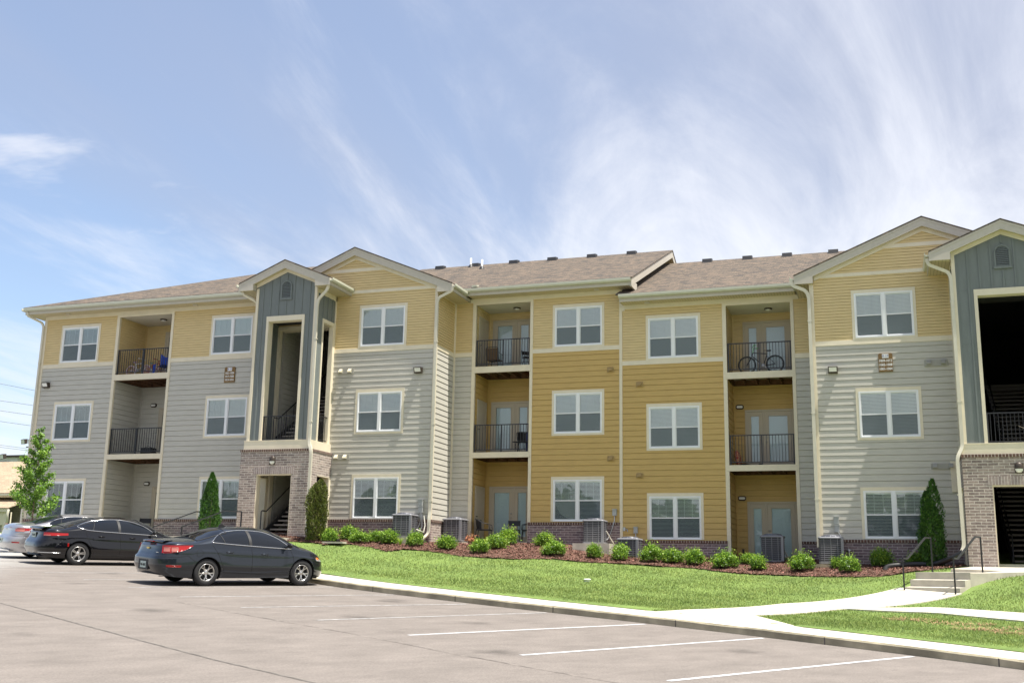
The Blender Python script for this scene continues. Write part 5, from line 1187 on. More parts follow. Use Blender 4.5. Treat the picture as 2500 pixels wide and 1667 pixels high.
    # patches on the tail / nose defined in (x along, z): curved on to the body
    def patch(nm, mt, x0, x1, z0, z1, sgs=(-1, 1), off=.006, sh=0, sl=0, n=14, curve=0):
        for sg in sgs:
            m = MB(); rows = []
            for i in range(n+1):
                t = i/n; x = x0+(x1-x0)*t; row = []
                for k in range(7):
                    za = z0+sl*(t*t if abs(sl) > .1 else t); zb_ = z1+sh*t; z = za+(zb_-za)*k/6+curve*math.sin(math.pi*t)*.0
                    X_, Y_ = c.body(x, z); X2, Y2 = c.body(x+.01, z); tx, ty = X2-X_, Y2-Y_; l = math.hypot(tx, ty) or 1
                    row.append((X_-ty/l*off, sg*(Y_+tx/l*off), z))
                rows.append(row)
            m.grid(rows, 0, True)
            # rim so that the lens has thickness
            edge = [r[0] for r in rows]+rows[-1][1:]+[r[-1] for r in rows[::-1]][1:]+rows[0][::-1][1:-1]
            m.tube(edge, .005, 5, close=True); m.build(nm, mt, root)
    spec['extras'](c, root, patch)
    return root
def plate_rear(c, root, z0, x, w=.31, h=.155, txt='446-1MG', col='plate'):
    m = MB(); X_ = x; m.box(X_-.012, X_, -w/2, w/2, z0, z0+h); p = m.build('number_plate', col, root); m = MB(); addtext(m, txt, .085, lambda a, b, cc: (X_-.015-cc, -a*.85, z0+h*.45+b), bold=.002); m.build('lettering', 'rubber', p)
# --- graphite saloon (nearest)
cA = Car(4.86, 1.855, 1.03, 3.77, .335,
    [(0, .93), (.25, .99), (1.0, 1.0), (2, .965), (3.2, .93), (3.75, .88), (4.2, .80), (4.6, .69), (4.86, .58)],
    [(0, .94), (.12, 1.06), (.32, 1.10), (.72, 1.13), (1.05, 1.235), (1.5, 1.385), (1.95, 1.455), (2.45, 1.465), (2.9, 1.42), (3.3, 1.29), (3.72, 1.055), (4.0, .985), (4.4, .885), (4.7, .755), (4.86, .60)],
    dict(low=[(1.16, 1.075), (1.6, 1.045), (2.4, 1.0), (3.42, .955)], hi=pch([1.16, 1.35, 1.6, 2.1, 2.6, 3.0, 3.42], [1.08, 1.22, 1.32, 1.375, 1.355, 1.23, .965]), divs=[(1.50, 1.43)]), [2.22],
    [(.2, .08), (.35, .0), (.5, -.05), (.66, -.05), (.72, .0), (.8, .03), (.95, .05), (1.1, .05)], [(.2, -.05), (.4, .03), (.55, .0), (.7, -.12), (.9, -.3)])
def exA(c, root, patch):
    patch('tail_light', 'tail_red', .055, .62, .785, .965, sl=.185, sh=.015)
    for x0, x1 in ((.075, .16), (.19, .31)): patch('lamp_lens', 'tail_clear', x0, x1, .825, .925, off=.010, n=6)
    patch('reflector', 'tail_red', .16, .40, .46, .495, off=.008, n=6)
    patch('headlight', 'lamp_clear', 4.22, 4.68, .66, .71, sh=-.05, sl=-.04); patch('turn_signal', 'lamp_amber', 4.24, 4.38, .69, .735, off=.012, sh=-.01, sl=-.02, n=5)
    plate_rear(c, root, .40, c.rp(.47)+.002); 
    m = MB(); x = float(c.rp(.5)); m.box(x-.004, x+.03, -.26, .26, .36, .60); m.build('plate_recess', 'rubber', root)
    m = MB(); X_ = float(c.rp(.88))-.012; m.box(X_-.006, X_+.01, -.085, .085, .865, .89); m.box(X_-.007, X_+.01, -.03, .03, .855, .90); m.build('emblem', 'gold', root)
    m = MB(); addtext(m, 'MALIBU', .045, lambda a, b, cc: (c.body(.035, .80)[0]-.02-cc, -.42-a, .80+b), bold=.001) if False else m.box(X_+.004, X_+.03, -.56, -.40, .785, .797); m.build('badge', 'chrome', root)
    m = MB(); m.tube([(.28, -.52, .25), (.10, -.52, .245)], .035, 12); m.build('exhaust', 'chrome', root)
    # spoiler lip with the brake lamp
    m = MB(); rows = [[(x_+c.px(abs(y)/.9)*1.0, y, z_-.02*(abs(y)/.7)**3) for y in np.linspace(-.56, .56, 15)] for x_, z_ in ((.05, 1.03), (.035, 1.058), (.10, 1.086), (.22, 1.096), (.24, 1.06), (.05, 1.03))]; m.grid(rows, 0, True); m.build('spoiler', 'paint_graphite', root)
    m = MB(); m.box(.055, .10, -.16, .16, 1.035, 1.053); m.build('brake_light', 'tail_red', root)
    m = MB(); m.prism([(1.72, 1.43), (1.92, 1.455), (1.90, 1.47), (1.80, 1.52), (1.74, 1.50)], 'y', -.02, .02); m.build('antenna', 'rubber', root)
    m = MB(); m.tube([(x_, -c.body(x_, .37)[1]*1.0-.002, .37-.03*math.sin((x_-1.5)*2)) for x_ in np.linspace(1.45, 3.35, 12)], .009, 5); m.tube([(x_, c.body(x_, .37)[1]+.002, .37) for x_ in np.linspace(1.45, 3.35, 12)], .009, 5); m.build('side_moulding', 'paint_graphite', root)
    for sg in (-1, 1):
        m = MB(); m.box(3.95, 4.25, sg*.05-.0, sg*.35, -.0+.2, .22); m.build('undertray', 'rubber', root)
def cabin(c, root, x0, x1, seatm):
    m = MB()
    for (x, w) in ((x0+.25, 1.2), (x0+1.25, .45)):
        for y in ((0,) if w > 1 else (-.38, .38)):
            m.box(x, x+.14, y-w/2, y+w/2, .55, 1.12); m.box(x, x+.5, y-w/2, y+w/2, .45, .6)
            for yy in ((-.35, .35) if w > 1 else (y,)): m.box(x+.01, x+.10, yy-.12, yy+.12, 1.13, 1.27)
    m.box(x1-.75, x1-.3, -.65, .65, .6, .93); m.build('seats', seatm, root)
SA = dict(label='dark graphite saloon car with wide red tail lights beside the lawn kerb', rearglass=(.80, 1.62, .80, .72), screen=(2.98, 3.72, .70, .86),
    seams=[[(2.27, .33), (2.27, .6), (2.25, .96)], [(3.48, .31), (3.50, .55), (3.47, .75), (3.40, .93)], [(1.50, .34), (1.43, .52), (1.30, .80), (1.16, 1.0), (1.15, 1.0)], [(1.5, .33), (2.5, .30), (3.47, .30)], [(.02, .70), (.3, .69), (.52, .74)], [(.52, .74), (.60, .66), (.70, .60)], [(.06, 1.0), (.4, .995)], [(4.1, .58), (4.3, .6), (4.4, .66)]],
    fuel=(.80, .80), handles=[(1.62, .835), (2.62, .80)], mirror=(3.28, .985), spokes=5, spoke_kind='Y', mirrormat='rubber', extras=exA, phase=-.32)
A1 = build_car('parked_car', cA, 'paint_graphite', SA)
def warp(root, dx, L):
    X0 = [-1, 0, .6, 4.15, L, 6]; X1 = [-1, 0, .6+dx, 4.15+dx, L, 6]; done = set()
    def go(o, off):
        for ch in o.children:
            w = off+ch.location.x
            if ch.type == 'MESH' and ch.data.name not in done:
                done.add(ch.data.name); me = ch.data; co = np.empty(len(me.vertices)*3, np.float32); me.vertices.foreach_get('co', co); co = co.reshape(-1, 3); nx_ = np.interp(w, X0, X1); co[:, 0] = np.interp(co[:, 0]+w, X0, X1)-nx_; me.vertices.foreach_set('co', co.ravel()); me.update()
            go(ch, w); 
            ch.location.x = np.interp(w, X0, X1)-np.interp(off, X0, X1)
    go(root, 0)
def place_car(root, c, near_rear, ang, base=None):
    """near_rear: world contact point of the camera-side rear wheel"""
    v = Vector((math.cos(ang), math.sin(ang), 0)); n = Vector((math.sin(ang), -math.cos(ang), 0))
    px = Vector((near_rear[0], near_rear[1], 0))-n*(c.hw-.1)-v*c.xr
    vz = -0.043*v.x+0.038*v.y; nz = -0.043*n.x+0.038*n.y; v3 = Vector((v.x, v.y, vz)).normalized(); l3 = -Vector((n.x, n.y, nz)).normalized(); u3 = v3.cross(l3).normalized(); l3 = u3.cross(v3)
    px.z = GL(px.x, px.y)+.003; root.matrix_world = Matrix(((v3.x, l3.x, u3.x, px.x), (v3.y, l3.y, u3.y, px.y), (v3.z, l3.z, u3.z, px.z), (0,0,0,1)))
warp(A1, .17, cA.L); cA.xr += .17; place_car(A1, cA, (-4.60, -14.80), R(61.5))
# --- black fastback saloon
cB = Car(4.88, 1.87, 1.02, 3.76, .345,
    [(0, .94), (.3, 1.0), (1.0, 1.0), (2, .975), (3.2, .93), (3.75, .87), (4.2, .79), (4.6, .68), (4.88, .56)],
    [(0, .95), (.10, 1.08), (.25, 1.12), (.55, 1.15), (1.0, 1.265), (1.5, 1.40), (1.95, 1.475), (2.4, 1.49), (2.9, 1.43), (3.3, 1.30), (3.75, 1.05), (4.0, .98), (4.4, .87), (4.7, .74), (4.88, .58)],
    dict(low=[(.98, 1.15), (1.25, 1.07), (1.7, 1.04), (2.4, 1.01), (3.45, .965)], hi=pch([.98, 1.15, 1.5, 1.9, 2.2, 2.6, 3.05, 3.45], [1.155, 1.235, 1.335, 1.385, 1.395, 1.36, 1.23, .975]), divs=[(1.42, 1.52)]), [2.25],
    [(.2, .14), (.35, .04), (.5, -.02), (.65, .0), (.8, .08), (.95, .10), (1.1, .04)], [(.2, -.05), (.4, .03), (.55, 0), (.7, -.12), (.9, -.3)])
def exB(c, root, patch):
    patch('tail_light', 'tail_red', .06, .66, .86, .955, sl=.03, sh=-.005); patch('lamp_lens', 'tail_clear', .07, .2, .865, .89, off=.01, n=5)
    patch('marker_light', 'tail_red', .66, .70, .56, .66, n=3)
    patch('chrome_strip', 'chrome', .03, .5, .36, .375, n=8)
    plate_rear(c, root, .79, float(c.rp(.86))-.012, txt='7K2-4RT')
    m = MB(); x = float(c.rp(.45)); m.box(x+.0, x+.03, -.45, .45, .55, .58); m.build('bumper_trim', 'rubber', root)
    m = MB(); rows = [[(x_+c.px(abs(y)/.9), y, z_-.02*(abs(y)/.7)**3) for y in np.linspace(-.58, .58, 15)] for x_, z_ in ((.01, 1.04), (-.01, 1.08), (.06, 1.115), (.22, 1.12), (.24, 1.08), (.01, 1.04))]; m.grid(rows, 0, True); m.build('spoiler', 'paint_black', root)
    m = MB(); m.box(-.02, .02, -.12, .12, .985, .998); m.build('badge', 'chrome', root)
SB_ = dict(label='glossy black fastback saloon car parked between the silver and graphite cars', rearglass=(.62, 1.60, .78, .70), screen=(2.98, 3.76, .70, .86),
    seams=[[(2.29, .34), (2.30, .6), (2.27, .97)], [(3.48, .31), (3.52, .55), (3.47, .75), (3.42, .93)], [(1.48, .36), (1.42, .52), (1.25, .85), (1.20, 1.0)], [(1.5, .33), (2.5, .30), (3.47, .30)], [(.05, .74), (.3, .73), (.6, .80)], [(.6, .80), (.62, .7)], [(1.7, .42), (1.9, .49), (3.0, .47), (3.45, .40)]],
    fuel=(.86, .87), handles=[(1.68, .88), (2.66, .855)], mirror=(3.30, .99), spokes=5, spoke_kind='double', mirrormat='rubber', extras=exB, phase=.1)
B1 = build_car('parked_car', cB, 'paint_black', SB_)
warp(B1, .15, cB.L); cB.xr += .15; place_car(B1, cB, (-11.98, -10.68), R(59.5))
# --- silver saloon
cC = Car(4.85, 1.84, 1.05, 3.80, .33,
    [(0, .95), (.3, 1.02), (1.0, 1.02), (2, .985), (3.2, .94), (3.75, .88), (4.2, .79), (4.6, .68), (4.85, .56)],
    [(0, .96), (.10, 1.07), (.30, 1.12), (.60, 1.15), (1.0, 1.26), (1.5, 1.41), (1.95, 1.475), (2.4, 1.485), (2.9, 1.43), (3.3, 1.30), (3.75, 1.05), (4.0, .98), (4.4, .87), (4.7, .74), (4.85, .58)],
    dict(low=[(1.10, 1.13), (1.4, 1.08), (1.8, 1.05), (2.4, 1.02), (3.45, .97)], hi=pch([1.10, 1.3, 1.6, 1.9, 2.2, 2.6, 3.05, 3.45], [1.135, 1.26, 1.345, 1.385, 1.395, 1.36, 1.23, .98]), divs=[(1.45, 1.53)]), [2.25],
    [(.2, .14), (.35, .02), (.5, -.04), (.65, -.02), (.72, .06), (.8, .08), (.95, .10), (1.1, .04)], [(.2, -.05), (.4, .03), (.55, 0), (.7, -.12), (.9, -.3)])
def exC(c, root, patch):
    patch('tail_light', 'tail_red', .14, .72, .88, .975, sl=.04, sh=.01); patch('lamp_lens', 'tail_clear', .10, .34, .875, .95, off=.012, n=6)
    patch('reflector', 'tail_red', .12, .28, .505, .535, off=.008, n=4)
    plate_rear(c, root, .50, float(c.rp(.55))-.01, txt='L83-5PY')
    m = MB(); m.box(.04, .08, -.14, .14, 1.075, 1.095); m.build('brake_light', 'tail_red', root)
    m = MB(); m.tube([(.26, -.55, .24), (.08, -.55, .235)], .035, 12); m.build('exhaust', 'chrome', root)
    m = MB(); m.lathe([(0, -.008), (.045, -.006), (.05, .004)], (float(c.rp(.9))-.0, 0, .93), 'x', 16); m.build('emblem', 'chrome', root)
SC_ = dict(label='silver saloon car parked beyond the black car, its boot showing', rearglass=(.70, 1.60, .80, .72), screen=(2.98, 3.76, .70, .86),
    seams=[[(2.29, .34), (2.30, .6), (2.27, .97)], [(3.48, .31), (3.52, .55), (3.45, .93)], [(1.48, .36), (1.42, .52), (1.25, .85), (1.20, 1.0)], [(.05, .72), (.3, .71), (.6, .78)]],
    fuel=(.86, .87), handles=[(1.68, .88), (2.66, .855)], mirror=(3.30, 1.0), spokes=5, spoke_kind='double', extras=exC, phase=.5)
C1 = build_car('parked_car', cC, 'paint_silver', SC_)
warp(C1, .10, cC.L); cC.xr += .10; place_car(C1, cC, (-14.72, -8.98), R(58))
# ---------------------------------------------------------------- condenser units and pads
mat('ac_dark', (.075, .08, .10), .6, metal=.1); mat('ac_wire', (.22, .22, .24), .5); mat('ac_light', (.24, .24, .26), .45, metal=.2); mat('ac_top', (.17, .175, .20), .45, metal=.2); mat('badge_blue', (.02, .02, .25), .4)
groovemat('ac_fins', (.085, .085, .10), .016, .5, .35, axis=0)
def make_ac():
    r = empty('air_conditioner', (0,0,0), 'x', 'air conditioner', 'condenser units along the wall'); h = .80; s = .37
    def ring(s_, z, c_=.07):
        P = []
        for (cx, cy, a0) in ((1, 1, 0), (-1, 1, 90), (-1, -1, 180), (1, -1, 270)):
            for k in range(5): a = R(a0+22.5*k); P.append((cx*(s_-c_)+c_*math.cos(a), cy*(s_-c_)+c_*math.sin(a), z))
        return P
    m = MB(); m.grid([ring(s-.02, .03), ring(s-.02, h)], 0, False, False, True); m.build('coil', 'ac_fins', r)
    m = MB()
    for k in range(12):
        z = .06+k*(h-.10)/11; rg = ring(s, z); m.tube(rg, .006, 5, close=True)
    for (x, y) in ((0, -s), (0, s), (s, 0), (-s, 0), (-s*.55, -s), (s*.55, -s)):
        m.box(x-.008, x+.008, y-.008, y+.008, .03, h)
    m.build('guard', 'ac_wire', r)
    m = MB(); m.grid([ring(s+.008, .0), ring(s+.008, .045)], 0, False, False, True); m.face(ring(s+.008, .045)); m.build('base_pan', 'ac_light', r); m = MB(); m.grid([ring(s+.015, h-.03), ring(s+.02, h), ring(s-.02, h+.025), ring(s-.12, h+.03)], 0, True, False, True); m.build('casing', 'ac_light', r)
    m = MB(); m.box(s-.07, s+.012, -s-.010, -s+.07, .03, h-.02); m.build('corner_panel', 'ac_light', r)
    m = MB(); c = [(.0, h+.085)]
    for k in range(12):
        a = 2*math.pi*k/12; m.bar((.07*math.cos(a), .07*math.sin(a), h+.085), (.27*math.cos(a), .27*math.sin(a), h+.07), .014, .01); m.bar((.27*math.cos(a), .27*math.sin(a), h+.07), (.33*math.cos(a), .33*math.sin(a), h+.01), .02, .01)
    for rr, z in ((.12, h+.083), (.18, h+.08), (.235, h+.076), (.28, h+.066)): m.tube([(rr*math.cos(a), rr*math.sin(a), z) for a in np.linspace(0, 2*math.pi, 33)[:-1]], .005, 5, close=True)
    m.lathe([(0, h+.095), (.07, h+.09), (.075, h+.075)], (0,0,0), 'z', 16); m.lathe([(.285, h+.02), (.30, h+.05), (.275, h+.066)], (0,0,0), 'z', 32); m.build('fan_grille', 'ac_top', r)
    m = MB(); m.lathe([(0, h-.02), (.28, h-.02)], (0,0,0), 'z', 24); m.build('fan_shadow', 'interior_dark', r)
    m = MB(); m.grid([[(.06*math.cos(a)*t, -s-.012, .60+.028*math.sin(a)*t) for a in np.linspace(0, 2*math.pi, 25)[:-1]] for t in (0, 1)], 0, False, False, True); b = m.build('badge', 'badge_blue', r)
    m = MB(); addtext(m, 'Carrier', .028, lambda a, b_, c_: (a, -s-.0145-c_, .60+b_)); m.build('lettering', 'sign_white', b)
    return r
ac = make_ac()
ACS = [(-4.87, -2.25, -.70, 'grey condenser unit behind shrubs in front of the left gable wall', 1.0), (-3.62, -.52, -.76, 'grey condenser unit standing between the gable corner and the first patio', 1.0), (1.71, -.50, -.80, 'grey condenser unit raised on the concrete block under the ochre wall window', 1.0), (3.06, -.92, -1.45, 'grey condenser unit half hidden by a shrub just right of the concrete block', 1.0), (7.86, -.50, -1.36, 'grey condenser unit in front of the right patio doors', 1.06), (9.83, -2.35, -1.42, 'grey condenser unit beside the meter boxes of the right gable', 1.0)]
for i, (x, y, z, lb, s) in enumerate(ACS):
    o = ac if i == 0 else copy_tree(ac); place(o, (x, y, z), (.03, -.02, .02, -.04, 0, .03)[i], lb, sc_=(1.0, 1.0, s))
    if i in (0, 1, 4):
        for c in list(o.children):
            if c.name.startswith('badge'):
                for g in list(c.children): bpy.data.objects.remove(g)
                bpy.data.objects.remove(c)
def pad(x0, x1, y0, y1, z0, z1, lb, mt='concrete_side'):
    m = MB(); m.box(x0, x1, y0, y1, z0, z1); tag(m.build('concrete_pad', mt), lb, 'concrete pad', 'pads under the condenser units')
pad(1.10, 2.42, -1.3, -.06, -1.7, -.81, 'tall concrete block carrying the raised condenser unit', 'concrete'); pad(-5.35, -4.35, -2.75, -1.9, -1.2, -.71, 'low concrete pad behind the shrubs by the left gable', 'concrete'); pad(2.6, 3.55, -1.4, -.4, -1.8, -1.46, 'low pad under the condenser unit right of the concrete block', 'concrete'); pad(7.2, 9.2, -1.5, -.1, -1.8, -1.43, 'wide concrete slab in front of the right patio doors'); pad(9.3, 10.35, -2.9, -1.9, -1.9, -1.44, 'concrete pad under the condenser unit of the right gable'); pad(-4.05, -3.1, -1.1, -.06, -1.2, -.79, 'pad under the condenser unit at the gable corner', 'concrete')
# refrigerant hoses
mat('hose_white', (.6, .57, .5), .5); mat('hose_black', (.015, .015, .016), .45)
for pts, lb in (([(8.25, -.5, -1.0), (8.35, -.35, -1.25), (8.5, -.2, -1.38), (8.6, -.02, -1.3)], 'white hose running from the condenser unit at the right patio'), ([(2.1, -.45, -.35), (2.25, -.3, -.65), (2.3, -.12, -.78)], 'white line running from the raised condenser unit to the wall'), ([(-4.45, -2.2, -.4), (-4.2, -2.1, -.5), (-4.22, -1.95, -.25), (-4.3, -1.9, .1)], 'white line looping from the left gable condenser unit to the wall')):
    m = MB(); m.tube(pts, .02, 8); tag(m.build('hose', 'hose_white'), lb, 'hose', 'condenser hoses')
# corrugated drain pipes
def corr(pts, r, lb):
    Q = []; P_ = [Vector(p) for p in pts]
    for i in range(len(P_)-1):
        p0, p1, p2, p3 = P_[max(i-1, 0)], P_[i], P_[i+1], P_[min(i+2, len(P_)-1)]
        for k in range(24): t = k/24; Q.append(.5*((2*p1)+(-p0+p2)*t+(2*p0-5*p1+4*p2-p3)*t*t+(-p0+3*p1-3*p2+p3)*t**3))
    Q.append(P_[-1]); m = MB(); m.tube(Q, [r*(1+.06*(i % 2)) for i in range(len(Q))], 14, caps=False); m.tube([Q[0]+(Q[0]-Q[1]).normalized()*.03, Q[0]], r*1.12, 14); tag(m.build('drain_pipe', 'hose_black'), lb, 'drain pipe', 'black corrugated drain pipes')
corr([(11.42, -3.9, -1.68), (11.5, -3.3, -1.50), (12.1, -2.9, -1.42), (12.6, -3.0, -1.40), (12.95, -3.2, -1.36), (13.3, -3.5, -1.22), (13.6, -3.6, -1.05)], .075, 'black corrugated pipe curving across the mulch from the right downspout')
corr([(-6.72, -3.75, -.90), (-6.9, -3.6, -.84), (-7.3, -3.5, -.80), (-8.0, -3.55, -.74)], .06, 'short black corrugated pipe beside the brick pier of the left tower')
m = MB(); m.prism([(-7.15, -4.15), (-6.35, -4.15), (-6.35, -3.85), (-7.1, -3.85)], 'z', -.98, -.92); tag(m.build('splash_block', 'concrete'), 'pale concrete splash block lying under the short black pipe', 'splash block')
m = MB(); z = t_(3.27, -7.45); m.lathe([(0, .085), (.085, .085), (.105, .06), (.105, .05), (.085, .05), (.08, -.03)], (3.27, -7.45, z), 'z', 20); tag(m.build('cleanout_cap', 'white_pvc'), 'small white drain cap standing in the lawn', 'drain cap')
# ---------------------------------------------------------------- patio and balcony furniture
mat('wicker', (.012, .012, .013), .55); mat('brown_fabric', (.10, .06, .03), .8); mat('blue_fabric', (.012, .06, .42), .75, var=.3, vs=12); mat('blue_dark', (.01, .02, .15), .7)
def arm_chair(label):
    r = empty('patio_chair', (0,0,0), label, 'chair', 'black patio chairs'); 
    for (x, y, x2, y2) in ((-.24, -.24, -.28, -.28), (.24, -.24, .28, -.28), (-.22, .24, -.25, .3), (.22, .24, .25, .3)):
        m = MB(); m.tube([(x2, y2, 0), (x, y, .43)], .013, 8); m.build('leg', 'wicker', r)
    m = MB(); m.box(-.26, .26, -.26, .26, .41, .45); m.build('seat', 'wicker', r)
    m = MB(); m.grid([[(.27*math.sin(a)*(1+.15*t), .24*math.cos(a)*(1+.2*t)+.03, .45+.36*t-.0) for a in np.linspace(-1.15, 1.15, 15)] for t in (0, .35, .7, 1)], 0, True); m.build('backrest', 'wicker', r)
    m = MB(); m.tube([(-.28, -.27, .43), (-.30, -.25, .62), (-.30, 0, .68), (-.30, .15, .76), (-.2, .30, .82), (0, .33, .83), (.2, .30, .82), (.30, .15, .76), (.30, 0, .68), (.30, -.25, .62), (.28, -.27, .43)], .014, 8); m.build('arm_rail', 'wicker', r); return r
ch = arm_chair('black wicker armchair on the patio beside the closet door'); place(ch, (-2.68, -.0, -.74), R(100))
c2 = copy_tree(ch); place(c2, (-1.0, .30, -.74), R(-75), 'black wicker armchair at the patio opening next to the brick wall')
def fold_chair(label, fab='wicker', group=None):
    r = empty('folding_chair', (0,0,0), label, 'chair', group)
    for s in (-1, 1):
        m = MB(); m.tube([(s*.22, -.25, 0), (s*.22, .22, .80)], .012, 8); m.build('leg', 'black_metal', r); m = MB(); m.tube([(s*.2, .25, 0), (s*.2, -.2, .44)], .012, 8); m.build('leg', 'black_metal', r)
    m = MB(); m.box(-.21, .21, -.2, .2, .43, .455); m.build('seat', fab, r); m = MB(); m.grid([[(x, .17+.03*math.cos(x*5)+(z-.6)*.5, z) for x in np.linspace(-.22, .22, 7)] for z in (.60, .66, .74, .80)], 0, True); m.build('backrest', fab, r); return r
f = fold_chair('black folding chair between the two wicker armchairs'); place(f, (-1.62, .35, -.74), R(15))
f2 = copy_tree(f); place(f2, (-16.95, -1.0, -.74), R(30), 'black folding chair back showing above the roof of the black car')
# third floor brown mesh chair, seen from behind
r = empty('deck_chair', (0,0,0), 'low deck chair with a brown mesh back on the top balcony', 'chair')
for s in (-1, 1):
    m = MB(); m.tube([(s*.24, -.15, .0), (s*.24, -.15, .60), (s*.24, .3, .55), (s*.24, .35, 0)], .014, 8); m.build('leg', 'black_metal', r)
m = MB(); m.tube([(-.25, -.12, .28), (-.25, -.2, .74), (-.2, -.21, .79), (.2, -.21, .79), (.25, -.2, .74), (.25, -.12, .28)], .015, 8); m.build('back_frame', 'black_metal', r)
m = MB(); m.grid([[(x, -.12-.085*(z-.3)/.45, z) for x in (-.235, 0, .235)] for z in (.32, .5, .745)], 0, False); m.build('backrest', 'brown_fabric', r); m = MB(); m.box(-.24, .24, -.12, .32, .30, .33); m.build('seat', 'brown_fabric', r); place(r, (-2.56, .35, 5.86), R(-4))
# dark bicycle-like pile right side, grill table
def bike(label, wheel, frame, tyre, seat, size=1.0, hb=.0, accent=None, group='bicycles kept on balconies'):
    r = empty('bicycle', (0,0,0), label, 'bicycle', group); wb = 1.02*size; R_ = .33*size
    for (x) in (0, wb):
        w = empty('wheel', (x, 0, R_)); w.parent = r
        m = MB(); m.tube([(x+R_*.95*math.cos(a), 0, R_+R_*.95*math.sin(a)) for a in np.linspace(0, 2*math.pi, 29)[:-1]], .019*size+.004, 7, close=True); m.build('tyre', tyre, w)
        m = MB(); m.tube([(x+R_*.84*math.cos(a), 0, R_+R_*.84*math.sin(a)) for a in np.linspace(0, 2*math.pi, 29)[:-1]], .008, 5, close=True)
        for k in range(14): a = 2*math.pi*k/14; m.bar((x, .01 if k % 2 else -.01, R_), (x+R_*.84*math.cos(a), 0, R_+R_*.84*math.sin(a)), .003)
        m.build('rim', wheel, w)
    s = size; bb = (.42*s, 0, .28*s); st = (.28*s, 0, .72*s); hd = (.80*s, 0, .78*s); hl = (.83*s, 0, .66*s)
    m = MB(); 
    for a, b in ((bb, st), (st, hd), (bb, hl), (hd, hl)): m.tube([a, b], .017, 8)
    for y in (-.05, .05): m.tube([(0, y, R_), (bb[0], y*.5, bb[2])], .009, 6); m.tube([(0, y, R_), (st[0], y*.4, st[2]-.08)], .009, 6); m.tube([(wb, y, R_), (.85*s, y*.7, .62*s)], .011, 6)
    m.build('frame', frame, r)
    m = MB(); m.tube([st, (.25*s, 0, .84*s)], .013, 8); m.build('seat_post', 'steel', r); m = MB(); m.grid([[(x*s, y*s*(1 if x < .25 else .35), (.86-.02*abs(y)*8)*s) for y in (-.075, -.03, 0, .03, .075)] for x in (.13, .2, .3, .40)], 0, True); m.box(.14*s, .30*s, -.05*s, .05*s, .82*s, .855*s); m.build('saddle', seat, r)
    m = MB(); m.tube([hd, (.77*s, 0, (.92+hb)*s)], .014, 8); m.tube([(.70*s, -.27*s, (1.0+hb)*s), (.78*s, -.15*s, (.98+hb)*s), (.77*s, 0, (.93+hb)*s), (.78*s, .15*s, (.98+hb)*s), (.70*s, .27*s, (1.0+hb)*s)], .012, 8); hbm = m.build('handlebar', frame if not accent else accent, r)
    m = MB(); [m.tube([(.64*s, y*s, (1.005+hb)*s), (.72*s, y*s*.98, (1.0+hb)*s)], .018, 8) for y in (-.28, .28)]; m.build('grip', accent or 'rubber', hbm)
    m = MB(); m.lathe([(0, -.01), (.075*s, -.01), (.08*s, 0), (.075*s, .01)], (bb[0], -.05, bb[2]), 'y', 18); m.bar((bb[0]-.12*s, -.06, bb[2]-.08), (bb[0]+.12*s, -.06, bb[2]+.08), .018); m.box(bb[0]+.08*s, bb[0]+.17*s, -.13, -.05, bb[2]+.07, bb[2]+.095); m.box(bb[0]-.17*s, bb[0]-.08*s, .05, .13, bb[2]-.095, bb[2]-.07); m.build('crank', 'steel', r); return r
mat('green_accent', (.08, .45, .06), .4); mat('bike_white', (.65, .62, .62), .35); mat('bike_pink', (.5, .06, .25), .4); mat('lilac', (.45, .32, .6), .6); mat('bike_red', (.35, .02, .04), .4); mat('teal', (.1, .45, .40), .5); mat('rim_dark', (.06, .07, .06), .4, metal=.5)
b1 = bike('dark bicycle with a green handlebar on the top right balcony', 'rim_dark', 'black_metal', 'rubber', 'rubber', .97, accent='green_accent'); b1.scale = (-1, 1, 1); b1.location = (8.05, .38, 5.24); b1.rotation_euler = (0, 0, R(-3))
b2 = bike('small white child bicycle with a lilac saddle on the top left balcony', 'bike_pink', 'bike_white', 'bike_white', 'lilac', .72, accent='bike_white'); place(b2, (-18.05, -1.32, 5.86), R(2))
b3 = bike('small red child bicycle leaning behind the white one', 'bike_pink', 'bike_red', 'bike_white', 'teal', .74, accent='bike_red'); place(b3, (-17.55, -.9, 5.86), R(-6))
# blue camping chair
r = empty('camping_chair', (0,0,0), 'bright blue folding camping chair on the top left balcony', 'chair')
m = MB(); m.grid([[(-.26+.52*u, .12+.08*math.sin(math.pi*u), .95-.10*math.sin(math.pi*u)*1.5 if v == 1 else .40+(.45*v)) for u in np.linspace(0, 1, 9)] for v in (0, .35, .7, 1)], 0, True); m.build('backrest', 'blue_fabric', r)
m = MB(); m.grid([[(-.26+.52*u, -.28+.4*v, .42-.07*math.sin(math.pi*u)-.03*v) for u in np.linspace(0, 1, 7)] for v in (0, .5, 1)], 0, True); m.build('seat', 'blue_fabric', r)
m = MB(); m.grid([[(-.24+.16*u, -.30, .40-.34*v+.05*u) for u in (0, .5, 1)] for v in (0, .5, 1)], 0, False); m.build('side_cloth', 'blue_fabric', r)
for (a, b) in (((-.3, -.3, 0), (.24, .14, .40)), ((.3, -.3, 0), (-.24, .14, .40)), ((-.3, .2, 0), (-.26, .14, .95)), ((.3, .2, 0), (.26, .14, .95))): m = MB(); m.tube([a, b], .010, 7); m.build('leg', 'black_metal', r)
place(r, (-16.55, -1.25, 5.86), R(-8))
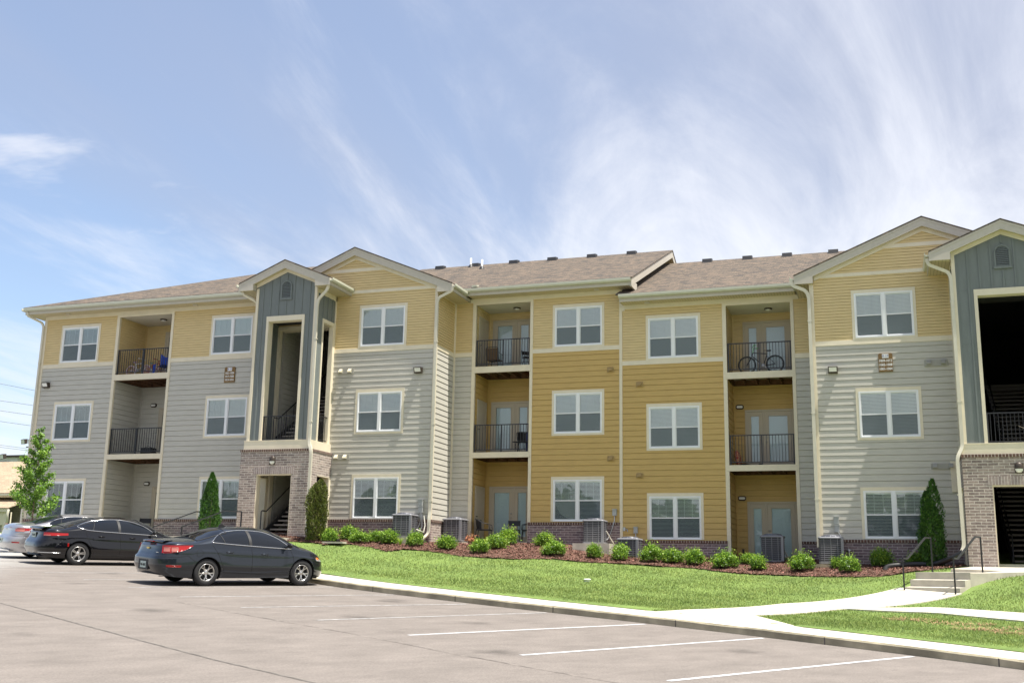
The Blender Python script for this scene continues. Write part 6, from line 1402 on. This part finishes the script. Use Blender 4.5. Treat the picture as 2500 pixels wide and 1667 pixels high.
# second floor mid balcony: black chair stack with a blue cover, small table
r = empty('balcony_table', (-1.38, .5, 2.57), 'small black side table beside the balcony armchair', 'table'); m = MB(); m.lathe([(0, .44), (.17, .44), (.18, .425), (.15, .42)], (-1.62, .5, 2.57), 'z', 20); m.build('table_top', 'black_metal', r)
for k in range(3): m = MB(); a = 2.1*k; m.tube([(-1.62+.12*math.cos(a), .5+.12*math.sin(a), 2.57+.43), (-1.62+.05*math.cos(a+.5), .5+.05*math.sin(a+.5), 2.57+.25), (-1.62+.15*math.cos(a+.3), .5+.15*math.sin(a+.3), 2.57)], .009, 7); m.build('leg', 'black_metal', r)
c3 = copy_tree(ch); place(c3, (-1.28, .42, 2.57), R(20), 'black armchair on the second floor balcony above the patio', 'black patio chairs')
m = MB(); m.grid([[(-1.12+.2*math.sin(a)*s_, .75+.16*math.cos(a)*s_, 2.57+z) for a in np.linspace(0, 2*math.pi, 17)[:-1]] for s_, z in ((1.05, .0), (1.1, .4), (1.0, .7), (.8, .84), (.35, .9), (.02, .91))], 0, True, False, True); tag(m.build('covered_grill', 'blue_dark'), 'dark blue cover over a grill behind the second floor armchair', 'grill')
c4 = fold_chair('black ornate chair at the right end of the top middle balcony'); place(c4, (-1.2, .35, 5.86), R(40), sc_=(.8, .8, .8))
# left second floor balcony: black box; right second floor: patterned cushion and mat
m = MB(); m.box(-17.05, -16.55, -1.55, -1.2, 2.57, 2.85); m.tube([(-17.0, -1.4, 2.85), (-16.8, -1.4, 2.93), (-16.6, -1.4, 2.85)], .012, 6); tag(m.build('storage_crate', 'wicker'), 'black crate standing on the left second floor balcony', 'crate')
m = MB(); m.lathe([(.09, 0), (.1, .12), (.02, .16)], (-15.98, -1.45, 2.6), 'z', 12); tag(m.build('toy_ball', 'bike_pink'), 'small pink toy at the right end of the left second floor balcony', 'toy')
def cushionmat():
    m = mat('cushion', (.30, .03, .03), .8); nt = m.node_tree; N = nt.nodes; L = nt.links; v = N.new('ShaderNodeTexVoronoi'); v.feature = 'DISTANCE_TO_EDGE'; v.inputs['Scale'].default_value = 14; tc = N.new('ShaderNodeTexCoord'); L.new(tc.outputs['Object'], v.inputs[0]); r = N.new('ShaderNodeValToRGB'); L.new(v.outputs[0], r.inputs[0]); r.color_ramp.elements[0].color = (.6, .4, .2, 1); r.color_ramp.elements[1].color = (.28, .02, .02, 1); r.color_ramp.elements[1].position = .12; L.new(r.outputs[0], N['Principled BSDF'].inputs['Base Color'])
cushionmat()
m = MB(); m.grid([[(6.62+.10*math.sin(a)*w_+.10*(1-z)*.8, .42+.2*math.cos(a)*w_, 1.98+.52*z) for a in np.linspace(0, 2*math.pi, 15)[:-1]] for w_, z in ((.7, 0), (1.1, .12), (1.1, .5), (.95, .85), (.5, 1))], 0, True, False, True); tag(m.build('cushion', 'cushion'), 'red patterned cushion propped up on the right second floor balcony', 'cushion')
m = MB(); m.grid([[(6.75+.75*u, .15+.4*v, 1.945+.05+.035*math.sin(u*7+v*3)) for u in np.linspace(0, 1, 12)] for v in np.linspace(0, 1, 6)], 0, True); tag(m.build('floor_mat', 'ac_light'), 'grey crumpled mat lying on the right second floor balcony', 'mat')
# orange-brown dry plant by the gable corner
mat('rust_leaf', (.38, .17, .07), .8, island=.4)
# ---------------------------------------------------------------- plants
mat('bark', (.16, .12, .09), .9, var=.3, vs=20, bump=.6, bs=60); mat('twig', (.30, .25, .20), .8)
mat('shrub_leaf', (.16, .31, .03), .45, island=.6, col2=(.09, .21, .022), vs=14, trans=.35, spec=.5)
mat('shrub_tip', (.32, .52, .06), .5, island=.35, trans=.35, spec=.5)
mat('arbor_leaf', (.055, .17, .018), .6, island=.55, col2=(.03, .10, .012), vs=9, trans=.2)
mat('arbor_olive', (.14, .19, .035), .6, island=.6, col2=(.09, .095, .022), vs=7, trans=.2)
mat('maple_leaf', (.19, .36, .045), .5, island=.5, col2=(.11, .24, .03), vs=5, trans=.35)
mat('pale_leaf', (.30, .40, .12), .5, island=.35, trans=.4)
def leaves(name, C_, size, mt, parent, rs, up=.3, asp=.5, nrm=None, C2=None, mt2=None):
    n1 = len(C_)
    if C2 is not None: C_ = np.concatenate([C_, C2])
    """C_: centres, one folded leaf (two triangles) each"""
    n = len(C_); a = rs.uniform(0, 2*math.pi, n); el = rs.uniform(-.5, 1.2, n) if nrm is None else None
    d = np.c_[np.cos(a)*np.cos(el), np.sin(a)*np.cos(el), np.sin(el)] if nrm is None else nrm+rs.normal(0, .35, (n, 3))
    d /= np.linalg.norm(d, axis=1)[:, None]; r = rs.normal(0, 1, (n, 3)); s = np.cross(d, r); s /= np.linalg.norm(s, axis=1)[:, None]
    sz = size*rs.uniform(.6, 1.25, n)[:, None]; base = C_-d*sz*.5; tip = C_+d*sz*.5; u = np.cross(s, d)*sz*.12
    V = np.stack([base, C_+s*sz*asp*.5+u, tip, C_-s*sz*asp*.5+u], 1).reshape(-1, 3)
    F = (np.arange(n)[:, None]*4+np.array([[0, 1, 2, 3]])).reshape(-1, 4)
    me = bpy.data.meshes.new(name); me.vertices.add(len(V)); me.vertices.foreach_set('co', V.astype(np.float32).ravel()); me.loops.add(F.size); me.loops.foreach_set('vertex_index', F.ravel().astype(np.int32)); me.polygons.add(len(F)); me.polygons.foreach_set('loop_start', (np.arange(len(F))*4).astype(np.int32)); me.polygons.foreach_set('loop_total', np.full(len(F), 4, np.int32)); me.update(calc_edges=True); me.materials.append(M[mt])
    if mt2: me.materials.append(M[mt2]); me.polygons.foreach_set('material_index', (np.arange(n) >= n1).astype(np.int32))
    o = bpy.data.objects.new(name, me); COL.objects.link(o); WL[o.name] = Vector((0,0,0)); o.parent = parent; return o
def make_shrub(seed, w=.34, h=.42, n=2600, tip=.30):
    rs = np.random.RandomState(seed); r = empty('shrub', (0,0,0), 'x', 'shrub', 'clipped green shrubs in the mulch bed')
    m = MB(); ends = []
    for k in range(16):
        a = rs.uniform(0, 6.28); el = rs.uniform(.25, 1.45); l = rs.uniform(.75, 1.05); e = np.array([w*l*math.cos(a)*math.cos(el), w*l*math.sin(a)*math.cos(el), .05+h*l*math.sin(el)*.95]); ends.append(e)
        m.tube([(0, 0, 0), tuple(e*.5+rs.normal(0, .02, 3)), tuple(e)], [.008, .005, .002], 5)
    m.build('stems', 'bark', r)
    C1 = []; C2 = []
    for e in ends:
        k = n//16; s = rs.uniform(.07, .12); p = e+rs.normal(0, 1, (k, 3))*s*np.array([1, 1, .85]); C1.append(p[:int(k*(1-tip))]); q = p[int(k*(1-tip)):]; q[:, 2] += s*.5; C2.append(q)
    th = rs.uniform(0, 6.28, n//2); el = np.arcsin(rs.uniform(-.15, 1, n//2)); lump = 1+.12*np.sin(th*3+seed)+.1*np.sin(el*5+th*2)
    rr = rs.uniform(.75, 1.0, n//2)*lump; C1.append(np.c_[w*rr*np.cos(th)*np.cos(el), w*rr*np.sin(th)*np.cos(el), .12+h*.9*rr*np.sin(el)])
    C1 = np.concatenate(C1); C2 = np.concatenate(C2); C1 = C1[C1[:, 2] > .02]; C2 = C2[C2[:, 2] > .05]
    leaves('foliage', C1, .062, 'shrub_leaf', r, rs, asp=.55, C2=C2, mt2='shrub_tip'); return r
SV = [make_shrub(s, w_, h_) for s, w_, h_ in ((1, .34, .40), (2, .30, .46), (3, .38, .38), (4, .32, .36))]
used = set()
SH = [(-6.81,-2.8,0,1.0,'shrub at the left end of the row before the left gable window'), (-6.15,-3.25,2,.95,'second shrub from the left in front of the left gable window'), (-5.75,-2.75,3,.95,'third shrub from the left, tucked back beneath the left gable window'), (-5.15,-2.95,1,1.1,'tall shrub directly left of the left gable condenser unit'), (-4.07,-3.11,2,.95,'round shrub in front of the left gable downspout'), (-2.75,-3.47,0,.95,'single shrub in the mulch before the gable corner condenser unit'), (-1.4,-3.85,3,1.0,'front shrub of the three before the left patio'), (-1.29,-2.53,0,1.1,'middle shrub of the three before the left patio'), (-1.35,-1.1,2,1.15,'rear shrub of the three, close to the patio chairs'), (.0,-1.04,0,1.05,'rear shrub in front of the left ochre brick base'), (.94,-2.97,2,1.15,'large front shrub left of the concrete block'), (2.17,-2.48,1,.9,'shrub in front of the tall concrete block'), (3.05,-2.29,1,1.1,'upright shrub hiding the condenser unit right of the block'), (4.08,-2.18,2,1.15,'wide shrub left of the pair before the right ochre brick base'), (4.75,-2.05,0,1.1,'shrub right of the pair before the right ochre brick base'), (5.51,-2.22,3,1.05,'low shrub alone before the right ochre brick base'), (6.58,-2.74,2,1.2,'large spreading shrub at the left edge of the right patio'), (7.15,-1.6,3,.85,'darker shrub behind, left of the right patio condenser unit'), (7.62,-3.04,1,.95,'young spreading shrub below the right patio condenser unit'), (9.0,-3.33,2,1.1,'shrub between the right patio slab and the right gable condenser unit'), (10.4,-4.03,2,.95,'yellowish shrub in front of the right gable condenser unit'), (10.05,-3.0,3,.7,'small shrub behind the yellowish one by the right condenser pad'), (11.3,-2.55,1,1.2,'upright shrub against the brick under the right gable window'), (12.35,-2.3,3,1.0,'low shrub at the left foot of the right arborvitae'), (-13.6,-4.1,0,.9,'small shrub showing above the roof of the graphite car'), (-19.5,-4.5,1,.9,'small shrub at the left picture edge behind the silver car')]
rr_ = random.Random(9)
for i, (x, y, v, s, lb) in enumerate(SH):
    o = SV[v] if v not in used else copy_tree(SV[v]); used.add(v); k = s*.86
    place(o, (x, y, t_(x, y)+.02), rr_.uniform(0, 6.28), lb, sc_=(k*rr_.uniform(.92, 1.1), k*rr_.uniform(.92, 1.1), k*rr_.uniform(.9, 1.1)))
def arbor(name_label, x, y, h, w, mt, seed, lean=0, forks=((0, 0, 1),), flat=0, n=15000, z=None):
    rs = np.random.RandomState(seed); z = t_(x, y) if z is None else z; r = empty('arborvitae', (x, y, z), name_label, 'arborvitae', 'arborvitae beside the stair towers'); 
    m = MB(); m.tube([(0, 0, -.1), (.01, 0, h*.5), (0, 0, h*.9)], [.04, .025, .008], 7); tr = m.build('trunk', 'bark', r); tr.location = (0, 0, -.1)
    C_ = []; D_ = []
    for (fx, fy, fh) in forks:
        k = int(n/len(forks)); t = rs.uniform(0, 1, k)**.85; hh = h*fh; a = rs.uniform(0, 6.28, k)
        prof = w*np.where(t < .25, .72+1.1*t, 1-.0*t)*(1-np.clip((t-.25)/.75, 0, 1)**1.7)**.8+.03 if not flat else w*(.86+.14*np.sin(np.minimum(t*1.2, 1)*3.14))*(1-np.clip((t-.72)/.28, 0, 1)**2)+.02
        lump = 1+.13*np.sin(a*3+t*9+seed)+.10*np.sin(a*5-t*17)+.06*np.sin(a*9+t*31); rad = prof*lump*rs.uniform(.72, 1.04, k)
        C_.append(np.c_[fx*t+rad*np.cos(a), fy*t+rad*np.sin(a), .04+t*hh]); D_.append(np.c_[np.cos(a)*.55, np.sin(a)*.55, np.ones(k)])
    C_ = np.concatenate(C_); D_ = np.concatenate(D_); keep = (np.sin(C_[:, 0]*23+C_[:, 2]*11)*np.sin(C_[:, 1]*19+C_[:, 2]*14+seed) > -.75); C_ = C_[keep]; D_ = D_[keep]
    leaves('foliage', C_, .075, mt, r, rs, asp=.38, nrm=D_); return r
arbor('tall dark green pointed arborvitae left of the right stair tower', 12.80, -2.9, 2.62, .33, 'arbor_leaf', 21, forks=((.10, 0, 1), (-.10, 0, .86), (.0, .08, .8)), n=14000)
arbor('olive green blunt arborvitae against the brick of the left stair tower', -7.62, -3.8, 2.15, .31, 'arbor_olive', 22, flat=1, forks=((.12, 0, 1), (-.08, 0, .93)), n=13000)
o_ = arbor('bright green pointed arborvitae in front of the left wing window', -11.85, -4.0, 2.62, .34, 'arbor_leaf', 23, forks=((-.05, 0, 1),), n=12000)
arbor_tip = None
# small round shrub next to the olive arborvitae
o = copy_tree(SV[3]); place(o, (-7.05, -3.75, t_(-7.05, -3.75)), .4, 'yellow green shrub at the right foot of the olive arborvitae', sc_=(.75, .75, .95))
# ornamental grass tuft
def tuft(x, y, label, mt='shrub_tip', h=.42, n=160, seed=3):
    rs = np.random.RandomState(seed); z = t_(x, y); V = []; F = []
    for k in range(n):
        a = rs.uniform(0, 6.28); l = h*rs.uniform(.6, 1.1); sp = rs.uniform(.15, .55)*l; w_ = .004; px, py = -math.sin(a)*w_, math.cos(a)*w_; b = len(V)
        for t in (0, .4, .75, 1): rad = sp*t*t+.02; zz = l*(t-.25*t*t*t); V += [(x+rad*math.cos(a)-px*(1-t), y+rad*math.sin(a)-py*(1-t), z+zz), (x+rad*math.cos(a)+px*(1-t*.9), y+rad*math.sin(a)+py*(1-t*.9), z+zz)]
        for j in range(3): F.append((b+2*j, b+2*j+1, b+2*j+3, b+2*j+2))
    return big('grass_tuft', np.array(V), np.array(F), mt, kind='', label=label, cat='plant')
tuft(-4.62, -3.15, 'fine leaved grass tuft between the shrubs before the left condenser unit')
rs = np.random.RandomState(8); r = empty('dry_plant', (-3.02, -.45, -.76), 'rusty orange dried plant beside the gable corner condenser unit', 'plant'); leaves('foliage', np.c_[rs.normal(0, .12, 120), rs.normal(0, .08, 120), np.abs(rs.normal(.05, .11, 120))], .09, 'rust_leaf', r, rs)
# --- trees
def tree(label, x, y, z, h, crown, trunk_r, lf, size, n, seed, spread=.5, first=.25, levels=26, group=None, mt='bark'):
    rs = np.random.RandomState(seed); r = empty('tree', (x, y, z), label, 'tree', group); m = MB()
    top = np.array([rs.normal(0, .06), rs.normal(0, .06), h]); 
    m.tube([(0, 0, -.2), tuple(top*.35+rs.normal(0, .02, 3)), tuple(top*.7), tuple(top)], [trunk_r, trunk_r*.75, trunk_r*.4, trunk_r*.1], 9); tr = m.build('trunk', mt, r); tr.location = tr.location+Vector((x, y, z))
    L_ = []; m = MB()
    for k in range(levels):
        t = first+(1-first)*(k+.5)/levels; a = k*2.4+rs.uniform(-.4, .4); l = crown(t)*rs.uniform(.7, 1.15); b = top*t; up = .45+.35*t
        e = b+np.array([math.cos(a)*l, math.sin(a)*l, l*up+.05]); mid = (b+e)/2+np.array([0, 0, -.04*l]); m.tube([tuple(b), tuple(mid), tuple(e)], [trunk_r*.35*(1-t*.6), trunk_r*.2, .004], 5)
        kk = int(n*(l/levels)/.5); u = rs.uniform(.25, 1.08, kk)[:, None]; P_ = b*(1-u)+e*u+rs.normal(0, 1, (kk, 3))*np.array([1, 1, .8])*spread*(.05+.13*l); L_.append(P_)
    m.build('branches', mt, r).location = Vector(((min(v[0] for v in m.v)+max(v[0] for v in m.v))/2, (min(v[1] for v in m.v)+max(v[1] for v in m.v))/2, min(v[2] for v in m.v)))
    leaves('crown', np.concatenate(L_), size, lf, r, rs, asp=.75); return r
tree('young bright green maple tree behind the parked silver car', -18.05, -6.0, -1.75, 4.75, lambda t: (1.35*(1-t)**.85 if t > .42 else .85+.0*t)*1.0+.05, .045, 'maple_leaf', .085, 7000, 31, spread=.6, first=.30, levels=30)
# a young street tree just outside the right edge, whose twigs reach into view
r = empty('tree', (17.35, -8.8, -2.1), 'pale leaved sapling whose bare twigs reach in from the right picture edge', 'tree'); m = MB(); m.tube([(17.35, -8.8, -2.3), (17.4, -8.8, 0), (17.3, -8.8, 2.6)], [.06, .045, .01], 8); m.build('trunk', 'twig', r)
m = MB()
for pts in ([(17.35, -8.8, .55), (16.0, -8.8, 1.25), (15.15, -8.8, 1.74), (14.78, -8.8, 1.92)], [(16.0, -8.8, 1.25), (15.5, -8.85, 1.42), (14.9, -8.9, 1.52)], [(17.35, -8.8, 1.2), (16.3, -8.7, 1.7), (15.3, -8.7, 2.06)], [(17.3, -8.8, .5), (16.2, -8.9, .95), (15.1, -8.9, 1.16)], [(16.0, -8.8, 1.25), (15.55, -8.7, 1.75)], [(17.3, -8.8, -.3), (16.3, -8.8, .1), (15.65, -8.8, .12)]): m.tube(pts, [.016]+[.008]*(len(pts)-2)+[.003], 6)
m.build('branches', 'twig', r)
rs = np.random.RandomState(5)
for nm, C0, k, s in (('foliage', (15.75, -8.8, .42), 70, .10), ('foliage', (15.55, -8.8, .02), 45, .09), ('foliage', (15.7, -8.8, -.06), 30, .06)):
    o = leaves(nm, np.array(C0)-np.array([17.35, -8.8, -2.1])+rs.normal(0, 1, (k, 3))*np.array([s, s, s*.6]), .07, 'pale_leaf', r, rs, asp=.6)
# ---------------------------------------------------------------- background on the left
brickmat('shingle_tan', (.40, .31, .21), (.30, .235, .16), (.16, .12, .09), .30, .14, .006, bump=.6, offs=.5, rough=.95, var=.35)
gb = empty('garage_building', (-42, 16, 0), 'low garage building with a tan shingle roof beyond the left corner', 'building')
m = MB(); siding(m, 'y', 13, -1, -60, -36.1, -1.6, 2.1, LAP, 0); m.build('siding', 'siding_gray', gb)
m = MB(); siding(m, 'x', -36.1, 1, 13, 24, -1.6, 2.1, LAP, 0); m.build('side_siding', 'siding_gray', gb)
m = MB(); slab(m, [(-61, 12.3, 2.25), (-35.4, 12.3, 2.25), (-41.2, 18.2, 4.75), (-61, 18.2, 4.75)]); slab(m, [(-35.4, 12.3, 2.25), (-35.4, 24.5, 2.25), (-41.2, 18.2, 4.75)]); rf = m.build('roof', 'shingle_tan', gb)
m = MB(); m.box(-61, -35.45, 12.32, 12.36, 2.0, 2.22); m.box(-61, -35.45, 12.36, 13, 2.0, 2.02); m.build('fascia', 'cream', gb)
m = MB(); m.prism([(12.3+p[0], 2.05+p[1]) for p in gutterprof(0)], 'x', -61, -35.4); m.build('gutter', 'gutter', gb)
m = MB(); slab(m, [(-61, 10.9, 1.30), (-35.2, 10.9, 1.30), (-35.2, 13.0, 2.0), (-61, 13.0, 2.0)]); m.build('roof', 'shingle_tan', gb)
m = MB(); m.box(-61, -35.3, 10.95, 11.0, 1.08, 1.27); m.box(-61, -35.3, 11.15, 11.3, .35, 1.08); m.box(-35.6, -35.3, 11.1, 11.4, -1.4, 1.08); m.build('porch_beam', 'cream', gb)
m = MB(); m.box(-38.6, -35.9, 11.4, 11.5, -1.5, .35); [m.box(-38.6, -35.9, 11.385, 11.4, -1.4+k*.28, -1.38+k*.28) for k in range(6)]; m.build('garage_door', 'siding_gray', gb)
m = MB(); m.box(-38.9, -38.6, 11.36, 11.5, -1.5, .35); m.box(-35.9, -35.6, 11.36, 11.5, -1.5, .35); m.build('door_frame', 'cream', gb)
m = MB(); m.box(-43.2, -42.3, 16.6, 17.0, 4.2, 4.42); m.build('roof_vent', 'roof_vent', gb)
m = MB(); P_ = [(-35.2, 11.0, 1.2), (-35.15, 10.9, .9), (-35.3, 11.1, .5), (-35.5, 11.2, .3), (-35.5, 11.2, -1.3)]; m.tube(P_, .075, 8); m.build('downspout', 'downspout', gb)
mat('white_wall', (.68, .68, .66), .7)
ib = empty('industrial_building', (-72, 52, 0), 'white industrial building with a flat roof far behind the garage', 'building')
m = MB(); m.box(-90, -71.5, 50, 62, -2, 9.0); m.build('wall', 'white_wall', ib); m = MB(); m.box(-75.2, -70.4, 49.6, 60, 9.0, 9.18); m.build('roof', 'bronze', ib)
m = MB(); m.box(-74.0, -72.5, 49.93, 50, 5.5, 8.4); m.build('window', 'box_gray', ib); m = MB(); [m.box(x-.06, x+.06, 49.88, 49.95, 5.5, 8.5) for x in (-74.0, -73.25, -72.5)]; m.box(-74.1, -72.4, 49.88, 49.95, 8.4, 8.55); m.build('window_frame', 'bronze', ib)
for (x, y, z, lb) in ((-61.2, 40, 9.0, 'floodlight pole just left of the building corner'), (-64.2, 40, 7.7, 'floodlight pole at the left picture edge')):
    p = empty('floodlight_pole', (x, y, -2), lb, 'floodlight', 'floodlight poles in the distance'); m = MB(); m.tube([(x+.9, y, -2), (x+.9, y, z-.35)], .09, 8); m.tube([(x+.9, y, z-.35), (x-.1, y, z-.35)], .05, 8); m.build('pole', 'bronze', p)
    for dx in (-.35, .45): m = MB(); m.prism([(y-.15, z-.1), (y-.25, z+.3), (y+.1, z+.4), (y+.15, z)], 'x', x+dx-.22, x+dx+.22); h = m.build('lamp_head', 'bronze', p); m = MB(); m.face([(x+dx-.18, y-.17, z-.07), (x+dx+.18, y-.17, z-.07), (x+dx+.18, y-.265, z+.27), (x+dx-.18, y-.265, z+.27)]); m.build('lens', 'lamp_glass', h)
for (za, zb) in ((18.75, 17.78), (16.81, 16.08), (15.67, 14.96), (14.46, 13.77), (11.78, 11.17), (11.55, 10.95)):
    m = MB(); sl_ = (zb-za)/5.0; m.tube([(-140, 60, za-sl_*55+4), (-100, 60, za-sl_*15.5+.4), (-84.4, 60, za), (-79.4, 60, zb), (-60, 60, zb+sl_*12), (-20, 60, zb+sl_*20)], .018, 5); tag(m.build('power_line', 'roof_vent'), {18.75: 'topmost power line crossing the sky at the left edge', 16.81: 'second power line from the top at the left edge', 15.67: 'third power line from the top at the left edge', 14.46: 'fourth power line from the top at the left edge', 11.78: 'upper wire of the lowest close pair at the left edge', 11.55: 'lower wire of the lowest close pair at the left edge'}[za], 'power line', 'overhead power lines')

# wooded edge across the road behind the camera (it shows in the glass and the car paint)
mat('wood_leaf', (.05, .09, .022), .7, island=.5)
rs = np.random.RandomState(12); n = 26000; x = rs.uniform(-150, 150, n); hh = 8.5+2*np.sin(x*.13)+1.5*np.sin(x*.37+1)+1*np.sin(x*.9); t = rs.uniform(0, 1, n)**.7; y = -96-rs.uniform(0, 9, n)+2*np.sin(x*.5); z = -5+t*(hh+5); c = np.c_[x, y, z]
d1 = rs.normal(0, 1, (n, 3)); d1 /= np.linalg.norm(d1, axis=1)[:, None]; d2 = np.cross(d1, rs.normal(0, 1, (n, 3))); d2 /= np.linalg.norm(d2, axis=1)[:, None]; s = rs.uniform(.35, .8, n)[:, None]
V = np.stack([c-d1*s, c-d2*s, c+d1*s, c+d2*s], 1).reshape(-1, 3); big('distant_woods', V, np.arange(4*n).reshape(-1, 4), 'wood_leaf', label='dense green wood across the road behind the viewer', cat='woods')
